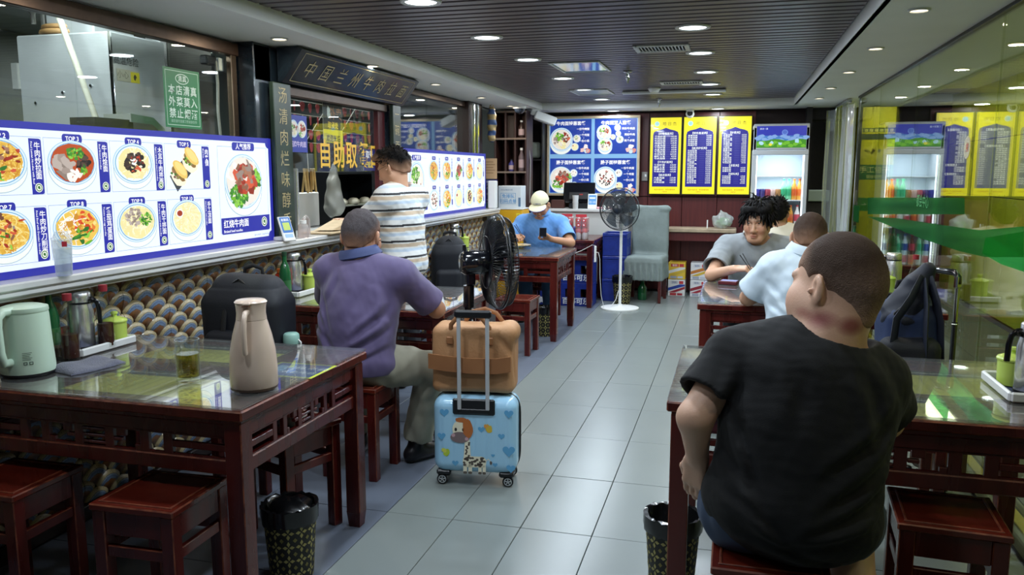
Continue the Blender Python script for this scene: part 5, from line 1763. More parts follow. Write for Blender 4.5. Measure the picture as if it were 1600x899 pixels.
# things on the ledge
cp = thing('plastic_cup', 'tall frosted plastic cup of water on the ledge in front of the first menu board', 'cup', (-2.50, 2.535, 1.0795))
MB().lathe([(0.026, 0), (0.029, 0.004), (0.036, 0.14), (0.0345, 0.14), (0.028, 0.006), (0, 0.005)], 26).build('shell', glass_mat('frosted_cup', (0.93, 0.95, 0.97), 0.06, 0.2, dirt=0.16), cp, 50)
MB().lathe([(0, 0.0055), (0.0275, 0.0055), (0.0335, 0.105), (0, 0.105)], 24).build('water', glass_mat('cup_water', (0.93, 0.96, 0.98), 0.04, 0.1, dirt=0.14), cp, 50)
MB().lathe([(0.0365, 0.14), (0.0375, 0.146), (0.030, 0.150), (0.022, 0.172), (0.0, 0.173)], 24).build('lid', glass_mat('cup_lid', (0.92, 0.94, 0.95), 0.06, 0.1, dirt=0.12), cp, 50)
MB().box((0.0365, 0.012, 0.125), (0.001, 0.018, 0.02), M=rotz(-0.9)).build('red_mark', mat('red_mark', hexc('b83040'), 0.5), cp)
qr = thing('payment_stand', 'white tilted payment stand with a blue face on the ledge by the slate post', 'payment stand', (-2.51, 4.17, 1.0795), math.radians(70))
Mq = T(0, -0.035, 0.0) @ Matrix.Rotation(math.radians(-22), 4, 'X')
MB().rbox((0, 0, 0.075), (0.085, 0.012, 0.15), 0.004, M=Mq).build('plate', WHITEP, qr)
MB().rbox((0, 0.035, 0.012), (0.07, 0.075, 0.02), 0.004).build('foot', WHITEP, qr)
pq = Print()
pq.rrect(0.006, 0.05, 0.079, 0.145, 0.006, hexc('2a6ab8'), 1)
pq.rrect(0.018, 0.065, 0.067, 0.112, 0.004, hexc('b8cc5a'), 2)
pq.text('收款码', 0.0425, 0.128, 0.018, hexc('f0f4f8'), 2, 'c', 0.01, 1)
pq.rrect(0.014, 0.02, 0.071, 0.042, 0.004, hexc('9fc0e0'), 1)
pq.build('print', PRINT, qr, Mq @ T(-0.0425, -0.0064, 0) @ Matrix.Rotation(PI / 2, 4, 'X'))
pm = thing('pump_bottle', 'clear pinkish pump bottle with a bent spout on the serving ledge', 'bottle', (-2.54, 4.42, 1.0795), 0.4)
MB().lathe([(0.030, 0), (0.034, 0.005), (0.034, 0.05), (0.030, 0.075), (0.018, 0.085)], 20).build('body', glass_mat('pink_film', (0.9, 0.78, 0.76), 0.05, 0.1, dirt=0.25), pm, 50)
MB().lathe([(0.02, 0.085), (0.02, 0.105), (0.0, 0.106)], 16).build('cap', WHITEP, pm, 50)
MB().tube([(0, 0, 0.105), (0.012, 0.03, 0.125), (0.02, 0.075, 0.11), (0.02, 0.10, 0.05), (0.02, 0.105, 0.01)], 0.012, 8).build('bag_fold', glass_mat('pink_film', (0.9, 0.78, 0.76)), pm, 60)
fd = thing('food_parcel', 'open paper parcel of brown fried snacks on the serving ledge', 'food', (-2.58, 4.95, 1.0795))
MB().rbox((0, 0, 0.006), (0.22, 0.62, 0.012), 0.004).build('paper', mat('kraft_paper', hexc('c2ac8a'), 0.7, var=0.1), fd)
MB().add([(-0.1, 0.05, 0.012), (0.1, 0.05, 0.012), (0.06, -0.20, 0.02), (-0.06, -0.22, 0.02), (-0.06, 0.04, 0.075), (0.06, 0.05, 0.07)], [(0, 1, 2, 3), (0, 4, 5, 1), (1, 5, 2), (2, 5, 4, 3), (3, 4, 0)]).build('wrap', mat('kraft_paper', hexc('c2ac8a'), 0.7), fd)
sn = MB()
for k in range(34):
    M = T(rng.uniform(-.08, .08), rng.uniform(0.05, .28), 0.02 + 0.05 * rng.random()) @ Matrix.Rotation(rng.random() * 6, 4, 'Z') @ Matrix.Rotation(rng.uniform(-.5, .5), 4, 'X')
    sn.blob((0, 0, 0), (0.035, 0.012, 0.010), 7, 5, M=M, noise=0.2, seed=k)
setp(sn.build('fried_snacks', mat('fried_crust', hexc('9a5224'), 0.5, col2=hexc('5a2a12'), scale=60), fd, 60), kind='stuff')

# plate, chopsticks, paper at the cap man's table
pl = thing('noodle_plate', 'white plate of pale noodles in front of the man in the cap', 'plate', (-1.99, 7.45, ZT))
MB().lathe([(0.05, 0), (0.055, 0.002), (0.125, 0.028), (0.127, 0.031), (0.055, 0.008), (0, 0.007)], 30).build('dish', mat('cream_china', hexc('d8ceb0'), 0.25, coat=0.4), pl, 50)
nd = MB()
for k in range(46):
    a0, x, y = rng.random() * 6.28, rng.gauss(0, 0.03), rng.gauss(0, 0.03)
    pth = []
    for j in range(6):
        pth.append((x, y, 0.014 + 0.02 * math.exp(-(x * x + y * y) / 0.003) + 0.006 * rng.random()))
        x += 0.018 * math.cos(a0)
        y += 0.018 * math.sin(a0)
        a0 += rng.uniform(-.7, .7)
    nd.tube(pth, 0.0025, 5)
setp(nd.build('noodles', mat('noodle', hexc('d8b878'), 0.45), pl, 60), kind='stuff')
ppr = MB().rbox((0, 0, 0.055), (0.012, 0.16, 0.11), 0.004, M=Matrix.Rotation(0.5, 4, 'Y'))
solo(ppr, 'paper_bag', mat('tan_paper', hexc('c8a878'), 0.7, var=0.1), 'tan paper packet leaning on the tiled wall beyond the black fan', 'packet', (-2.56, 7.50, ZT))
bx = thing('phone_box', 'dark red tray with a lit phone by the grey T-shirt young man', 'phone', (-0.02, 5.36, ZT), -0.2)
MB().rbox((0, 0, 0.012), (0.12, 0.075, 0.024), 0.004).build('case', mat('maroon_case', hexc('5a1a22'), 0.4), bx)
MB().rbox((0.005, 0.004, 0.0255), (0.10, 0.058, 0.003), 0.001).build('screen', mat('phone_screen', hexc('8890c0'), 0.1, emit=(0.45, 0.48, 0.75), es=0.6), bx)

# ---------------------------------------------------------------- bins
GOLDB = mat('bin_gold', hexc('a0985c'), 0.5)
BINM = mat('bin_dark', hexc('1c1c18'), 0.5)
BAGM = mat('black_bin_bag', hexc('0e0f11'), 0.25, coat=0.3)


def make_bin(label, x, y, h=0.27, r0=0.078, r1=0.098):
    t = thing('waste_bin', label, 'bin', (x, y, 0), rng.random(), 'patterned waste bins')
    MB().lathe([(r0, 0.0), (r1, h), (r1 - 0.003, h), (r0 - 0.003, 0.004), (0, 0.004)], 32).build('shell', BINM, t, 60)
    pt = MB()
    nu, nv = 12, 4
    for i in range(nu):
        for j in range(nv):
            def P3(u, v):
                zz_ = (v / nv) * (h * 0.80) + 0.006
                rr_ = r0 + (r1 - r0) * zz_ / h + 0.0009
                a = 2 * PI * u / nu
                return (rr_ * math.cos(a), rr_ * math.sin(a), zz_)
            cu, cv = i + .5, j + .5
            for (du, dv) in ((1, 0), (-1, 0), (0, 1), (0, -1)):
                L, w = 0.46, 0.13
                a = P3(cu + du * 0.05, cv + dv * 0.05)
                b2 = P3(cu + du * L * .55 - dv * w, cv + dv * L * .55 + du * w)
                c2 = P3(cu + du * L, cv + dv * L)
                d2 = P3(cu + du * L * .55 + dv * w, cv + dv * L * .55 - du * w)
                pt.add([a, d2, c2, b2], [(0, 1, 2, 3)])
            for (du, dv) in ((1, 1), (-1, 1), (1, -1), (-1, -1)):
                c_ = (cu + du * 0.5, cv + dv * 0.5)
                if (i + j) % 2 == 0:
                    pt.add([P3(c_[0] - .17, c_[1]), P3(c_[0], c_[1] - .17), P3(c_[0] + .17, c_[1]), P3(c_[0], c_[1] + .17)], [(0, 1, 2, 3)])
    pt.build('pattern_print', GOLDB, t)
    n = 40
    vs, fs = [], []
    qq = random.Random(int(x * 100))
    ring_ = [(r1 + 0.004, h * 0.80), (r1 + 0.007, h * 0.90), (r1 + 0.006, h + 0.006), (r1 - 0.008, h + 0.004), (r1 - 0.02, h - 0.05), (r1 - 0.04, h - 0.09), (0.02, h - 0.10)]
    for (r_, z_) in ring_:
        for k in range(n):
            a = 2 * PI * k / n
            rr_ = r_ + qq.uniform(-0.0025, 0.0025)
            vs.append((rr_ * math.cos(a), rr_ * math.sin(a), z_ + qq.uniform(-0.005, 0.005)))
    for i in range(len(ring_) - 1):
        for k in range(n):
            fs.append((i * n + k, i * n + (k + 1) % n, (i + 1) * n + (k + 1) % n, (i + 1) * n + k))
    fs.append(tuple(range((len(ring_) - 1) * n, len(ring_) * n)))
    MB().add(vs, fs).build('bag_liner', BAGM, t, 60)
    return t


b0 = make_bin('patterned bin with a bulging black bag beside the leg of the beige jug table', -1.535, 2.50)
MB().blob((0, 0, 0.245), (0.085, 0.085, 0.05), 16, 9, noise=0.16, seed=4).build('rubbish_bag', BAGM, b0, 70, label='crumpled black bag heaped in the bin')
make_bin('patterned bin behind the leg of the table before the black T-shirt man', -0.17, 2.78)
make_bin('patterned bin under the table of the man in the cap', -1.62, 7.05, 0.26)
make_bin('patterned bin behind the pole of the white fan', -1.19, 9.02, 0.31, 0.085, 0.11)
make_bin('patterned bin under the table of the pale shirt man', -0.02, 5.0, 0.26)

# ---------------------------------------------------------------- smooth solids from distance fields (bodies, clothes, soft bags)
class SDF:
    def __init__(s, lo, hi, h):
        s.lo = np.array(lo, float)
        s.h = h
        s.n = np.ceil((np.array(hi, float) - s.lo) / h).astype(int) + 1
        s.F = np.full(tuple(s.n), 0.25, dtype=np.float32)
        s.ax = [(s.lo[i] + h * np.arange(s.n[i])).astype(np.float32) for i in range(3)]

    def win(s, lo, hi):
        a = np.clip(np.floor((np.array(lo) - s.lo) / s.h).astype(int), 0, s.n)
        b = np.clip(np.ceil((np.array(hi) - s.lo) / s.h).astype(int) + 1, 0, s.n)
        if np.any(b - a < 1):
            return None, None
        sl = tuple(slice(a[i], b[i]) for i in range(3))
        return sl, (s.ax[0][sl[0]][:, None, None], s.ax[1][sl[1]][None, :, None], s.ax[2][sl[2]][None, None, :])

    def comb(s, sl, d, k, op):
        f = s.F[sl]
        if op == 'u':
            if k > 0:
                h = np.clip(0.5 + 0.5 * (f - d) / k, 0, 1)
                s.F[sl] = f + (d - f) * h - k * h * (1 - h)
            else:
                s.F[sl] = np.minimum(f, d)
        else:
            e = -d
            if k > 0:
                h = np.clip(0.5 - 0.5 * (f - e) / k, 0, 1)
                s.F[sl] = f + (e - f) * h + k * h * (1 - h)
            else:
                s.F[sl] = np.maximum(f, e)
        return s

    def cap(s, a, b, ra, rb=None, k=0.02, op='u', clip=None):
        """tapered capsule; clip = (point, normal) keeps only the side behind the normal"""
        rb = ra if rb is None else rb
        a, b = np.array(a, float), np.array(b, float)
        m = max(ra, rb) + k + 2 * s.h
        sl, g = s.win(np.minimum(a, b) - m, np.maximum(a, b) + m)
        if sl is None:
            return s
        d = b - a
        L2 = max(float(d @ d), 1e-9)
        t = np.clip(((g[0] - a[0]) * d[0] + (g[1] - a[1]) * d[1] + (g[2] - a[2]) * d[2]) / L2, 0, 1)
        D = np.sqrt((g[0] - a[0] - t * d[0]) ** 2 + (g[1] - a[1] - t * d[1]) ** 2 + (g[2] - a[2] - t * d[2]) ** 2) - (ra + t * (rb - ra))
        if clip is not None:
            p, nn = np.array(clip[0], float), np.array(clip[1], float)
            D = np.maximum(D, (g[0] - p[0]) * nn[0] + (g[1] - p[1]) * nn[1] + (g[2] - p[2]) * nn[2])
        return s.comb(sl, D.astype(np.float32), k, op)

    def ell(s, c, r, R=None, k=0.02, op='u'):
        c, r = np.array(c, float), np.array(r, float)
        R = np.eye(3) if R is None else np.array(R, float)
        ext = np.sqrt(((R * r[None, :]) ** 2).sum(1)) + k + 2 * s.h
        sl, g = s.win(c - ext, c + ext)
        if sl is None:
            return s
        q = [((g[0] - c[0]) * R[0, i] + (g[1] - c[1]) * R[1, i] + (g[2] - c[2]) * R[2, i]) / r[i] for i in range(3)]
        k0 = np.sqrt(q[0] ** 2 + q[1] ** 2 + q[2] ** 2)
        k1 = np.sqrt((q[0] / r[0]) ** 2 + (q[1] / r[1]) ** 2 + (q[2] / r[2]) ** 2) + 1e-6
        return s.comb(sl, (k0 * (k0 - 1) / k1).astype(np.float32), k, op)

    def box(s, c, half, rad, R=None, k=0.0, op='u', pw=None):
        c, half = np.array(c, float), np.array(half, float)
        R = np.eye(3) if R is None else np.array(R, float)
        ext = (np.abs(R) * half[None, :]).sum(1) + k + 2 * s.h
        sl, g = s.win(c - ext, c + ext)
        if sl is None:
            return s
        q = [np.abs((g[0] - c[0]) * R[0, i] + (g[1] - c[1]) * R[1, i] + (g[2] - c[2]) * R[2, i]) - (half[i] - rad) for i in range(3)]
        o = np.sqrt(np.maximum(q[0], 0) ** 2 + np.maximum(q[1], 0) ** 2 + np.maximum(q[2], 0) ** 2)
        D = o + np.minimum(np.maximum(np.maximum(q[0], q[1]), q[2]), 0) - rad
        return s.comb(sl, D.astype(np.float32), k, op)

    def plane(s, p, nn, k=0.0):
        """keep the side behind the normal"""
        g = (s.ax[0][:, None, None], s.ax[1][None, :, None], s.ax[2][None, None, :])
        D = (g[0] - p[0]) * nn[0] + (g[1] - p[1]) * nn[1] + (g[2] - p[2]) * nn[2]
        return s.comb((slice(None),) * 3, -D.astype(np.float32), k, 's')

    def ripple(s, amp, freq, seed=0, n=5, dirs=None):
        q = random.Random(seed)
        g = (s.ax[0][:, None, None], s.ax[1][None, :, None], s.ax[2][None, None, :])
        w = np.zeros(tuple(s.n), np.float32)
        for i in range(n):
            if dirs:
                d = np.array(dirs[i % len(dirs)], float) + np.array([q.uniform(-.35, .35) for _ in range(3)])
            else:
                d = np.array([q.uniform(-1, 1) for _ in range(3)])
            d = d / np.linalg.norm(d) * freq * q.uniform(0.6, 1.6)
            e = np.array([q.uniform(-1, 1) for _ in range(3)]) * freq * 0.35
            ph = q.random() * 6.28
            w += np.sin(g[0] * d[0] + g[1] * d[1] + g[2] * d[2] + ph + 1.3 * np.sin(g[0] * e[0] + g[1] * e[1] + g[2] * e[2] + ph * 2)).astype(np.float32)
        s.F += amp / math.sqrt(n) * w
        return s

    def fold(s, a, b, depth, width, sharp=1.0):
        """a crease along the segment a-b"""
        a, b = np.array(a, float), np.array(b, float)
        m = width * 2.2
        sl, g = s.win(np.minimum(a, b) - m, np.maximum(a, b) + m)
        if sl is None:
            return s
        d = b - a
        t = np.clip(((g[0] - a[0]) * d[0] + (g[1] - a[1]) * d[1] + (g[2] - a[2]) * d[2]) / float(d @ d), 0, 1)
        D2 = (g[0] - a[0] - t * d[0]) ** 2 + (g[1] - a[1] - t * d[1]) ** 2 + (g[2] - a[2] - t * d[2]) ** 2
        s.F[sl] += (depth * np.sin(np.pi * np.clip(t, 0.0, 1.0)) * np.exp(-D2 / (width * width))).astype(np.float32)
        return s

    def crease(s, a, b, depth, width, side=-1, yc=0.0):
        """a ridge and valley across the back (side -1) or front (side 1) along a-b, given in x and z"""
        lo = np.array([min(a[0], b[0]) - 3 * width, s.lo[1] if side < 0 else yc, min(a[1], b[1]) - 3 * width])
        hi = np.array([max(a[0], b[0]) + 3 * width, yc if side < 0 else s.lo[1] + s.h * s.n[1], max(a[1], b[1]) + 3 * width])
        sl, g = s.win(lo, hi)
        if sl is None:
            return s
        dx, dz = b[0] - a[0], b[1] - a[1]
        L2 = dx * dx + dz * dz
        t = ((g[0] - a[0]) * dx + (g[2] - a[1]) * dz) / L2
        u = ((g[0] - a[0]) * dz - (g[2] - a[1]) * dx) / math.sqrt(L2) + .012 * np.sin(t * 5)
        w = np.maximum(np.sin(np.pi * np.clip(t, 0, 1)), 0) ** .7
        fade = np.clip(np.abs(g[1] - yc) / .05, 0, 1)
        if not hasattr(s, 'G'):
            s.G = np.zeros_like(s.F)
        s.G[sl] += (depth * 1.2 * w * fade * (np.exp(-(u / width) ** 2) - .9 * np.exp(-((u - 1.6 * width) / (width * 1.2)) ** 2))).astype(np.float32)
        return s

    def mesh(s, name, smooth=True):
        F = s.F
        F[0], F[-1], F[:, 0], F[:, -1], F[:, :, 0], F[:, :, -1] = [np.maximum(x, 0.01) for x in (F[0], F[-1], F[:, 0], F[:, -1], F[:, :, 0], F[:, :, -1])]
        I = (F < 0)
        c = np.zeros(tuple(np.array(F.shape) - 1), np.int8)
        for a in (0, 1):
            for b in (0, 1):
                for d in (0, 1):
                    c += I[a:F.shape[0] - 1 + a, b:F.shape[1] - 1 + b, d:F.shape[2] - 1 + d]
        act = (c > 0) & (c < 8)
        ijk = np.argwhere(act)
        idx = np.full(c.shape, -1, np.int32)
        idx[act] = np.arange(len(ijk))
        acc = np.zeros((len(ijk), 3))
        cnt = np.zeros(len(ijk))
        cor = [(a, b, d) for a in (0, 1) for b in (0, 1) for d in (0, 1)]
        val = {q: F[ijk[:, 0] + q[0], ijk[:, 1] + q[1], ijk[:, 2] + q[2]] for q in cor}
        for p in cor:
            for ax in range(3):
                if p[ax] == 0:
                    q = list(p)
                    q[ax] = 1
                    q = tuple(q)
                    fa, fb = val[p], val[q]
                    cr_ = (fa < 0) != (fb < 0)
                    t = np.where(cr_, fa / np.where(cr_, fa - fb, 1), 0)
                    pos = np.array(p, float)[None, :] + t[:, None] * (np.array(q, float) - np.array(p, float))[None, :]
                    acc[cr_] += pos[cr_]
                    cnt[cr_] += 1
        V = s.lo + s.h * (ijk + acc / np.maximum(cnt, 1)[:, None])
        quads = []
        for ax in range(3):
            sl0 = [slice(None)] * 3
            sl1 = [slice(None)] * 3
            sl0[ax], sl1[ax] = slice(0, -1), slice(1, None)
            A, B = I[tuple(sl0)], I[tuple(sl1)]
            e = np.argwhere(A != B)
            o = [x for x in range(3) if x != ax]
            ok = (e[:, o[0]] > 0) & (e[:, o[1]] > 0) & (e[:, o[0]] < c.shape[o[0]]) & (e[:, o[1]] < c.shape[o[1]])
            e = e[ok]
            ins = A[e[:, 0], e[:, 1], e[:, 2]]

            def g(du, dv):
                f = e.copy()
                f[:, o[0]] -= du
                f[:, o[1]] -= dv
                return idx[f[:, 0], f[:, 1], f[:, 2]]
            q4 = np.stack([g(1, 1), g(0, 1), g(0, 0), g(1, 0)], 1)
            flip = ~ins if ax != 1 else ins
            q4[flip] = q4[flip][:, ::-1]
            quads.append(q4)
        Q = np.concatenate(quads)
        Q = Q[(Q >= 0).all(1)]
        me = bpy.data.meshes.new(name)
        me.vertices.add(len(V))
        me.vertices.foreach_set('co', V.astype(np.float32).ravel())
        me.loops.add(len(Q) * 4)
        me.loops.foreach_set('vertex_index', Q.astype(np.int32).ravel())
        me.polygons.add(len(Q))
        me.polygons.foreach_set('loop_start', np.arange(0, len(Q) * 4, 4, dtype=np.int32))
        me.update(calc_edges=True)
        me.validate()
        if smooth:
            me.shade_smooth()
        return me, V


def paint(me, V, cols):
    ca = me.color_attributes.new('Col', 'FLOAT_COLOR', 'POINT')
    buf = np.ones((len(me.vertices), 4), np.float32)
    buf[:, :3] = cols
    ca.data.foreach_set('color', buf.ravel())


def soft(x, a, b):
    t = np.clip((x - a) / (b - a), 0, 1)
    return t * t * (3 - 2 * t)


# ---------------------------------------------------------------- people
SKIN = attr_mat('skin', 0.5, sss=0.10, bump=0.12, bscale=180)
HAIRM = attr_mat('hair', 0.75, bump=0.9, bscale=300, spec=0.15)
EYEM = attr_mat('eye', 0.15)


def eul(yaw=0, pitch=0, roll=0):
    """columns: right, forward, up of a frame; yaw turns to the left, pitch tips the face up"""
    cy_, sy_ = math.cos(math.radians(yaw)), math.sin(math.radians(yaw))
    cp, sp_ = math.cos(math.radians(pitch)), math.sin(math.radians(pitch))
    cr_, sr = math.cos(math.radians(roll)), math.sin(math.radians(roll))
    Rz_ = np.array([[cy_, -sy_, 0], [sy_, cy_, 0], [0, 0, 1]])
    Rx_ = np.array([[1, 0, 0], [0, cp, -sp_], [0, sp_, cp]])
    Ry_ = np.array([[cr_, 0, sr], [0, 1, 0], [-sr, 0, cr_]])
    return Rz_ @ Rx_ @ Ry_


def spine_frame(up, right):
    u = up / np.linalg.norm(up)
    r = right - u * (right @ u)
    r /= np.linalg.norm(r)
    return np.stack([r, np.cross(u, r), u], 1)


class Person:
    def __init__(s, label, loc, heading, J, g=1.0, hd=1.0, head=(0, 0, 0), vox=0.006, skin='b98468', limb=1.0, depth=1.0, neckf=1.0, fat=0.0, group=None, name='person'):
        s.neckf, s.fat = neckf, fat
        s.label, s.g, s.hd, s.vox, s.limb, s.depth = label, g, hd, vox, limb, depth
        s.loc = np.array([loc[0], loc[1], 0.0])
        a = math.radians(heading)
        s.Rw = np.array([[math.cos(a), -math.sin(a), 0], [math.sin(a), math.cos(a), 0], [0, 0, 1]])
        D = dict(pelvis=(0, 0, .555), waist=(0, .02, .70), chest=(0, .03, .90), neck=(0, .03, 1.06), head=(0, .055, 1.205),
                 shL=(-.19, .02, 1.00), shR=(.19, .02, 1.00), hipL=(-.09, .03, .54), hipR=(.09, .03, .54),
                 elL=(-.24, .12, .78), elR=(.24, .12, .78), wrL=(-.15, .33, .80), wrR=(.15, .33, .80),
                 knL=(-.15, .44, .50), knR=(.15, .44, .50), anL=(-.15, .42, .09), anR=(.15, .42, .09), toeL=(-.17, .56, .035), toeR=(.17, .56, .035))
        D.update(J)
        s.J = {k: np.array(v, float) for k, v in D.items()}
        s.L = {k: s.Rw @ v for k, v in s.J.items()}          # offsets from the root, world axes
        s.Rh = s.Rw @ eul(*head)
        s.skin = np.array(hexc(skin))
        s.right = s.L['shR'] - s.L['shL']
        s.root = None

    def hp(s, x, y, z):
        return s.L['head'] + s.Rh @ (np.array([x, y, z]) * s.hd)

    def bounds(s, keys, m=0.2):
        P_ = np.array([s.L[k] for k in keys])
        return P_.min(0) - m, P_.max(0) + m

    def torso(s, F, o=0.0, k=0.05, low=True):
        L, g, dp = s.L, s.g, s.depth
        R1 = spine_frame(L['waist'] - L['pelvis'], s.L['hipR'] - s.L['hipL'])
        R2 = spine_frame(L['chest'] - L['waist'], s.right)
        R3 = spine_frame(L['neck'] - L['chest'], s.right)
        if low:
            F.ell(L['pelvis'], (.172 * g + o, .130 * g * dp + o, .125 + o), R1, k)
        F.ell((L['waist'] + L['pelvis'] * 0.3) / 1.3, (.158 * g + o, .118 * g * dp + o, .16 + o), R1, k)
        F.ell(L['waist'] * .6 + L['chest'] * .4, (.162 * g + o, .118 * g * dp + o, .17 + o), R2, k)
        F.ell(L['chest'], (.172 * g + o, .118 * (0.5 + 0.5 * g) * dp + o, .17 + o), R3, k)
        sh = (L['shL'] + L['shR']) / 2
        F.cap(L['shL'] * .86 + sh * .14, L['shR'] * .86 + sh * .14, .062 * (0.5 + .5 * g) + o, None, k)
        for q in ('shL', 'shR'):
            F.cap(L['neck'] * 0.75 + L['head'] * 0.25 * 0 + L['neck'] * 0.25, L[q] * .9 + L['neck'] * .1, .052 * g ** .5 + o, .056 * (0.5 + .5 * g) + o, k)
        return F

    def hand(s, F, wr, dirv, nrm, side, curl=0.4, sc=1.0, k=0.006):
        d = dirv / np.linalg.norm(dirv)
        n_ = nrm - d * (nrm @ d)
        n_ /= np.linalg.norm(n_)
        ac = np.cross(d, n_)           # across the palm
        for t in (-.028, -.009, .010, .029):
            F.cap(wr + ac * t * .6 * sc, wr + (d * .082 + ac * t) * sc, .015 * sc, .0115 * sc, 0.014)
        for i, (t, ln) in enumerate(((-.030, .062), (-.010, .076), (.010, .080), (.030, .072))):
            p = wr + (d * .085 + ac * t) * sc
            ang = 0.0
            for j, f in enumerate((.45, .32, .26)):
                ang += curl * (0.8 + .25 * j) + 0.06 * (i - 1.5) * curl
                v = d * math.cos(ang) - n_ * math.sin(ang) + ac * t * 0.8
                v /= np.linalg.norm(v)
                q = p + v * ln * f * 1.02 * sc
                F.cap(p, q, (.0092 - .0008 * j) * sc, (.0084 - .0008 * j) * sc, k)
                p = q
        t = .034 * (1 if side > 0 else -1)
        p0 = wr + (d * .025 + ac * t * .8) * sc
        p1 = p0 + (d * .036 + ac * (t * .75) - n_ * .016) * sc
        p2 = p1 + (d * .030 + ac * (t * .15) - n_ * .014) * sc
        F.cap(p0, p1, .0135 * sc, .0105 * sc, 0.012)
        F.cap(p1, p2, .0105 * sc, .009 * sc, k)

    def body(s, hands=None, marks=(), brow=True):
        """hands: side -> (direction, palm normal, curl)"""
        L, g, m = s.L, s.g, s.limb
        lo, hi = s.bounds(list(L), 0.24)
        F = SDF(lo, hi, s.vox)
        s.torso(F, -0.016)
        nk = 0.058 * (0.55 + .45 * g) * s.hd * s.neckf
        F.cap(L['neck'] - (L['neck'] - L['chest']) * 0.12, s.hp(0, -.022, -.05), nk * 1.12, nk * .98, 0.04)
        for q in 'LR':
            F.cap(L['sh' + q], L['el' + q], .052 * m, .042 * m, 0.025)
            F.cap(L['el' + q], L['wr' + q], .042 * m, .027 * m, 0.02)
            F.cap(L['hip' + q], L['kn' + q], .088 * g ** .5 * m, .060 * m, 0.04)
            kn, an = L['kn' + q], L['an' + q]
            F.cap(kn, kn * .6 + an * .4 + (an - kn) * 0, .056 * m, .056 * m, 0.03)
            F.cap(kn * .6 + an * .4, an, .054 * m, .036 * m, 0.02)
            F.cap(an - np.array([0, 0, .04]), L['toe' + q], .036, .028, 0.02)
            hd_ = (hands or {}).get(q)
            if hd_:
                s.hand(F, L['wr' + q], s.Rw @ np.array(hd_[0], float), s.Rw @ np.array(hd_[1], float), hd_[3] if len(hd_) > 3 else (1 if q == 'L' else -1), hd_[2], m ** .5)
            else:
                s.hand(F, L['wr' + q], L['wr' + q] - L['el' + q], np.array([0, 0, 1.0]), 1 if q == 'L' else -1, 0.35, m ** .5)
        s.headprims(F)
        me, V = F.mesh('person')
        col = np.tile(s.skin, (len(V), 1))
        H = (V - L['head']) @ s.Rh / s.hd
        lip = np.exp(-((H[:, 0] / .024) ** 2 + ((H[:, 1] - .10) / .02) ** 2 + ((H[:, 2] + .073) / .010) ** 2))
        col = col * (1 - lip[:, None] * .75) + np.array(hexc('a0504a')) * lip[:, None] * .75
        if brow:
            for sx in (-1, 1):
                bx_ = np.exp(-(((H[:, 0] - sx * .033) / .018) ** 4 + ((H[:, 1] - .09) / .03) ** 2 + ((H[:, 2] - .026 + .12 * np.abs(H[:, 0] - sx * .03)) / .0048) ** 4))
                col = col * (1 - bx_[:, None] * .85) + np.array(hexc('1c1614')) * bx_[:, None] * .85
        ck = np.exp(-(((np.abs(H[:, 0]) - .045) / .03) ** 2 + ((H[:, 1] - .07) / .05) ** 2 + ((H[:, 2] + .035) / .03) ** 2))
        col = col * (1 + ck[:, None] * np.array([.10, -.06, -.06]))
        for (p, r, c_, w) in marks:
            d = np.linalg.norm((V - (s.Rw @ np.array(p))) / np.array(r), axis=1)
            e = np.clip(1.5 - d * 1.5, 0, 1)[:, None] ** .8 * w
            col = col * (1 - e) + np.array(hexc(c_)) * e
        paint(me, V, col)
        o = link_mesh('person', me, None, SKIN, s.label, tuple(s.loc))
        o['category'] = 'person'
        s.root = o
        for sx in (-1, 1):
            e = MB().blob((0, 0, 0), (.0125 * s.hd,) * 3, 14, 10)
            em = e.mesh('eye', 180)
            EV = np.array(e.v)
            dirw = s.Rh @ np.array([0, 1.0, -0.1])
            cs = (EV / (.0125 * s.hd)) @ (dirw / np.linalg.norm(dirw))
            cc = np.where(cs[:, None] > .90, np.array(hexc('140e0c')), np.where(cs[:, None] > .72, np.array(hexc('2a1a12')), np.array(hexc('d8d2cc'))))
            paint(em, EV, cc)
            link_mesh('eye', em, o, EYEM, None, tuple(s.hp(sx * .031, .0745, .004)))
        return o

    def headprims(s, F):
        h, R, hp = s.hd, s.Rh, s.hp

        def E(c, r, k=.012, op='u', Rr=None):
            F.ell(hp(*c), np.array(r) * h, R if Rr is None else R @ Rr, k * h, op)

        def Cp(a, b, ra, rb, k=.012, op='u'):
            F.cap(hp(*a), hp(*b), ra * h, rb * h, k * h, op)
        E((0, -.012, .030), (.077, .098, .092), .03)
        E((0, .026, -.030), (.064, .066, .088), .03)
        E((0, .064, -.098), (.032, .030, .026), .03)
        for sx in (-1, 1):
            Cp((sx * .054, .0, -.055), (sx * .028, .062, -.098), .022, .020, .03)
            E((sx * .042, .062, -.030), (.027, .026, .030), .025)
        if s.fat:
            for sx in (-1, 1):
                E((sx * .050, .036, -.052), (.034 + s.fat, .046 + s.fat, .044 + s.fat), .03)
            E((0, .045, -.100), (.05, .045, .032 + s.fat), .03)
        Cp((0, .088, .004), (0, .112, -.034), .0085, .0125, .012)
        for sx in (-1, 1):
            E((sx * .012, .102, -.040), (.0105, .011, .009), .008)
            Cp((sx * .014, .090, .024), (sx * .045, .078, .020), .010, .009, .014)
            E((sx * .031, .098, .004), (.019, .014, .0095), .012, 's')
            Cp((sx * .018, .0885, .0005), (sx * .044, .083, .0015), .0042, .0036, .004)
        E((0, .094, -.067), (.023, .012, .0062), .006)
        E((0, .092, -.079), (.020, .012, .0072), .006)
        E((0, .106, -.0725), (.020, .006, .0014), .003, 's')
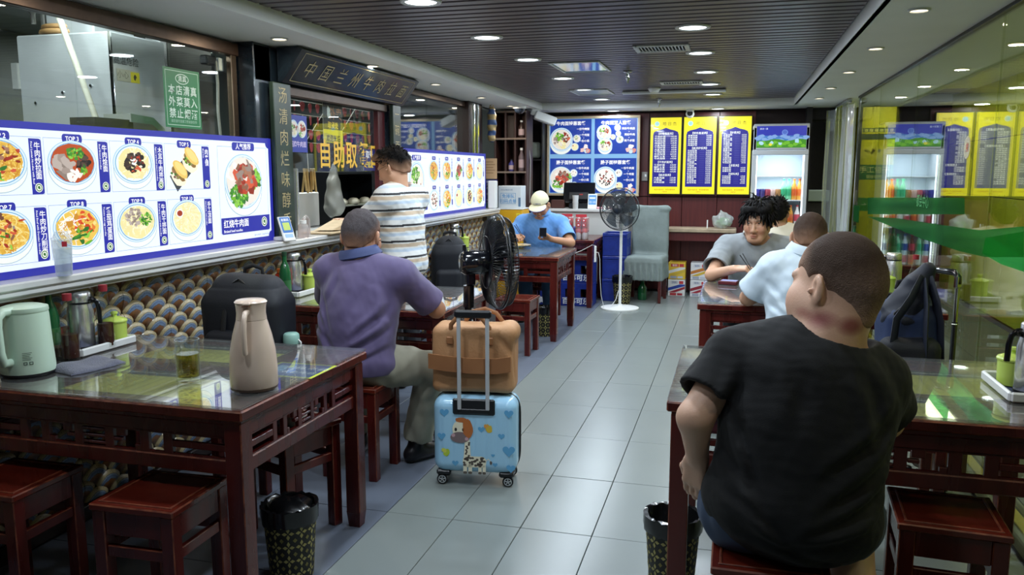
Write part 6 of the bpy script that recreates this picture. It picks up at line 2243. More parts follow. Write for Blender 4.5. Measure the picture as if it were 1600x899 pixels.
        for sx in (-1, 1):
            tilt = eul(sx * 30, 0, 0)
            E((sx * .085, -.012, -.008), (.0095, .020, .034), .010, 'u', tilt)
            E((sx * .080, -.004, -.030), (.007, .010, .012), .008, 'u', tilt)
            E((sx * .0945, -.004, -.002), (.0095, .0105, .019), .004, 's', tilt)
            E((sx * .090, .006, -.012), (.006, .005, .008), .004, 'u', tilt)

    def hair(s, thick=.006, style='short', color='16120f', fade=None, seed=0, vox=None, ripple=0.0, cut=None, label=None, freq=90, skinmix=0.0):
        hp, R, h = s.hp, s.Rh, s.hd
        v = vox or s.vox
        c = s.L['head']
        F = SDF(c - .17 * h, c + .19 * h, v)
        F.ell(hp(0, -.012, .030), np.array((.077, .098, .092)) * h + thick, R, .0)
        F.cap(hp(0, -.06, .0), hp(0, -.05, -.06), (.055 * h + thick * .6), .045 * h + thick * .5, .03)
        if style == 'mop':
            for k_ in range(26):
                a = k_ * 2.399
                z_ = .045 + .055 * ((k_ * 37 % 26) / 26)
                F.ell(hp(.066 * math.sin(a), -.005 + .082 * math.cos(a) * (1.0 if math.cos(a) < .3 else 1.05), z_), np.array((.03, .032, .026)) * h, R, .016)
            for k_ in range(0):
                F.cap(hp(-.05 + .0165 * k_, .08, .085), hp(-.052 + .0175 * k_ + .008 * (k_ % 2), .103, .042 + .010 * (k_ % 3)), .018 * h, .009 * h, .012)
        if style == 'crop':
            for k_ in range(9):
                F.cap(hp(-.045 + .011 * k_, .04, .112), hp(-.05 + .0125 * k_, .092, .092 + .006 * (k_ % 2)), .022 * h, .014 * h, .014)
        if ripple:
            F.ripple(ripple, freq, seed, 6)
        cuts = cut or [((0, .092, .072), (0, .62, -.78)), ((0, -.03, -.075), (0, -.2, -.98))]
        for (p, nn) in cuts:
            F.plane(hp(*p), R @ (np.array(nn) / np.linalg.norm(nn)), .006)
        for sx in (-1, 1):       # clear the ears and temples
            F.ell(hp(sx * .085, .004, -.012), np.array((.024, .030, .040)) * h, R, .006, 's')
            F.ell(hp(sx * .075, .075, -.01), np.array((.04, .055, .062)) * h, R, .006, 's')
        me, V = F.mesh('hair')
        col = np.tile(np.array(hexc(color)), (len(V), 1))
        H = (V - c) @ R / h
        if fade:
            zf, zt, w = fade
            line = H[:, 2] + .30 * H[:, 1]
            e = (1 - soft(line, zf, zt)) * w
            q = np.array([random.Random(i * 7 + 1).random() for i in range(256)])
            col = col * (1 - e[:, None]) + (s.skin * .40 + s.skin.mean() * .12)[None, :] * e[:, None]
            col = col * (1 + .5 * (q[np.arange(len(V)) * 97 % 256] - .5))[:, None]
        if fade:
            dist = np.min([-((H - np.array(p)) @ (np.array(nn) / np.linalg.norm(nn))) for p, nn in cuts], axis=0)
            e = ((1 - soft(dist, -.005, .075)) * .85)[:, None]
            col = col * (1 - e) + (s.skin * .70) * e
        if skinmix:
            col = col * (1 - skinmix) + s.skin * skinmix
        paint(me, V, col)
        return link_mesh('hair', me, s.root, HAIRM, label)

    def shirt(s, mt, o=0.014, hem=None, hemdir=None, sleeve=(0.62, 0.62), sr=(.064, .074), neck_r=None, neck_drop=0.0, ripples=((.002, 80, 1),), folds=(), creases=(), name='shirt', colfn=None, label=None, vox=None, low=True, sk=0.03, nadd=0.012):
        L, g, m = s.L, s.g, s.limb
        lo, hi = s.bounds(['pelvis', 'waist', 'chest', 'neck', 'shL', 'shR', 'elL', 'elR'], .24)
        F = SDF(lo, hi, vox or s.vox)
        for q, f in zip('LR', sleeve):
            a, b = L['sh' + q], L['el' + q]
            d = (b - a) / np.linalg.norm(b - a)
            Ln = np.linalg.norm(b - a)
            e = a + d * Ln * f
            F.cap(a, a + d * Ln * (f + .35), sr[0] * m, (sr[0] + (sr[1] - sr[0]) * (f + .35) / f) * m, sk, clip=(e, d))
            F.cap(a + d * Ln * (f - .06), a + d * Ln * (f + .3), (sr[1] - .015) * m, (sr[1] - .013) * m, 0.004, 's')
        s.torso(F, o, .035, low)
        for (amp, fr_, sd) in ripples:
            F.ripple(amp, fr_, sd, 5)
        for f in folds:
            F.fold(s.Rw @ np.array(f[0], float), s.Rw @ np.array(f[1], float), f[2], f[3])
        for c in creases:
            F.crease(*c, yc=float(s.L['waist'][1]))
        if creases:
            F.F += np.clip(F.G, -.014, .009)
        nk = neck_r or (0.058 * (0.55 + .45 * g) * s.hd * s.neckf * 1.08 + nadd)
        up = (s.hp(0, -.03, -.05) - L['neck'])
        up = up / np.linalg.norm(up)
        F.cap(L['neck'] - up * (.012 + neck_drop), L['neck'] + up * .16, nk, nk * 1.3, 0.012, 's')
        if hem is not None:
            F.plane(s.Rw @ np.array(hem, float), s.Rw @ np.array(hemdir if hemdir is not None else (0, 0, -1), float), .004)
        me, V = F.mesh(name)
        if colfn is not None:
            paint(me, V, colfn((V @ s.Rw)))
        return link_mesh(name, me, s.root, mt, label)

    def locks(s, n, ln, r0, color, style='mop', seed=1, cut=None):
        """separate tapering locks of hair over the crown"""
        q = random.Random(seed)
        m = MB()
        cuts = cut or [((0, .085, .085), (0, .62, -.78))]
        k = 0
        while k < n:
            a, z = q.random() * 2 * PI, q.uniform(-.25, 1.0)
            rr_ = math.sqrt(max(0, 1 - z * z))
            nrm = np.array([rr_ * math.sin(a), rr_ * math.cos(a), z])
            p = np.array([0, -.012, .030]) + nrm * np.array([.080, .101, .096])
            if any((p - np.array(c)) @ np.array(v) > 0 for c, v in cuts) or p[2] < -.03:
                continue
            k += 1
            down = np.array([0, 0, -1.0]) - nrm * (-nrm[2])
            fw_ = np.array([q.uniform(-.5, .5), .9, -.1]) if style == 'mop' and nrm[1] > -.2 else np.array([q.uniform(-.6, .6), .25, .0])
            d = nrm * (.55 if style == 'mop' else .9) + fw_ * (.6 if style == 'mop' else .35) + down * .25
            d /= np.linalg.norm(d)
            pts, rad = [], []
            x = p - nrm * .006
            L_ = ln * q.uniform(.6, 1.25)
            for i in range(5):
                pts.append(tuple(s.hp(*x)))
                rad.append(r0 * s.hd * (1 - .19 * i))
                x = x + d * L_ / 4
                d = d + np.array([0, .05, -.52 if style == 'mop' else -.1]) + np.array([q.uniform(-.2, .2) for _ in range(3)])
                d /= np.linalg.norm(d)
            m.tube(pts, r0, 5, radii=rad)
        o = m.build('hair_locks', mat('locks_' + color, hexc(color), .7, var=.3, spec=.2), s.root, 180)
        o['kind'] = 'stuff'
        return o

    def collar(s, mt, r=None, hgt=.036, lift=.04, tilt=(0, 0), name='collar', open_front=True):
        """fold-over polo collar"""
        L = s.L
        up = (s.hp(0, -.03, -.05) - L['neck'])
        up /= np.linalg.norm(up)
        fr_ = s.Rw @ np.array([0, 1.0, 0])
        R = spine_frame(up, s.right)
        r = r or 0.058 * (0.55 + .45 * s.g) * s.hd * 1.2
        m = MB()
        vs, fs = [], []
        n = 44
        prof = [(r * 1.02, .020), (r * 1.05, .026), (r * 1.10, .024), (r * 1.24, .008 - hgt * .35), (r * 1.34, -.004 - hgt * .6), (r * 1.28, -.010 - hgt * .6), (r * 1.06, .004), (r * 1.0, .02)]
        a0 = math.radians(16) if open_front else 0
        for i in range(n + 1):
            a = PI / 2 + a0 + (2 * PI - 2 * a0) * i / n
            drop = -.018 * max(0, math.sin(a)) ** 2
            for (rr_, z_) in prof:
                vs.append(tuple(L['neck'] + R @ np.array([rr_ * math.cos(a) * 1.08, rr_ * math.sin(a), z_ + drop + lift])))
        k = len(prof)
        for i in range(n):
            for j in range(k):
                fs.append((i * k + j, i * k + (j + 1) % k, (i + 1) * k + (j + 1) % k, (i + 1) * k + j))
        fs.append(tuple(range(k))[::-1])
        fs.append(tuple(n * k + j for j in range(k)))
        m.add(vs, fs)
        return m.build(name, mt, s.root, 60)

    def trousers(s, mt, end=0.93, o=.012, name='trousers', ripples=((.003, 70, 3),), flare=1.0, vox=None, top=0.10):
        """end: 1 = to the ankle, 0 = to the knee, below 0 = shorts"""
        L, g, m = s.L, s.g, s.limb
        lo, hi = s.bounds(['pelvis', 'hipL', 'hipR', 'knL', 'knR', 'anL', 'anR'], .24)
        F = SDF(lo, hi, vox or max(s.vox, .007))
        R1 = spine_frame(L['waist'] - L['pelvis'], s.L['hipR'] - s.L['hipL'])
        F.ell(L['pelvis'], (.172 * g - .012, .130 * g * s.depth - .012, .115), R1, .04)
        for q in 'LR':
            a, b, c = L['hip' + q], L['kn' + q], L['an' + q]
            th = .088 * g ** .5 * m + o
            if end < 0:
                d = (b - a)
                e = a + d * (1 + end)
                u = d / np.linalg.norm(d)
                F.cap(a, b, th, .060 * m + o * 2.4, .04, clip=(e, u))
                F.cap(e - u * .03, b, .060 * m + o * 1.7, None, .004, 's')
            else:
                F.cap(a, b, th, .062 * m + o, .04)
                d = (c - b)
                e = b + d * end
                u = d / np.linalg.norm(d)
                F.cap(b, c + u * .1, .060 * m + o * .9, (.044 * m + o) * flare, .025, clip=(e, u))
                F.cap(e - u * .02, c + u * .1, .040 * m * flare + o * .3, None, .004, 's')
        for (amp, fr_, sd) in ripples:
            F.ripple(amp, fr_, sd, 5)
        F.plane(L['pelvis'] + np.array([0, 0, top]), np.array([0, 0, 1.0]), .01)
        me, V = F.mesh(name)
        return link_mesh(name, me, s.root, mt)

    def shoes(s, mt, sole):
        for q in 'LR':
            an, to = s.L['an' + q].copy(), s.L['toe' + q].copy()
            d = to - an
            d[2] = 0
            d /= np.linalg.norm(d)
            hl = an - d * .035
            hl[2], to[2] = .040, .036
            F = SDF(np.minimum(hl, to) - .09, np.maximum(hl, to) + np.array([.09, .09, .12]), .006)
            F.cap(hl, to, .042, .040, .02).ell((hl + to) / 2 + np.array([0, 0, .02]), (.045, .045, .04), None, .03)
            F.cap(an, an - np.array([0, 0, .03]), .045, .045, .03)
            F.plane((0, 0, .012), (0, 0, -1.0), .004)
            F.plane(an + np.array([0, 0, .02]), (0, 0, 1.0), .006)
            me, V = F.mesh('shoe')
            sh_ = link_mesh('shoe', me, s.root, mt)
            F2 = SDF(np.minimum(hl, to) - .09, np.maximum(hl, to) + .09, .006)
            F2.cap(hl, to, .045, .043, .02).plane((0, 0, .0), (0, 0, -1.0)).plane((0, 0, .016), (0, 0, 1.0))
            me, V = F2.mesh('sole')
            link_mesh('sole', me, sh_, sole)


def cloth(name, col, rough=0.85, var=0.06, bump=0.12, sheen=0.05):
    return mat(name, hexc(col), rough, var=var, scale=18, bump=bump, bscale=420, sheen=sheen)

# ---------------------------------------------------------------- the seven people
SOLEM = mat('rubber_sole', hexc('1a1816'), 0.6)
SHOEB = mat('black_leather', hexc('17161a'), 0.3, coat=0.2)
DENIM = cloth('denim', '2c3e56')

# man in the black T-shirt, back to us, left hand on his hip, face turned left
bm = Person('heavy man in a black T-shirt seated with his back turned, hand on hip, reddened neck', (0.14, 2.22), 0,
            dict(pelvis=(.035, -.02, .585), waist=(.055, .00, .72), chest=(.075, .05, .885), neck=(.112, .085, 1.035), head=(.135, .115, 1.172),
                 shL=(-.130, .07, .955), shR=(.252, .11, .905), elL=(-.222, -.04, .815), wrL=(-.214, .0, .692), elR=(.310, .27, .755), wrR=(.20, .47, .80),
                 hipL=(-.08, .0, .56), hipR=(.13, .0, .56), knL=(-.10, .29, .47), anL=(-.08, .16, .09), toeL=(-.09, .28, .035),
                 knR=(.23, .26, .44), anR=(.23, -.02, .09), toeR=(.26, .10, .035)),
            g=1.25, hd=1.18, head=(50, -2, 4), vox=.0055, skin='d6ac92', limb=1.12, depth=1.08, neckf=1.12, fat=.002)
bm.body({'L': ((-.06, .22, -1.0), (-.55, -.85, .1), .30), 'R': ((-.7, .6, -.1), (0, 0, 1), .4)},
        marks=[((.085, .00, 1.095), (.055, .05, .030), '8c3e40', .85), ((.165, .01, 1.080), (.045, .05, .030), '883c40', .85), ((.04, .03, 1.105), (.03, .04, .02), 'a0524c', .6)])
bm.hair(.0045, color='171412', fade=(-.095, .06, .78), seed=2, ripple=.0005, freq=240, skinmix=.07, cut=[((0, .05, -.008), (0, .60, -.80)), ((0, .088, .07), (0, .95, -.30)), ((0, -.03, -.098), (0, -.1, -.99))])
bm.shirt(cloth('black_cotton', '090b0e', 0.85, sheen=0.02), o=.022, sleeve=(.66, .60), sr=(.074, .080), hem=(0, 0, .458), neck_drop=-.012,
         ripples=((.0016, 60, 4), (.0006, 150, 9)), nadd=.010,
         creases=[((.32, .92), (.10, .70), .009, .016), ((.34, .84), (.08, .60), .010, .018), ((.30, .72), (.05, .555), .010, .016), ((-.16, .88), (-.02, .66), .009, .016), ((-.18, .76), (.02, .60), .009, .017),
                  ((-.16, .66), (.08, .545), .008, .015), ((.28, .62), (.0, .52), .008, .014), ((.02, 1.0), (.05, .82), .006, .03), ((.18, .98), (.26, .80), .008, .018), ((-.10, .98), (-.16, .80), .008, .018), ((-.12, .56), (.16, .50), .007, .012)])
bm.trousers(cloth('denim_shorts', '3c4c66'), end=-.30, o=.018, vox=.0075)
bm.shoes(SHOEB, SOLEM)

# man in the purple polo, back to us
pp = Person('grey-haired man in a purple polo shirt and khaki trousers, seated with his back turned', (-1.75, 3.53), 0,
            dict(pelvis=(.0, -.02, .56), waist=(.0, -.01, .72), chest=(.005, .05, .895), neck=(-.015, .085, 1.040), head=(-.028, .125, 1.160),
                 shL=(-.185, .07, .985), shR=(.215, .07, .97), elL=(-.27, .24, .80), wrL=(-.10, .46, .805), elR=(.325, .22, .795), wrR=(.19, .45, .80),
                 hipL=(-.09, .01, .545), hipR=(.10, .01, .545), knL=(-.13, .30, .47), anL=(-.12, .22, .09), toeL=(-.13, .34, .035),
                 knR=(.315, .18, .50), anR=(.215, .20, .10), toeR=(.285, .31, .036)),
            g=1.12, hd=1.08, head=(0, -12, 0), vox=.006, skin='b5866a', limb=1.02)
pp.body()
pp.hair(.007, color='3a3d43', fade=(-.10, -.03, .15), seed=4, ripple=.0012, freq=200, skinmix=.06)
POLO = mat('purple_pique', hexc('554a70'), 0.75, var=0.08, scale=6, bump=0.15, bscale=500, sheen=0.25)
pp.shirt(POLO, o=.018, sleeve=(.80, .82), sr=(.070, .078), hem=(0, 0, .515), ripples=((.0016, 60, 11), (.0006, 150, 12)),
         creases=[((-.22, .95), (-.05, .70), .010, .015), ((-.22, .85), (-.03, .62), .009, .015), ((.22, .90), (.05, .68), .010, .016), ((.22, .78), (.0, .60), .011, .015), ((-.18, .74), (.0, .58), .009, .014),
                  ((.06, 1.0), (.04, .78), .006, .026), ((-.08, 1.02), (-.10, .84), .006, .02), ((.20, .66), (-.06, .55), .009, .013), ((-.16, .62), (.08, .53), .008, .012), ((.14, .96), (.20, .78), .009, .016),
                  ((.22, .94), (.34, .84), .008, .011), ((.24, .90), (.34, .79), .007, .010), ((-.15, .98), (-.24, .86), .008, .013)])
pp.collar(mat('navy_collar', hexc('39446e'), 0.7, bump=0.1, bscale=500), hgt=.020, lift=.046, open_front=False)
pp.trousers(cloth('khaki_cotton', '928f7e', 0.85), end=.94, o=.020, ripples=((.0035, 60, 8),), flare=1.15)
pp.shoes(SHOEB, SOLEM)


# standing man in the striped T-shirt
def stripes(Vl):
    z = (Vl[:, 2] - .80 + .018 * Vl[:, 1] + 0.02 * np.abs(Vl[:, 0])) / .106
    f = z - np.floor(z)
    wht, bei, blu, blk = (np.array(hexc(c)) for c in ('d8dad8', 'c4b098', 'b8c8d8', '16181e'))
    c = np.where((f < .13)[:, None], blk, np.where((f < .42)[:, None], wht, np.where((f < .60)[:, None], blu, np.where((f < .70)[:, None], wht, np.where((f < .93)[:, None], bei, wht)))))
    return c


sm_ = Person('young man with glasses standing at the serving window in a striped T-shirt', (-2.185, 5.12), 78,
             dict(pelvis=(0, 0, .86), waist=(0, .01, 1.0), chest=(0, .02, 1.175), neck=(0, .03, 1.355), head=(0, .065, 1.505), shL=(-.185, .0, 1.29), shR=(.185, .0, 1.29),
                  elL=(-.230, .19, 1.085), wrL=(-.12, .40, 1.13), elR=(.230, .16, 1.07), wrR=(.10, .37, 1.13), hipL=(-.09, .0, .82), hipR=(.09, .0, .82),
                  knL=(-.10, .03, .46), knR=(.10, .03, .46), anL=(-.10, .0, .09), anR=(.10, .0, .09), toeL=(-.12, .15, .036), toeR=(.12, .15, .036)),
             g=1.0, hd=1.06, head=(6, -20, 0), vox=.006, skin='c89a7c')
sm_.body()
sm_.hair(.014, style='crop', color='0b0a0a', fade=(-.10, -.03, .35), seed=5, ripple=.003, freq=110)
sm_.locks(240, .030, .0065, '0d0b0b', 'crop', 5)
sm_.shirt(attr_mat('striped_jersey', 0.85, sheen=.2), o=.030, sleeve=(.92, .92), sr=(.078, .098), hem=(0, 0, .775), ripples=((.0024, 55, 21), (.0008, 140, 22)), colfn=stripes, sk=.02, nadd=.01, vox=.0045)
sm_.trousers(cloth('dark_trousers', '1c1e24'), end=.95, o=.015)
sm_.shoes(SHOEB, SOLEM)
gl = MB()
for sx in (-1, 1):
    c = np.array([sx * .033, .104, .002])
    gl.tube([tuple(sm_.hp(*(c + np.array([.024 * math.cos(a), -.010 * abs(math.cos(a)) * (1 if sx * math.cos(a) > 0 else 0), .018 * math.sin(a)])))) for a in [2 * PI * k / 20 for k in range(20)]], .0014, 6, closed=True)
    gl.tube([tuple(sm_.hp(sx * .058, .094, .006)), tuple(sm_.hp(sx * .079, .04, .010)), tuple(sm_.hp(sx * .083, -.012, .012)), tuple(sm_.hp(sx * .082, -.03, -.004))], .0014, 6)
gl.tube([tuple(sm_.hp(-.009, .106, .004)), tuple(sm_.hp(0, .109, .007)), tuple(sm_.hp(.009, .106, .004))], .0013, 6)
gl.build('glasses', BLACKP, sm_.root, 60)

# man in the cream cap with a phone
cm = Person('man in a cream cap and light blue polo looking at a phone while eating', (-1.855, 7.97), 180,
            dict(pelvis=(0, 0, .555), waist=(0, .03, .70), chest=(0, .08, .875), neck=(0, .125, 1.025), head=(.0, .175, 1.150), shL=(-.205, .10, .965), shR=(.205, .10, .965),
                 elL=(-.335, .30, .795), wrL=(-.165, .40, .835), elR=(.30, .24, .80), wrR=(.20, .44, .85),
                 hipL=(-.09, .02, .54), hipR=(.09, .02, .54), knL=(-.12, .30, .46), knR=(.12, .30, .46), anL=(-.12, .24, .09), anR=(.12, .24, .09), toeL=(-.14, .37, .036), toeR=(.14, .37, .036)),
            g=1.08, hd=1.02, head=(0, -30, 0), vox=.006, skin='bd8c6c')
cm.body({'L': ((.55, .30, .40), (.1, -.5, .9), .75), 'R': ((-.55, .45, .15), (.2, .2, 1), .8)})
cm.hair(.005, color='14110f', seed=6)
SKYP = mat('sky_blue_pique', hexc('5f95d6'), 0.75, var=0.05, scale=8, bump=0.12, bscale=500, sheen=0.25)
cm.shirt(SKYP, o=.018, sleeve=(.78, .78), sr=(.072, .082), hem=(0, 0, .50), ripples=((.0022, 60, 31), (.0008, 140, 32)))
cm.collar(SKYP, hgt=.03, lift=.055)
cm.trousers(cloth('blue_jeans', '33506e'), end=.95, o=.016)
cm.shoes(SHOEB, SOLEM)
CAPM = cloth('cream_twill', 'd8d4b4', 0.85)
F = SDF(cm.L['head'] - .2, cm.L['head'] + .22, .005)
F.ell(cm.hp(0, -.010, .040), (.090, .112, .098), cm.Rh, 0)
F.plane(cm.hp(0, 0, .042), cm.Rh @ np.array([0, .12, -.99]), .004)
F.ell(cm.hp(0, -.010, .030), (.080, .101, .090), cm.Rh, .003, 's')
me, V = F.mesh('cap')
cap_o = link_mesh('cap', me, cm.root, CAPM)
F = SDF(cm.L['head'] - .25, cm.L['head'] + .25, .0035)
F.ell(cm.hp(0, .105, .040), (.088, .085, .013), cm.Rh, 0)
F.ell(cm.hp(0, .105, .026), (.095, .095, .013), cm.Rh, .003, 's')
F.ell(cm.hp(0, -.010, .040), (.084, .106, .094), cm.Rh, .003, 's')
me, V = F.mesh('brim')
link_mesh('brim', me, cap_o, [CAPM])
MB().tube([tuple(cm.hp(.086 * math.sin(a), .105 + .083 * math.cos(a), .040)) for a in [(-1.45 + 2.9 * k / 20) for k in range(21)]], .0035, 6).build('brim_edge', mat('purple_piping', hexc('5a56a0'), 0.6), cap_o, 60)
cb = Print().text('SUMMER', 0, 0, .020, hexc('4a4a78'), 1, 'c', .01)
fw = cm.Rh @ np.array([0, .94, .34])
cb.build('lettering', PRINT, cap_o, MX(tuple(cm.hp(0, .1005, .075)), tuple(cm.Rh @ np.array([-1., 0, 0])), tuple(cm.Rh @ np.array([0, -.34, .94]))))

# young man in grey facing us
gy = Person('young man with tousled black hair in a grey T-shirt eating with chopsticks', (.155, 5.88), 180,
            dict(pelvis=(0, 0, .555), waist=(0, .04, .70), chest=(0.0, .10, .87), neck=(0, .155, 1.015), head=(.005, .215, 1.150), shL=(-.205, .12, .955), shR=(.205, .12, .955),
                 elL=(-.30, .33, .80), wrL=(-.10, .46, .80), elR=(.285, .37, .795), wrR=(.145, .47, .850),
                 hipL=(-.09, .02, .54), hipR=(.09, .02, .54), knL=(-.12, .30, .46), knR=(.12, .30, .46), anL=(-.12, .24, .09), anR=(.12, .24, .09), toeL=(-.14, .37, .036), toeR=(.14, .37, .036)),
            g=.98, hd=1.07, head=(-14, -12, 0), vox=.005, skin='cc9f82')
gy.body({'R': ((-.75, .25, .10), (.15, .25, 1), .85), 'L': ((.6, .4, -.1), (0, 0, 1), .4)})
gy.locks(430, .066, .0085, '0c0b0c', 'mop', 7, cut=[((0, .092, .075), (0, .75, -.66))])
gy.hair(.008, style='mop', color='0a090a', seed=7, ripple=.004, freq=70, cut=[((0, .092, .070), (0, .72, -.70)), ((0, -.03, -.075), (0, -.2, -.98))])
gy.shirt(cloth('heather_grey', '8e9498', 0.9), o=.022, sleeve=(.74, .74), sr=(.074, .088), hem=(0, 0, .50), neck_drop=.02, ripples=((.0024, 60, 41), (.0008, 140, 42)), nadd=.014)
gy.trousers(cloth('charcoal_trousers', '24262c'), end=.95, o=.016)
gy.shoes(SHOEB, SOLEM)

# man in the pale shirt, back to us
wm = Person('man in a pale blue short-sleeved shirt leaning over the table, back turned', (.395, 4.42), 0,
            dict(pelvis=(0, 0, .56), waist=(-.005, .03, .70), chest=(-.02, .075, .875), neck=(-.02, .115, 1.025), head=(.0, .155, 1.130), shL=(-.185, .08, .960), shR=(.195, .08, .95),
                 elL=(-.305, .16, .79), wrL=(-.17, .36, .80), elR=(.30, .18, .80), wrR=(.16, .36, .80),
                 hipL=(-.10, .0, .545), hipR=(.10, .0, .545), knL=(-.20, .10, .46), knR=(.22, .10, .46), anL=(-.18, .0, .09), anR=(.20, .0, .09), toeL=(-.21, .11, .036), toeR=(.24, .11, .036)),
            g=1.14, hd=1.05, head=(-8, -20, 0), vox=.006, skin='b88c70')
wm.body()
wm.hair(.006, color='161413', fade=(-.10, .02, .55), seed=8, ripple=.0010, freq=200, skinmix=.08)
PALE = mat('pale_blue_shirting', hexc('c2d2de'), 0.75, var=0.03, scale=8, bump=0.08, bscale=400, sheen=0.2)
wm.shirt(PALE, o=.022, sleeve=(.80, .80), sr=(.078, .090), hem=(0, 0, .50), ripples=((.0020, 60, 51), (.0007, 140, 52)),
         creases=[((-.24, .92), (-.05, .72), .010, .016), ((.2, .86), (.04, .66), .010, .018), ((-.22, .80), (.02, .62), .009, .016), ((-.06, .98), (-.10, .80), .006, .022)])
wm.collar(PALE, hgt=.024, lift=.046, open_front=False)
wm.trousers(cloth('charcoal_trousers', '24262c'), end=.95, o=.016)
wm.shoes(SHOEB, SOLEM)

# diner behind, back to us


def dashes(Vl):
    wht, blk = np.array(hexc('d2ccba')), np.array(hexc('1c1c1e'))
    z = np.abs(Vl[:, 2] - (.958 + .10 * Vl[:, 0]))
    on = (z < .011) & ((Vl[:, 0] * 13 % 1) < .62)
    return np.where(on[:, None], blk, wht)


dn = Person('black-haired diner in a cream shirt with a row of black dashes, farthest back', (.335, 6.72), 0,
            dict(pelvis=(0, 0, .555), waist=(0, .01, .70), chest=(0, .03, .88), neck=(0, .05, 1.03), head=(-.01, .08, 1.150), shL=(-.19, .03, .965), shR=(.19, .03, .965),
                 elL=(-.26, .14, .79), wrL=(-.12, .32, .80), elR=(.26, .14, .79), wrR=(.12, .32, .80), knL=(-.12, .14, .46), knR=(.14, .14, .46), anL=(-.12, .02, .09), anR=(.14, .02, .09), toeL=(-.13, .13, .036), toeR=(.15, .13, .036)),
            g=1.0, hd=1.0, head=(0, -6, 0), vox=.008, skin='b0866a')
dn.body()
dn.hair(.013, style='crop', color='0a0909', seed=9, ripple=.003, freq=110)
dn.locks(160, .035, .007, '0c0b0b', 'crop', 9)
dn.shirt(attr_mat('dashed_shirting', 0.85), o=.02, sleeve=(.75, .75), sr=(.074, .085), hem=(0, 0, .50), colfn=dashes)
dn.trousers(cloth('charcoal_trousers', '24262c'), end=.95, o=.016)
dn.shoes(SHOEB, SOLEM)


def world_of(p, v):
    return p.loc + p.Rw @ np.array(v, float)


# things in their hands
w = world_of(cm, (-.10, .475, .905))
ph_ = thing('smartphone', 'black smartphone held by the man in the cream cap', 'phone', tuple(w), 0)
Mp = rotz(math.radians(12)) @ Matrix.Rotation(math.radians(-58), 4, 'X')
MB().rbox((0, 0, 0), (.070, .009, .138), .003, M=Mp).build('case', BLACKG, ph_)
MB().rbox((0, .005, 0), (.063, .001, .128), .0004, M=Mp).build('screen', mat('phone_glass', hexc('203048'), 0.1, emit=(.5, .6, .8), es=.8), ph_)
for (p_, wr, tip, lab) in ((cm, (.125, .50, .895), (.06, .50, .80), 'black chopsticks held by the man in the cream cap'), (gy, (.065, .52, .885), (.0, .60, .80), 'black chopsticks held by the young man in grey')):
    a, b_ = world_of(p_, wr), world_of(p_, tip)
    d = (b_ - a) / np.linalg.norm(b_ - a)
    t = thing('chopsticks', lab, 'chopsticks', tuple(a))
    for k in (0, 1):
        e = np.array([.010 * k, 0, .006 * k])
        MB().cyl(tuple(-d * .09 + e * 1.6), tuple((b_ - a) + e * .3), .0038, 6, r2=.0022).build('stick', BLACKP, t, 50)

# soft goods in the kitchen window
F = SDF((-.12, -.14, -.02), (.12, .14, .50), .006)
F.cap((0, 0, .12), (0, 0, .30), .075, .05, .03).cap((0, 0, .30), (0, .01, .44), .045, .014, .03).ripple(.006, 55, 13)
me, V = F.mesh('bag')
hb_ = thing('hanging_bag', 'white plastic bag hanging inside the serving window beside the tan sticks', 'bag', (-2.98, 5.66, 1.09))
link_mesh('bag', me, hb_, mat('milky_film', hexc('a2a49e'), .35, trans=.4))
MB().tube([(0, .01, .43), (0.02, 0, .60), (.2, 0, .855)], .003, 5).build('cord', WHITEP, hb_)
wbd = thing('cutting_board', 'white board leaning inside the serving window below the tan sticks', 'board', (-3.30, 5.75, 1.036))
MB().rbox((0, 0, .14), (.02, .50, .28), .01).build('board', WHITEP, wbd)
gbx = thing('green_tub', 'green tub on the worktop inside the serving window', 'tub', (-3.25, 5.30, 1.036))
MB().lathe([(.06, 0), (.08, .16), (.075, .16), (.055, .01), (0, .01)], 20).build('body', mat('tub_green', hexc('2f6a4a'), .4), gbx, 50)

# ---------------------------------------------------------------- suitcase with the giraffe, and the tan bag on it
su = thing('cabin_suitcase', 'light blue hard suitcase with a giraffe and hearts, standing in the aisle', 'suitcase', (-1.152, 3.565, 0), math.radians(8))
SKYB = mat('sky_shell', hexc('a4d4f2'), 0.22, coat=0.4)
F = SDF((-.23, -.13, .03), (.23, .13, .46), .0045)
F.box((0, 0, .246), (.200, .100, .186), .055)
for k in range(-3, 4):
    F.fold((k * .052, -.100, .10), (k * .052, -.100, .40), .003, .007)
F.fold((-.21, 0, .246), (.21, 0, .246), 0, .01)
me, V = F.mesh('shell')
link_mesh('shell', me, su, SKYB)
zp = MB()
pth = []
for k in range(48):
    a = 2 * PI * k / 48
    c_, s_ = math.cos(a), math.sin(a)
    rx, rz = .2015, .1875
    n_ = 6.0
    pth.append((rx * abs(c_) ** (2 / n_) * (1 if c_ > 0 else -1), .012, .246 + rz * abs(s_) ** (2 / n_) * (1 if s_ > 0 else -1)))
zp.tube(pth, .0085, 8, closed=True)
zp.build('zipper', BLACKP, su, 60)
hs = MB()
hs.rbox((0, -.101, .392), (.200, .014, .078), .010)
hs.rbox((0, -.104, .372), (.150, .014, .03), .008)
hs.build('handle_recess', BLACKP, su)
for x in (-.0665, .0665):
    MB().rbox((x, -.110, .60), (.018, .012, .44), .003).build('handle_tube', mat('matt_aluminium', hexc('c4c8ce'), 0.4, metal=.35), su)
MB().rbox((0, -.110, .833), (.172, .026, .036), .008).build('grip', BLACKP, su)
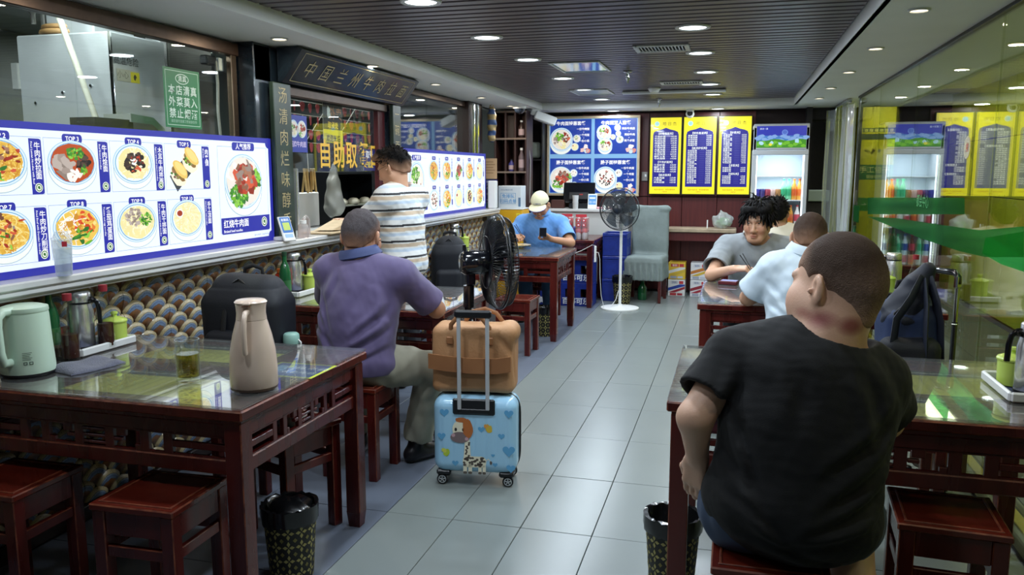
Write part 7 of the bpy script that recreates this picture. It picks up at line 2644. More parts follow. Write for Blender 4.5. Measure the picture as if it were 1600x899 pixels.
for sx in (-1, 1):
    MB().rbox((sx * .150, -.06, .060), (.07, .06, .028), .008).build('wheel_mount', BLACKP, su)
    MB().rbox((sx * .150, .06, .060), (.07, .06, .028), .008).build('wheel_mount', BLACKP, su)
    for sy in (-1, 1):
        wh = MB()
        wh.lathe([(.0, -.009), (.020, -.009), (.026, -.006), (.026, .006), (.020, .009), (0, .009)], 22, M=T(sx * .158, sy * .075, .0262) @ Matrix.Rotation(PI / 2, 4, 'X'))
        w_ = wh.build('wheel', BLACKP, su, 50)
        rim = MB().ring((sx * .158, sy * .075 - .0098, .0262), .017, .0022, 'y', 22, 6)
        for k in range(5):
            a = 2 * PI * k / 5
            rim.rbox((0, 0, .009), (.005, .003, .016), .001, M=T(sx * .158, sy * .075 - .0098, .0262) @ Matrix.Rotation(a, 4, 'Y'))
        rim.build('rim', mat('silver_rim', hexc('c8ccd0'), 0.3, metal=.7), w_, 50)
        MB().rbox((sx * .158, sy * .075 + .016, .040), (.03, .012, .04), .004).build('fork', BLACKP, w_)
pg = Print()
HT = hexc('5fa8d8')


def heart(x, y, r, c=HT, L=1):
    pts = []
    pg = Print()
    for k in range(22):
        t = 2 * PI * k / 22
        pts.append((x + r * .062 * 16 * math.sin(t) ** 3, y + r * .062 * (13 * math.cos(t) - 5 * math.cos(2 * t) - 2 * math.cos(3 * t) - math.cos(4 * t))))
    pg.poly(pts, c, L)
    pg.build('heart_print', SHP, su, MX((0, -.1010, .030), (1, 0, 0), (0, 0, 1)))


SHP = attr_mat('shell_print', 0.25, coat=.4)
for (x, y, r) in ((-.155, .215, .020), (.13, .225, .016), (.165, .155, .030), (-.09, .085, .016), (.10, .085, .012), (.175, .07, .022), (.09, .13, .009), (.035, .255, .016), (-.14, .33, .022), (.165, .335, .022)):
    heart(x, y, r)
CRM, SPOT, MUZ, ORG = hexc('f0ead0'), hexc('5a5048'), hexc('7c6a6c'), hexc('b8682e')
for (x0, x1, y0, y1) in ((-.052, -.034, .035, .085), (-.028, -.010, .035, .085), (.020, .036, .035, .08), (.040, .056, .035, .08)):
    pg.rrect(x0, y0, x1, y1, .006, CRM, 2)
    pg.rrect(x0, y0, x1, y0 + .012, .004, SPOT, 3)
pg.rrect(-.054, .068, .058, .122, .022, CRM, 2)
pg.poly([(-.052, .09), (-.014, .09), (-.020, .205), (-.042, .205)], CRM, 3)
q = random.Random(21)
for k in range(30):
    x, y = q.uniform(-.048, .052), q.uniform(.075, .115)
    pg.blob(x, y, .0068, .006, SPOT, 4, q, 8, .2)
for k in range(10):
    pg.blob(q.uniform(-.042, -.022), .115 + .009 * k, .0055, .005, SPOT, 4, q, 8, .2)
pg.strip([(.055, .10), (.068, .112), (.078, .10)], .004, CRM, 2)
pg.blob(.080, .094, .006, .010, SPOT, 3, q, 8, .2)
pg.ell(-.072, .250, .030, .042, CRM, 5, 24)
pg.ell(-.066, .212, .046, .027, MUZ, 6, 24)
pg.ell(-.098, .222, .009, .009, hexc('c8a0a8'), 7, 12)
pg.ell(-.034, .206, .009, .009, hexc('c8a0a8'), 7, 12)
pg.ell(-.086, .250, .006, .009, hexc('1a1614'), 7, 12)
pg.ell(-.050, .250, .006, .009, hexc('1a1614'), 7, 12)
pg.blob(-.028, .258, .026, .046, ORG, 7, q, 14, .12, .15)
pg.blob(-.060, .296, .03, .012, ORG, 6, q, 10, .2)
giraffe = pg
for (x, y) in ((.072, .262), (-.132, .135)):
    pg = Print()
    pg.blob(x, y, .014, .020, hexc('d8b83a') if y > .2 else hexc('b8d03a'), 2, q, 9, .35)
    pg.blob(x - .012, y + .01, .012, .010, hexc('e0a048') if y > .2 else hexc('d8dc5a'), 3, q, 9, .35)
    pg.build('butterfly_print', SHP, su, MX((0, -.1010, .030), (1, 0, 0), (0, 0, 1)))
giraffe.build('giraffe_print', SHP, su, MX((0, -.1010, .030), (1, 0, 0), (0, 0, 1)), label='printed giraffe and hearts')

TAN = mat('tan_leather', hexc('b88c64'), 0.65, col2=hexc('a87a52'), scale=7, bump=.15, bscale=90)
tbg = thing('travel_bag', 'soft tan travel bag riding on the blue suitcase with its strap over the pull handle', 'bag', (-1.168, 3.585, .436), math.radians(8))
F = SDF((-.25, -.16, -.02), (.25, .16, .40), .0055)
F.box((0, .015, .165), (.196, .098, .160), .036)
F.ell((.165, .02, .295), (.050, .09, .05), None, .03)
F.ripple(.0030, 30, 61, 6)
F.fold((.11, -.09, .30), (.20, -.06, .18), .012, .018)
F.fold((.20, -.05, .28), (.19, -.04, .05), .010, .02)
F.fold((-.15, -.09, .31), (.10, -.09, .30), .005, .012)
F.plane((0, 0, .002), (0, 0, -1.0), .01)
me, V = F.mesh('body')
link_mesh('body', me, tbg, TAN)
tw_ = MB()
zs = [(-.205, .165), (-.12, .158), (0, .150), (.12, .152), (.185, .160)]
vs, fs = [], []
for (x, z) in zs:
    y = -.100 if abs(x) < .15 else -.086
    for (dy, dz) in ((0, .036), (0, -.036), (.006, -.036), (.006, .036)):
        vs.append((x, y + dy, z + dz))
for i in range(len(zs) - 1):
    for k in range(4):
        fs.append((i * 4 + k, i * 4 + (k + 1) % 4, (i + 1) * 4 + (k + 1) % 4, (i + 1) * 4 + k))
fs += [(0, 1, 2, 3), tuple(4 * (len(zs) - 1) + k for k in range(4))[::-1]]
tw_.add([(v[0], v[1] - .020, v[2]) for v in vs], fs)
tw_.build('trolley_strap', mat('tan_leather_strap', hexc('966640'), 0.6, col2=hexc('885a38'), scale=9), tbg, 40)
for (y, dx) in ((-.065, -.01), (.085, .035)):
    MB().tube([(-.095 + dx, y, .28), (-.09 + dx, y - .012, .335), (-.06 + dx, y - .01, .372), (.0 + dx, y - .004, .386), (.055 + dx, y, .366), (.09 + dx, y - .012, .325), (.095 + dx, y - .006, .27)], .011, 8, flat=.45).build('handle', mat('tan_leather_strap', hexc('86552f'), 0.6), tbg, 60)
    for sx in (-.095, .095):
        MB().rbox((sx + dx, -.088 if y < 0 else .112, .262), (.03, .008, .035), .003).build('handle_tab', mat('tan_leather_strap', hexc('86552f'), 0.6), tbg)

# ---------------------------------------------------------------- fans
def fan_head(t, r, depth, blade_m, cage_m, hub_m, M, nw=64):
    cg = MB()
    for k in range(nw):
        a = 2 * PI * k / nw
        ca, sa = math.cos(a), math.sin(a)
        pts = [(r * f * ca, r * f * sa, z) for f, z in ((.22, depth * .52), (.62, depth * .50), (.90, depth * .36), (1.0, depth * .06), (.99, -depth * .10), (.86, -depth * .42), (.55, -depth * .50), (.26, -depth * .46))]
        cg.tube(pts, .0016, 4, M=M)
    for (f, z, w_) in ((1.0, 0, .0055), (.99, -depth * .10, .003), (.93, depth * .33, .0022), (.62, depth * .50, .0022), (.55, -depth * .5, .0022), (.24, depth * .52, .003)):
        cg.ring((0, 0, z), r * f, w_, 'z', 56, 6, M=M)
    cg.build('grille', cage_m, t, 60)
    MB().lathe([(0, depth * .56), (r * .2, depth * .55), (r * .225, depth * .50), (r * .2, depth * .47), (0, depth * .47)], 28, M=M).build('badge', hub_m, t, 50)
    MB().lathe([(.012, -depth * .4), (.045, -depth * .25), (.045, depth * .15), (.02, depth * .22), (0, depth * .22)], 20, M=M).build('hub', hub_m, t, 50)
    for k in range(5):
        a0 = 2 * PI * k / 5
        vs, fs = [], []
        for th in (0, 1):
            for i in range(7):
                f = i / 6
                for j in range(6):
                    u = j / 5
                    a = a0 + (u - .5) * (1.0 - .15 * f) + f * .45
                    rr_ = .045 + (r * .88 - .045) * f
                    z = (u - .5) * depth * .42 * (1 - .3 * f) + th * .003
                    vs.append((rr_ * math.cos(a), rr_ * math.sin(a), z))
        n = 42
        for i in range(6):
            for j in range(5):
                q_ = i * 6 + j
                fs.append((q_, q_ + 1, q_ + 7, q_ + 6))
                fs.append((n + q_ + 6, n + q_ + 7, n + q_ + 1, n + q_))
        MB().add(vs, fs, 0, M).build('blade', blade_m, t, 60)


bf = thing('pedestal_fan', 'big black pedestal fan seen from behind, standing past the tan bag', 'fan', (-1.392, 4.165, 0), 0)
BLM = mat('fan_black', hexc('0e1118'), 0.3, coat=.3)
MB().lathe([(.17, 0), (.172, .010), (.15, .030), (.05, .040), (.028, .055)], 36).build('base', BLM, bf, 50)
MB().cyl((0, 0, .05), (0, 0, .80), .0235, 16).build('pole', BLM, bf, 60)
MB().cyl((0, 0, .74), (0, 0, .86), .030, 16).build('collar', BLACKG, bf, 60)
for k in range(7):
    MB().cyl((.0235, -.012, .60 + .022 * k), (.0262, -.0135, .60 + .022 * k), .0055, 8).build('height_hole', mat('pale_hole', hexc('c8c8c8'), .5), bf)
hx = math.radians(32)
Mf = T(math.cos(hx) * .168, math.sin(hx) * .168, .985) @ rotz(hx) @ Matrix.Rotation(PI / 2, 4, 'Y')
fan_head(bf, .262, .14, mat('fan_blade_black', hexc('1a2028'), .25, coat=.3), BLM, BLACKG, Mf, 88)
mo = MB()
mo.lathe([(0, -.215), (.05, -.212), (.066, -.19), (.068, -.06), (.060, -.045), (0, -.045)], 26, M=Mf)
mo.build('motor', BLACKG, bf, 40)
MB().rbox((0.01, 0, .905), (.05, .05, .10), .012, M=rotz(hx)).build('tilt_neck', BLACKG, bf)
MB().cyl((-.02, -.01, 1.05), (-.02, -.01, 1.085), .010, 10).build('oscillation_knob', BLACKG, bf, 60)

wf = thing('pedestal_fan', 'white pedestal fan with a smoky grey cage facing the aisle by the back wall', 'fan', (-1.165, 8.66, 0), 0)
MB().lathe([(.205, 0), (.208, .006), (.205, .016), (.10, .026), (.03, .034), (.022, .05)], 40).build('base', WHITEP, wf, 50)
MB().cyl((0, 0, .04), (0, 0, .92), .0155, 16).build('pole', WHITEP, wf, 60)
MB().lathe([(.022, .88), (.026, .89), (.026, .96), (.02, .97)], 16).build('collar', WHITEP, wf, 50)
Mw = T(-.01, -.10, 1.085) @ Matrix.Rotation(math.radians(-14), 4, 'Z') @ Matrix.Rotation(PI / 2, 4, 'X')
fan_head(wf, .222, .12, glass_mat('smoky_blade', (.38, .42, .46), .06, .1, dirt=.04), mat('smoky_cage', hexc('2e3338'), .35), mat('dark_hub', hexc('22262c'), .3), Mw, 72)
MB().lathe([(0, -.18), (.04, -.178), (.055, -.15), (.055, -.06), (0, -.055)], 22, M=Mw).build('motor', mat('dark_hub', hexc('22262c'), .3), wf, 40)
MB().rbox((0, -.0, .99), (.035, .05, .09), .008).build('tilt_neck', WHITEP, wf)
pw = thing('power_strip', 'white power strip hanging with its cord beside the white fan', 'power strip', (-1.425, 8.56, .60))
MB().rbox((0, 0, 0), (.022, .035, .175), .004).build('case', WHITEP, pw)
MB().tube([(0, 0, .09), (-.03, -.03, .10), (-.12, -.15, .05), (-.22, -.35, .01), (-.30, -.9, -.02), (-.32, -1.05, -.04)], .0035, 6).build('cord', mat('grey_white_cord', hexc('b8b8b4'), .5), pw, 60)
MB().tube([(.012, 0, .02), (.035, 0, .015), (.05, .0, -.05), (.055, -.0, -.25), (.07, .0, -.45), (.10, .02, -.585), (.16, .04, -.588), (.22, .06, -.50), (.245, .085, -.40)], .0035, 6).build('fan_cord', WHITEP, pw, 60)

# ---------------------------------------------------------------- blue crates
CRB = mat('crate_blue', hexc('1c3086'), .4, var=.15)


def crate(label, x, y, z, rz=0.0, group='blue bottle crates', h=.26, wd=.36, dp=.28, text=True):
    t = thing('bottle_crate', label, 'crate', (x, y, z), rz, group)
    for s_ in (-1, 1):
        f_ = MB()
        for (c_, d_) in (((0, 0, .05), (wd, .012, .10)), ((0, 0, h - .035), (wd, .016, .07)), ((-wd * .42, 0, h / 2), (.055, .014, h)), ((wd * .42, 0, h / 2), (.055, .014, h)), ((0, 0, h / 2), (.10, .013, h))):
            f_.rbox((c_[0], s_ * (dp / 2 - .008), c_[2]), d_, .004)
        f_.build('long_side', CRB, t)
        g_ = MB()
        for (c_, d_) in (((0, 0, h / 2 - .02), (.012, dp - .02, h - .04)), ((0, 0, h - .02), (.018, dp, .035))):
            g_.rbox((s_ * (wd / 2 - .008), c_[1], c_[2]), d_, .004)
        g_.build('short_side', CRB, t)
    MB().rbox((0, 0, .008), (wd - .02, dp - .02, .014), .003).build('bottom', CRB, t)
    bt = MB()
    for i in range(4):
        for j in range(3):
            bt.lathe([(.026, .015), (.029, .03), (.029, .12), (.012, .18), (.011, .21), (0, .21)], 8, c=((i - 1.5) * .078, (j - 1) * .078, 0))
    setp(bt.build('bottles_inside', mat('cola_glass', hexc('2a1a18'), .15, coat=.5), t, 50), kind='stuff')
    if text:
        p = Print().text('百事可乐', 0, 0, .078, hexc('e0e4ec'), 1, 'c', .03)
        p.build('lettering', PRINT, t, MX((0, -dp / 2 - .0015, .058), (1, 0, 0), (0, 0, 1)))
    return t


crate('lower blue crate under the back table on the wall side', -2.02, 8.83, 0)
crate('upper blue crate under the back table on the wall side', -2.02, 8.83, .262)
crate('lower blue crate under the back table, nearer the aisle', -1.655, 8.83, 0)
crate('upper blue crate under the back table, nearer the aisle', -1.655, 8.83, .262)
for k in range(3):
    crate(f'blue crate of the tall stack behind the white fan, {["bottom", "middle", "topmost"][k]} of three', -1.30, 9.32, .262 * k + 0.0, PI / 2, 'blue bottle crates', text=False)

# red drink packs on the back table
REDP = hexc('c8303a')
for k, (x, y) in enumerate(((-1.60, 8.72), (-1.78, 8.80))):
    t = thing('drink_pack', ['red and white shrink-wrapped pack of cans on the back table, nearer the aisle', 'red and white shrink-wrapped pack of cans on the back table, next to the wall side'][k], 'drink pack', (x, y, .7435), .1 * k, 'red drink packs')
    for i in range(2):
        for j in range(2):
            for z in (0, .122):
                MB().lathe([(.026, 0), (.031, .006), (.031, .112), (.026, .121), (0, .121)], 12, c=((i - .5) * .064, (j - .5) * .064, z)).build('can', mat('pale_can', hexc('d0c8c8'), .3, metal=.2), t, 50)
    MB().rbox((0, 0, .155), (.135, .135, .18), .02).build('wrap', glass_mat('red_wrap', (.95, .42, .42), .06, .15, dirt=.10), t)
    p = Print()
    for z in (.0, .05):
        for x_ in (-.03, .03):
            p.blob(x_, z, .022, .018, REDP, 1, q, 10, .3)
            p.blob(x_, z, .010, .010, hexc('f0e8e8'), 2, q, 8, .3)
    p.rect(-.06, .085, .06, .115, REDP, 1)
    p.build('print', PRINT, t, MX((0, -.0682, .16), (1, 0, 0), (0, 0, 1)))
setp(solo(MB().rbox((0, 0, .06), (.10, .10, .12), .008), 'small_carton', mat('blue_carton', hexc('3a4a9c'), .5), 'small blue carton on the back table behind the red packs', 'carton', (-1.72, 8.98, .7435)))

# ---------------------------------------------------------------- counter, till and shelves
ct = thing('cash_counter', 'white counter with a marble top below the blue menu board', 'counter', (-1.71, 9.77, 0))
MB().rbox((-.02, 0, .50), (1.06, .44, 1.0), .006).build('body', mat('counter_white', hexc('c6c8c6'), .4), ct)
MB().rbox((0, -.0, 1.018), (1.10, .50, .035), .006).build('top', MARBLE, ct)
MB().rbox((-.02, -.222, .08), (1.06, .012, .12), .003).build('kick_board', BLACKP, ct)
tl = thing('cash_register', 'black touch-screen till on the white counter', 'till', (-1.83, 9.74, 1.036), 0.05)
MB().rbox((0, .04, .03), (.24, .22, .06), .01).build('base', BLACKP, tl)
MB().rbox((0, .05, .09), (.07, .06, .12), .01).build('stand', BLACKP, tl)
Mt = T(0, 0, .17) @ Matrix.Rotation(math.radians(-18), 4, 'X')
MB().rbox((0, 0, .02), (.385, .03, .25), .008, M=Mt).build('screen', BLACKG, tl)
MB().rbox((0, -.03, -.03), (.24, .02, .09), .006, M=Mt).build('customer_display', BLACKP, tl)
pt_ = Print().text('0.00', 0, 0, .022, hexc('d83a3a'), 1, 'c', .01)
pt_.build('lettering', PRINT_SCREEN, tl, Mt @ MX((.03, -.0405, -.015), (1, 0, 0), (0, 0, 1)))
bkp = solo(MB().rbox((0, 0, .05), (.16, .10, .10), .006), 'card_box', mat('brown_card', hexc('4a2a24'), .5), 'small brown box beside the black till', 'box', (-2.08, 9.70, 1.036))
sd = thing('card_stand', 'small blue and white card stand beside the black till', 'card stand', (-1.645, 9.60, 1.036))
MB().rbox((0, 0, .09), (.11, .008, .18), .002, M=Matrix.Rotation(-.2, 4, 'X')).build('card', WHITEP, sd)
MB().rbox((0, .02, .005), (.10, .06, .010), .002).build('foot', WHITEP, sd)
pc_ = Print().rrect(-.045, .05, .045, .165, .006, hexc('5a9ad8'), 1).rect(-.035, .12, .035, .14, hexc('e8f0f8'), 2).text('扫一扫', 0, .08, .026, hexc('f0f4f8'), 2, 'c', .01, 1)
pc_.build('print', PRINT, sd, Matrix.Rotation(-.2, 4, 'X') @ MX((0, -.0045, 0), (1, 0, 0), (0, 0, 1)))
cs = thing('paper_cup_stack', 'stack of white paper cups on the counter before the till', 'cups', (-1.84, 9.56, 1.036))
MB().lathe([(.030, 0), (.034, .02), (.030, .021), (.035, .04), (.031, .041), (.036, .06), (.032, .061), (.037, .08), (.033, .081), (.038, .16), (0, .16)], 18).build('cups', mat('paper_cup', hexc('cfd2d2'), .5), cs, 40)
pb = solo(MB().rbox((0, 0, .012), (.18, .10, .024), .004), 'pink_booklet', mat('pink_paper', hexc('d8a0a8'), .6), 'flat pink booklet on the counter beside the card stand', 'booklet', (-1.50, 9.60, 1.036), .2)

yb = thing('drinks_dispenser', 'yellow cabinet at the end of the ledge carrying a white ordering sign', 'cabinet', (-2.425, 8.86, 0))
MB().rbox((0, 0, .53), (.30, .34, 1.06), .01).build('cabinet', mat('yellow_cabinet', hexc('dca81e'), .4), yb)
MB().rbox((0, 0, 1.065), (.31, .35, .012), .003).build('top', WHITEP, yb)
pyb = Print().rrect(0, 0, .05, .06, .004, hexc('f0d83a'), 1).text('券', .025, .03, .035, hexc('a8701e'), 2, 'c', 0, 1)
pyb.build('sticker', PRINT, yb, MX((.085, -.1705, .96), (1, 0, 0), (0, 0, 1)))
ys = thing('ordering_sign', 'white box sign with blue characters on top of the yellow cabinet', 'sign', (-2.425, 8.82, 1.071))
MB().rbox((0, .0, .125), (.27, .20, .25), .006).build('case', mat('pale_case', hexc('d4dce0'), .3), ys)
pys = Print()
pys.frame(.03, .05, .205, .17, .004, hexc('5aa0d0'), 1)
for r_, s_ in enumerate(('免排队', '扫码点单')):
    pys.text(s_, .118, .135 - .055 * r_, .048, hexc('4a98d0'), 1, 'c', .012)
pys.text('手机点餐更方便', .10, .205, .020, hexc('7a98b0'), 1, 'c', 0, 1)
pys.rect(.235, .02, .262, .12, hexc('5a7a9a'), 1)
pys.build('print', PRINT, ys, MX((-.135, -.1006, 0), (1, 0, 0), (0, 0, 1)))
setp(solo(MB().rbox((0, 0, .1), (.09, .09, .30), .01), 'white_flask', WHITEP, 'white upright holder standing at the far end of the marble ledge', 'holder', (-2.55, 8.48, 1.13)))

DW = mat('dark_shelf_wood', hexc('36201e'), .45, var=.1)
sf = thing('wall_shelf', 'dark open shelf unit with bottles in the far corner by the ledge', 'shelf', (-2.545, 9.33, 0))
MB().rbox((0, .155, 1.60), (.38, .02, 1.16), .003).build('back_panel', mat('dark_red_shelf_back', hexc('4a2826'), .5), sf)
for x in (-.185, -.06, .055, .185):
    MB().rbox((x, 0, 1.60), (.022, .30, 1.16), .003).build('upright', DW, sf)
for z in (1.035, 1.47, 1.855, 2.165):
    MB().rbox((0, 0, z), (.38, .31, .022), .003).build('shelf', mat('shelf_board', hexc('7a6a60'), .4), sf)
for k, (x, z, kd, lab) in enumerate(((.12, 1.482, 'white', 'dark bottle with a white cap on the middle shelf of the corner unit'), (.0, 1.482, 'blue', 'small violet bottle on the middle shelf of the corner unit'), (-.12, 1.047, 'pale', 'pale red bottle on the lowest shelf of the corner unit'), (.12, 1.047, 'green', 'green and white tin on the lowest shelf of the corner unit'), (.12, 1.867, 'knob', 'slim bottle with two white knobs on the top shelf of the corner unit'))):
    t = thing('shelf_bottle', lab, 'bottle', (-2.545 + x, 9.24, z))
    hh = {'white': .27, 'blue': .14, 'pale': .17, 'green': .19, 'knob': .2}[kd]
    cc = {'white': '6a5a5e', 'blue': '3a3a80', 'pale': 'c8b0ac', 'green': '8fb49a', 'knob': '3a2a28'}[kd]
    MB().lathe([(.034, 0), (.037, .006), (.037, hh * .62), (.016, hh * .8), (.014, hh * .92), (0, hh * .92)], 16).build('body', mat('bottle_' + kd, hexc(cc), .3), t, 50)
    MB().lathe([(.018, hh * .9), (.018, hh), (0, hh)], 12).build('cap', WHITEP if kd != 'blue' else BLACKP, t, 50)
    MB().lathe([(.0376, hh * .15), (.0376, hh * .5)], 16).build('paper_label', mat('label_' + kd, hexc('b8a0a4' if kd != 'green' else 'd8dcd8'), .5), t, 50)
setp(solo(MB().rbox((0, 0, .13), (.09, .02, .26), .004), 'dark_scroll', mat('dark_scroll', hexc('3a302e'), .5), 'narrow dark plaque standing on the top shelf of the corner unit', 'plaque', (-2.55, 9.25, 1.867)))
dl = thing('door_ornament', 'blue and gold hanging ornament on the column beyond the second menu board', 'ornament', (-2.60, 8.62, 1.98))
F = SDF((-.07, -.06, -.26), (.07, .06, .22), .006)
F.cap((0, 0, .10), (0, 0, -.14), .050, .045, .02).ell((0, 0, .15), (.035, .03, .05), None, .02).ripple(.005, 60, 71, 5)
me, V = F.mesh('body')
cols = np.where((np.sin(V[:, 2] * 55) > .1)[:, None], np.array(hexc('3a5488')), np.array(hexc('a89468')))
paint(me, V, cols)
link_mesh('body', me, dl, attr_mat('glazed_ornament', .3, coat=.4))
MB().ring((0, 0, .20), .022, .004, 'y', 18, 6).build('ring', GOLD, dl, 60)
nb = thing('notice_card', 'tan paper notes pinned to the column end beside the corner shelf', 'notice', (-2.59, 8.545, 1.40))
MB().rbox((0, 0, .11), (.14, .004, .22), .001).build('sheet', mat('tan_note', hexc('c0a07c'), .6), nb)
pnb = Print()
for k in range(5):
    pnb.rect(.015, .18 - .03 * k, .10 + .02 * (k % 2), .187 - .03 * k, hexc('8a6a4a'), 1)
pnb.build('print', PRINT, nb, MX((-.07, -.0022, .0), (1, 0, 0), (0, 0, 1)))
nb2 = thing('notice_card', 'purple-blue notice with white rows below the tan notes on the column end', 'notice', (-2.59, 8.545, 1.09))
MB().rbox((0, 0, .15), (.15, .004, .30), .001).build('sheet', mat('indigo_note', hexc('3a3c80'), .5), nb2)
pnb = Print()
for k in range(8):
    pnb.text(q.choice(DISHES), .075, .275 - .033 * k, .026, hexc('c8c8e0'), 1, 'c', .01, 1)
pnb.rect(0, 0, .15, .05, hexc('3a7a8a'), 1)
pnb.build('print', PRINT, nb2, MX((-.075, -.0022, .0), (1, 0, 0), (0, 0, 1)))
nk_ = thing('nook_shelf', 'dark open rack behind the counter with a pale cushion on it', 'rack', (-2.43, 9.88, 0))
for z in (.55, 1.10, 1.62):
    MB().rbox((0, 0, z), (.27, .28, .02), .003).build('board', mat('black_board', hexc('1a1816'), .5), nk_)
for x in (-.13, .13):
    MB().rbox((x, .0, 1.05), (.02, .28, 2.1), .003).build('upright', mat('black_board', hexc('1a1816'), .5), nk_)
F = SDF((-.14, -.08, -.02), (.14, .08, .24), .007)
F.box((0, 0, .11), (.10, .06, .10), .05)
F.ripple(.004, 24, 3)
me, V = F.mesh('cushion')
o = link_mesh('pale_bundle', me, None, mat('pale_canvas', hexc('8a8f80'), .8), None, (-2.43, 9.86, 1.63))
setp(o, 'pale canvas bundle on the dark rack between the shelf and the blue board', 'bundle')
setp(solo(MB().blob((0, 0, .06), (.10, .07, .06), 14, 8, noise=.25, seed=9), 'green_bundle', mat('dull_green', hexc('3a5046'), .7), 'dull green heap on the lower board of the dark rack', 'bundle', (-2.43, 9.86, 1.11), smooth=70))

# ---------------------------------------------------------------- back corner: covered chair, side table, cartons
F = SDF((-.30, -.32, .12), (.30, .30, 1.14), .008)
F.box((0, .17, .78), (.215, .030, .31), .028)
F.ell((.17, .17, 1.05), (.07, .04, .03), None, .03).ell((-.17, .17, 1.05), (.07, .04, .03), None, .03)
F.box((0, -.03, .48), (.215, .22, .045), .04, k=.04)
F.box((0, -.03, .36), (.222, .227, .13), .04, k=.02)
F.ripple(.004, 16, 5)
g = (F.ax[0][:, None, None], F.ax[1][None, :, None], F.ax[2][None, None, :])
F.F += (.010 * np.sin(g[0] * 95 + g[1] * 95) * np.clip((.46 - g[2]) / .1, 0, 1) * np.clip((g[2] - .2) / .05, 0, 1)).astype(np.float32)
F.plane((0, 0, .255), (0, 0, -1.0), .004)
me, V = F.mesh('loose_cover')
gc = thing('covered_chair', 'dining chair under a frilled grey-green loose cover by the back wall', 'chair', (-.955, 9.36, 0), -.08)
link_mesh('loose_cover', me, gc, mat('sage_cover', hexc('7c8886'), .8, var=.06, bump=.2, bscale=120))
for sx in (-1, 1):
    for sy in (-1, 1):
        MB().rbox((sx * .19, -.03 + sy * .19, .15), (.034, .034, .30), .003).build('leg', WOOD, gc)
gd = thing('green_jug', 'dark green bottle standing under the covered chair', 'bottle', (-1.0, 9.36, 0))
MB().lathe([(.05, 0), (.055, .01), (.055, .14), (.025, .19), (.022, .22), (0, .22)], 18).build('body', mat('green_glass_solid', hexc('1c5a34'), .1, coat=.6), gd, 50)
sdt = thing('side_table', 'mahogany side table with a thick beige stone top against the back wall', 'table', (-.41, 9.82, 0))
MB().rbox((0, 0, .795), (.88, .36, .045), .006).build('top', mat('beige_stone', hexc('a8967e'), .4, var=.2, scale=12), sdt)
for x in (-.40, .40):
    for y in (-.14, .14):
        MB().rbox((x, y, .385), (.065, .065, .77), .004).build('leg', PANEL, sdt)
MB().rbox((0, -.14, .72), (.76, .03, .10), .003).build('apron', PANEL, sdt)
MB().rbox((0, .14, .72), (.76, .03, .10), .003).build('apron', PANEL, sdt)
MB().rbox((-.475, -.16, .795), (.08, .05, .04), .004).build('corner_cap', mat('pale_cap', hexc('c8c4b8'), .5), sdt)
cl_ = [('d8b23a', '3a3a8a', '', .02), ('e0e0e0', 'c8303a', '', 0), ('d0d0d4', '2a4a9a', '', 0), ('e0e0e0', 'a82a3a', '', 0)]
for k, (x, z, a, b_) in enumerate(((-.635, 0, 'dcdcdc', '24409a'), (-.635, .205, 'd8b43a', 'd8d8d4'), (-.375, 0, 'd8d8dc', '8a2434'), (-.375, .205, 'd4d4d8', 'b8702e'))):
    lab = f'{["lower", "upper"][k % 2]} {["white and blue", "yellow and white", "white and maroon", "white and orange"][k]} printed carton under the stone-topped side table'
    t = thing('drink_carton', lab, 'carton', (x, 9.84, z), 0, 'printed cartons under the side table')
    MB().rbox((0, 0, .10), (.20, .24, .20), .004).build('box', mat('carton_' + a, hexc(a), .5), t)
    p = Print()
    p.poly([(-.098, .065), (-.098, .10), (.04, .145), (.098, .145), (.098, .125), (.0, .095)], hexc(b_), 1)
    p.poly([(-.098, .045), (.098, .12), (.098, .09), (-.02, .045)], hexc('9a2636' if k in (0, 2) else 'c8a83a'), 2)
    p.rect(-.07, .15, .02, .185, hexc('b8333a') if k == 1 else hexc('c8c8cc'), 1).rect(.03, .15, .08, .185, hexc('b8333a'), 1)
    p.text('饮料', -.025, .167, .03, hexc('f0e8e0') if k == 1 else hexc('5a6a9a'), 2, 'c', .01, 1)
    p.rect(-.075, .01, .0, .04, hexc('b8333a') if k in (0,) else hexc('9aa0b0'), 1).rect(.01, .012, .07, .038, hexc('a82a3a') if k == 0 else hexc('b8bcc8'), 1)
    p.build('print', PRINT, t, MX((0, -.1206, 0), (1, 0, 0), (0, 0, 1)))
    if k == 2:
        pass
setp(solo(MB().rbox((0, 0, .09), (.16, .2, .18), .02), 'grey_parcel', mat('grey_parcel', hexc('8a9080'), .6), 'grey parcel with a yellow tab under the side table beside the cartons', 'parcel', (-.17, 9.84, .205)))
setp(solo(MB().rbox((0, 0, .1), (.18, .22, .20), .006), 'plain_carton', mat('drab_carton', hexc('6a6258'), .6), 'drab carton below the grey parcel under the side table', 'carton', (-.17, 9.84, 0)))
pbg = thing('vegetable_bag', 'clear plastic bag of green vegetables on the stone-topped side table', 'bag', (-.13, 9.78, .8185))
F = SDF((-.17, -.13, -.01), (.17, .13, .28), .006)
F.ell((0, 0, .085), (.125, .09, .085), None, 0).cap((.0, 0, .13), (-.02, 0, .21), .07, .02, .04).cap((.05, 0, .12), (.10, 0, .17), .03, .01, .03).ripple(.013, 60, 8, 6)
F.plane((0, 0, .003), (0, 0, -1.0))
me, V = F.mesh('bag')
link_mesh('bag', me, pbg, glass_mat('bag_film', (.85, .9, .86), .08, .15, dirt=.30))
vg = MB()
for k in range(26):
    a = rng.random() * 6.28
    vg.blob((.07 * math.cos(a) * rng.random(), .05 * math.sin(a) * rng.random(), .03 + .08 * rng.random()), (.035, .02, .018), 7, 5, noise=.3, seed=k)
setp(vg.build('vegetables', mat('cabbage_green', hexc('7aa070'), .6, var=.3), pbg, 60), kind='stuff')
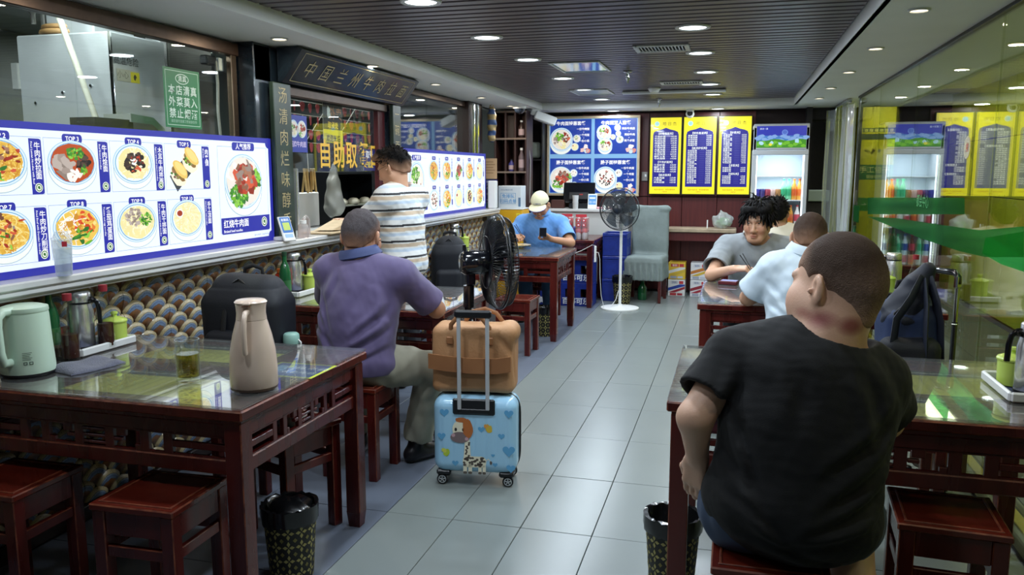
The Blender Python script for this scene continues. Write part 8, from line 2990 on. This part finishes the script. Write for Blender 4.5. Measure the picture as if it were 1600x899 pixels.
setp(solo(MB().rbox((0, 0, .05), (.014, .014, .10), .003), 'candle_stick', WHITEP, 'slim white stick standing on the stone-topped side table', 'stick', (-.30, 9.72, .8185)))
sw = thing('wall_switch', 'small grey switch plate between the blue board and the yellow lists', 'switch', (-1.075, 10.034, 1.42))
MB().rbox((0, 0, 0), (.075, .012, .11), .003).build('plate', mat('switch_grey', hexc('8a8480'), .5), sw)
MB().rbox((.012, -.008, .01), (.022, .006, .03), .002).build('rocker', WHITEP, sw)

# ---------------------------------------------------------------- ceiling fittings
def vent(label, x, y, w_, d_, n=13, z=ZC):
    t = thing('air_vent', label, 'air vent', (x, y, z), 0, 'ceiling air vents')
    f_ = MB()
    for (c_, dd) in (((0, -d_ / 2, -.006), (w_, .03, .012)), ((0, d_ / 2, -.006), (w_, .03, .012)), ((-w_ / 2, 0, -.006), (.03, d_ + .03, .012)), ((w_ / 2, 0, -.006), (.03, d_ + .03, .012))):
        f_.rbox(c_, dd, .003)
    f_.build('frame', RIMC, t)
    MB().box((0, 0, -.001), (w_ - .02, d_ - .02, .002)).build('backing', mat('vent_dark', hexc('08080a'), .8), t)
    for k in range(n):
        x_ = -w_ / 2 + .02 + (w_ - .04) * (k + .5) / n
        MB().rbox((x_, 0, -.006), (.012, d_ - .03, .004), .001, M=T(x_, 0, -.006) @ Matrix.Rotation(.6, 4, 'Y') @ T(-x_, 0, .006)).build('slat', RIMC, t)
    return t


vent('slotted white air vent in the slatted ceiling, nearer the entrance', -.49, 5.42, .32, .24)
vent('slotted white air vent in the slatted ceiling, farther back', -.50, 7.53, .34, .20)


def panel(label, x, y, w_, d_, m_):
    t = thing('ceiling_panel', label, 'ceiling panel', (x, y, ZC), 0)
    f_ = MB()
    for (c_, dd) in (((0, -d_ / 2, -.005), (w_, .02, .010)), ((0, d_ / 2, -.005), (w_, .02, .010)), ((-w_ / 2, 0, -.005), (.02, d_ + .02, .010)), ((w_ / 2, 0, -.005), (.02, d_ + .02, .010))):
        f_.rbox(c_, dd, .002)
    f_.build('frame', RIMC, t)
    MB().box((0, 0, -.002), (w_ - .02, d_ - .02, .004)).build('sheet', m_, t)


panel('square glossy blue-white access panel in the slatted ceiling', -1.17, 6.23, .36, .58, mat('glossy_panel', hexc('8fb4dc'), .08, coat=.6))
panel('pale framed access panel in the slatted ceiling near the back', -1.42, 8.2, .36, .50, mat('pale_panel', hexc('9aa49c'), .3))
tr_ = thing('ceiling_rail', 'long pale rail fixed across the slatted ceiling near the back', 'rail', (-.62, 8.22, ZC))
MB().rbox((0, 0, -.018), (1.0, .07, .03), .006).build('rail', RIMC, tr_)
sk = thing('smoke_detector', 'round white smoke detector by the ceiling rail', 'smoke detector', (-.78, 7.95, ZC))
MB().lathe([(.06, 0), (.062, -.012), (.045, -.035), (.04, -.045), (0, -.046)], 24).build('body', WHITEP, sk, 40)
for k, (x, y, z) in enumerate(((-.86, 6.60, ZC), (-.84, 9.12, ZC))):
    t = thing('sprinkler', ['chrome sprinkler hanging from the slatted ceiling before the rail', 'chrome sprinkler hanging near the back soffit'][k], 'sprinkler', (x, y, z), 0, 'ceiling sprinklers')
    MB().lathe([(.035, 0), (.036, -.008), (.014, -.014), (.012, -.05), (.018, -.056), (.010, -.075), (.006, -.095), (0, -.096)], 16).build('body', CHROME, t, 40)
cc_ = thing('security_camera', 'white round security camera above the middle yellow list', 'camera', (-.545, 9.86, 2.2))
MB().lathe([(.045, 0), (.047, -.02), (.03, -.03)], 20).build('mount', WHITEP, cc_, 40)
F_ = T(0, 0, -.055) @ Matrix.Rotation(math.radians(70), 4, 'X')
MB().lathe([(0, -.045), (.035, -.03), (.05, 0), (.048, .02), (.032, .026)], 24, M=F_).build('ball', WHITEP, cc_, 60)
MB().lathe([(.034, .024), (.03, .032), (0, .034)], 20, M=F_).build('lens', BLACKG, cc_, 60)
dc = thing('dome_camera', 'dark dome camera under the soffit corner above the shelf unit', 'camera', (-2.36, 8.90, 2.2))
MB().lathe([(.075, 0), (.075, -.02), (.065, -.028)], 24).build('mount', WHITEP, dc, 40)
MB().lathe([(.062, -.026), (.055, -.055), (.03, -.078), (0, -.085)], 24).build('dome', mat('smoked_dome', hexc('1a2230'), .08, coat=.6), dc, 60)
em = thing('wall_projector', 'white tilted lamp box on a bracket at the corner of the soffit', 'lamp box', (-2.22, 9.35, 2.11))
Me = rotz(.35) @ Matrix.Rotation(.35, 4, 'Y')
MB().rbox((.05, 0, 0), (.26, .16, .10), .012, M=Me).build('case', WHITEP, em)
MB().rbox((-.08, 0, .03), (.10, .04, .09), .006, M=Me).build('bracket', WHITEP, em)
MB().tube([(-.17, -.02, .06), (-.16, -.03, -.10), (-.15, -.03, -.25), (-.12, -.02, -.5), (-.13, -.02, -1.0)], .006, 6).build('cable', mat('pale_cable', hexc('b0aca4'), .5), em, 60)
# ---------------------------------------------------------------- backpacks and the silver trolley
PACKB = cloth('black_nylon', '0f131c', .65, bump=.2, sheen=0)
STRAP = mat('strap_webbing', hexc('0c0d10'), .7, bump=.3, bscale=300)


def backpack(label, loc, rz, w_, d_, h_, m_, flap=None, rip=.004, seed=1):
    t = thing('backpack', label, 'backpack', loc, rz)
    F = SDF((-w_ / 2 - .08, -d_ / 2 - .10, -.03), (w_ / 2 + .08, d_ / 2 + .10, h_ + .06), .007)
    F.box((0, 0, h_ * .42), (w_ / 2, d_ / 2, h_ * .42), .055)
    F.box((0, .01, h_ * .60), (w_ * .43, d_ * .44, h_ * .39), .085, k=.05)
    F.ripple(rip, 15, seed, 5)
    F.plane((0, 0, .003), (0, 0, -1.0), .01)
    me, V = F.mesh('body')
    link_mesh('body', me, t, m_)
    F = SDF((-w_ / 2, -d_ / 2 - .12, 0), (w_ / 2, 0, h_), .007)
    F.box((0, -d_ / 2 - .005, h_ * .30), (w_ * .36, .045, h_ * .24), .04)
    F.ripple(.003, 18, seed + 1, 5)
    me, V = F.mesh('front_pocket')
    link_mesh('front_pocket', me, t, m_)
    MB().tube([(-.05, d_ * .2, h_ * .97), (-.045, d_ * .2, h_ * 1.03), (0, d_ * .2, h_ * 1.055), (.045, d_ * .2, h_ * 1.03), (.05, d_ * .2, h_ * .97)], .010, 8, flat=.5).build('grab_loop', STRAP, t, 60)
    for sx in (-1, 1):
        MB().tube([(sx * w_ * .22, d_ * .42, h_ * .92), (sx * w_ * .28, d_ * .58, h_ * .70), (sx * w_ * .33, d_ * .60, h_ * .35), (sx * w_ * .40, d_ * .48, h_ * .08)], .026, 8, flat=.35).build('shoulder_strap', STRAP, t, 60)
    MB().tube([(-w_ * .42, -d_ * .30, h_ * .55), (-w_ * .36, -d_ * .36, h_ * .80), (0, -d_ * .30, h_ * .965), (w_ * .36, -d_ * .36, h_ * .80), (w_ * .42, -d_ * .30, h_ * .55)], .005, 6).build('zip', BLACKP, t, 60)
    for sx in (-.05, .05) if w_ > .3 else ():
        MB().tube([(sx, -d_ * .25, h_ * .955), (sx, -d_ * .50, h_ * .72), (sx, -d_ * .62, h_ * .45)], .013, 6, flat=.25).build('webbing', STRAP, t, 60)
    return t


backpack('big black backpack on a stool behind the beige jug', (-2.17, 3.26, .4625), 0, .40, .24, .55, PACKB, seed=3)
gbt = thing('green_flask', 'mint-lidded green flask in the side pocket of the big black backpack', 'flask', (-1.932, 3.22, .52))
MB().lathe([(.034, 0), (.036, .01), (.036, .17), (.034, .18)], 20).build('body', mat('dark_green_flask', hexc('1f4a40'), .35), gbt, 50)
MB().lathe([(.037, .18), (.038, .185), (.036, .222), (.028, .23), (0, .231)], 20).build('lid', mat('mint_lid', hexc('8fb8ac'), .35), gbt, 50)
MB().tube([(.036, 0, .20), (.048, .0, .19), (.048, 0, .165), (.037, 0, .16)], .004, 6).build('clip', WHITEP, gbt, 60)
backpack('slim black backpack on a stool behind the standing man', (-2.09, 5.80, .4625), .25, .27, .18, .53, PACKB, seed=6)
nv = backpack('navy blue backpack on a stool by the glass wall', (.755, 3.80, .4625), .1, .235, .21, .52, cloth('navy_nylon', '16284c', .6, bump=.2, sheen=0), rip=.010, seed=9)
NVD = cloth('navy_dark', '0f1626', .6, sheen=0)
F = SDF((-.2, -.16, .3), (.2, .16, .68), .006)
F.cap((-.02, 0, .40), (.02, -.02, .54), .10, .055, .03).cap((.02, -.02, .54), (.05, -.03, .605), .045, .030, .03).ripple(.004, 60, 5)
me, V = F.mesh('gathered_top')
link_mesh('gathered_top', me, nv, NVD)
for (a, b_, c_) in (((.02, -.06, .57), (-.09, -.13, .40), (-.115, -.14, .12)), ((.03, -.06, .56), (.02, -.15, .36), (.035, -.145, .08)), ((.05, -.05, .57), (.09, -.10, .38), (.11, -.10, .10))):
    MB().tube([a, tuple((np.array(a) + np.array(b_)) / 2 + np.array([0, -.02, 0])), b_, tuple((np.array(b_) + np.array(c_)) / 2), c_], .024, 8, flat=.4).build('hanging_strap', NVD, nv, 60)
F = SDF((-.2, -.22, .0), (.2, .05, .5), .007)
F.box((-.03, -.115, .17), (.12, .05, .15), .05)
F.ripple(.006, 18, 77, 5)
me, V = F.mesh('dark_panel')
link_mesh('dark_panel', me, nv, PACKB)

tr = thing('trolley_case', 'silver-handled trolley case standing by the glass wall behind the navy backpack', 'suitcase', (.985, 4.12, 0), math.radians(-58))
MB().rbox((0, .0, .30), (.25, .15, .50), .03).build('shell', mat('brown_shell', hexc('4a3424'), .4), tr, 40)
for x in (-.085, .085):
    MB().cyl((x, -.05, .50), (x, -.05, .80), .0125, 12).build('handle_tube', mat('tube_dark', hexc('6a6c6e'), .25, metal=.9), tr, 60)
    MB().cyl((x, -.05, .78), (x, -.05, .99), .0105, 12).build('handle_tube', CHROME, tr, 60)
    MB().ring((x, -.05, .79), .0125, .003, 'z', 16, 6).build('tube_ring', CHROME, tr, 60)
MB().tube([(-.085, -.05, .975), (-.085, -.05, 1.005), (-.065, -.05, 1.025), (.065, -.05, 1.025), (.085, -.05, 1.005), (.085, -.05, .975)], .015, 10).build('grip', BLACKG, tr, 60)
MB().rbox((.086, -.052, .985), (.022, .034, .06), .006).build('grip_end', CHROME, tr)
for sx in (-1, 1):
    for sy in (-1, 1):
        MB().lathe([(.0, -.012), (.024, -.012), (.026, -.008), (.026, .008), (.024, .012), (0, .012)], 16, M=T(sx * .11, sy * .07, .026) @ Matrix.Rotation(PI / 2, 4, 'X')).build('wheel', BLACKP, tr, 50)
rim_ = MB()
for a in (0.4,):
    rim_.tube([(.0, 0, 0), (.03, 0, .035), (.075, 0, .04), (.105, 0, .01), (.11, 0, -.05)], .014, 8)
solo(rim_, 'strap_handle', mat('dusty_pink_strap', hexc('8a5a4e'), .6), 'dusty pink strap handle at the foot of the empty stool by the glass wall', 'strap', (.53, 2.02, .34), 0.2, smooth=60)
MBk = MB().rbox((0, 0, .14), (.30, .16, .28), .05)
solo(MBk, 'shopping_bag', mat('dark_pink_bag', hexc('5a3832'), .7), 'dark bag standing before the empty stool by the glass wall', 'bag', (.58, 2.02, 0), .2)

# ---------------------------------------------------------------- doorway strips and what stands outside the glass
STRIP = glass_mat('pvc_strip', (.88, .92, .96), .09, .08, dirt=.25)
cu = thing('strip_curtain', 'clear plastic strip curtain gathered in the doorway beside the fridge', 'curtain', (1.06, 9.4, 0))
for k in range(9):
    f_ = k / 8
    x, y = -.07 + .13 * (1 - f_), .58 - 1.20 * (1 - f_) * .95
    a = rng.uniform(-.5, .5)
    vs, fs = [], []
    nz_ = 14
    for i in range(nz_ + 1):
        z = .04 + 2.12 * i / nz_
        for (u, th) in ((-.07, 0), (0, .014), (.07, 0), (.07, .003), (0, .017), (-.07, .003)):
            wob = .012 * math.sin(5 * z + k * 1.3) * (1 - z / 2.2)
            px_, py_ = u * .95, th + wob
            vs.append((x + px_ * math.sin(a) + py_ * math.cos(a), y + px_ * math.cos(a) - py_ * math.sin(a), z))
    for i in range(nz_):
        for j in range(6):
            fs.append((i * 6 + j, i * 6 + (j + 1) % 6, (i + 1) * 6 + (j + 1) % 6, (i + 1) * 6 + j))
    MB().add(vs, fs).build('strip', STRIP, cu, 60)
MB().rbox((0, 0, 2.175), (.05, 1.25, .03), .004).build('rail', CHROME, cu)
ysn = thing('shop_pillar', 'bright yellow shop pillar with green bands outside the glass doorway', 'pillar', (1.62, 10.9, 0))
MB().rbox((0, 0, 1.2), (.42, .35, 2.4), .006).build('core', mat('bright_yellow', hexc('d6d224'), .4, var=.05), ysn)
py_ = Print()
py_.rect(0, 1.95, .42, 2.0, hexc('3a5a2a'), 1).rect(0, 1.86, .42, 1.93, hexc('4a5a3a'), 1)
for k in range(7):
    py_.rect(.02 + .057 * k, 1.955, .055 + .057 * k, 1.99, hexc('e8e47a'), 2)
py_.rect(0, 1.38, .42, 1.56, hexc('2f7a3a'), 1)
py_.text('手工包子', .21, 1.50, .085, hexc('f0ee9a'), 2, 'c', .01, 1)
py_.text('现做现卖', .21, 1.415, .045, hexc('f0ee9a'), 2, 'c', .01, 1)
py_.rect(0, 1.0, .42, 1.16, hexc('2f9a3a'), 1)
py_.text('→ 地铁', .21, 1.08, .08, hexc('e0f0d8'), 2, 'c', .01, 1)
for k in range(5):
    py_.blob(.08 + .07 * k, 1.70 + .03 * (k % 2), .05, .06, hexc('e8e04a'), 1, q, 10, .3)
py_.build('print', PRINT, ysn, MX((-.21, -.1755, 0), (1, 0, 0), (0, 0, 1)))
batten('short batten lamp on the corridor ceiling before the yellow pillar', 1.6, 10.25, 2.36, .3, .3, CORRIDOR_W * .5, (1, .98, .9))
pt = thing('potted_plant', 'dark leafy potted plant standing outside the glass wall', 'plant', (1.62, 4.42, 0))
MB().lathe([(.10, 0), (.13, .22), (.12, .23), (.0, .21)], 24).build('pot', mat('dark_pot', hexc('2a2a28'), .5), pt, 50)
LEAF = mat('dark_leaf', hexc('1f3a1c'), .4, var=.25)
lf = MB()
vs = []
for i in range(7):
    f_ = i / 6
    w_ = .048 * math.sin(PI * min(1, f_ * .9 + .08)) ** .8
    vs += [(-w_, .13 * f_, -.03 * f_ * f_), (0, .13 * f_, .012 * math.sin(PI * f_) - .03 * f_ * f_), (w_, .13 * f_, -.03 * f_ * f_)]
fs = []
for i in range(6):
    for j in range(2):
        fs.append((i * 3 + j, i * 3 + j + 1, i * 3 + j + 4, i * 3 + j + 3))
lfm = MB().add(vs, fs).mesh('leaf', 180)
lfm.materials.append(LEAF)
for k in range(34):
    a = k * 2.399
    z = .35 + .62 * (k / 34)
    r_ = .05 + .12 * rng.random()
    link_mesh('leaf', lfm, pt, None, None, (r_ * math.cos(a), r_ * math.sin(a), z), (rng.uniform(-.5, .4), rng.uniform(-.3, .3), a - PI / 2))
for k in range(4):
    MB().tube([(.02 * math.cos(k * 1.6), .02 * math.sin(k * 1.6), .2), (.05 * math.cos(k * 1.6), .05 * math.sin(k * 1.6), .6), (.08 * math.cos(k * 1.6), .08 * math.sin(k * 1.6), .95)], .006, 6).build('stem', mat('stem_green', hexc('2f3f22'), .6), pt, 60)
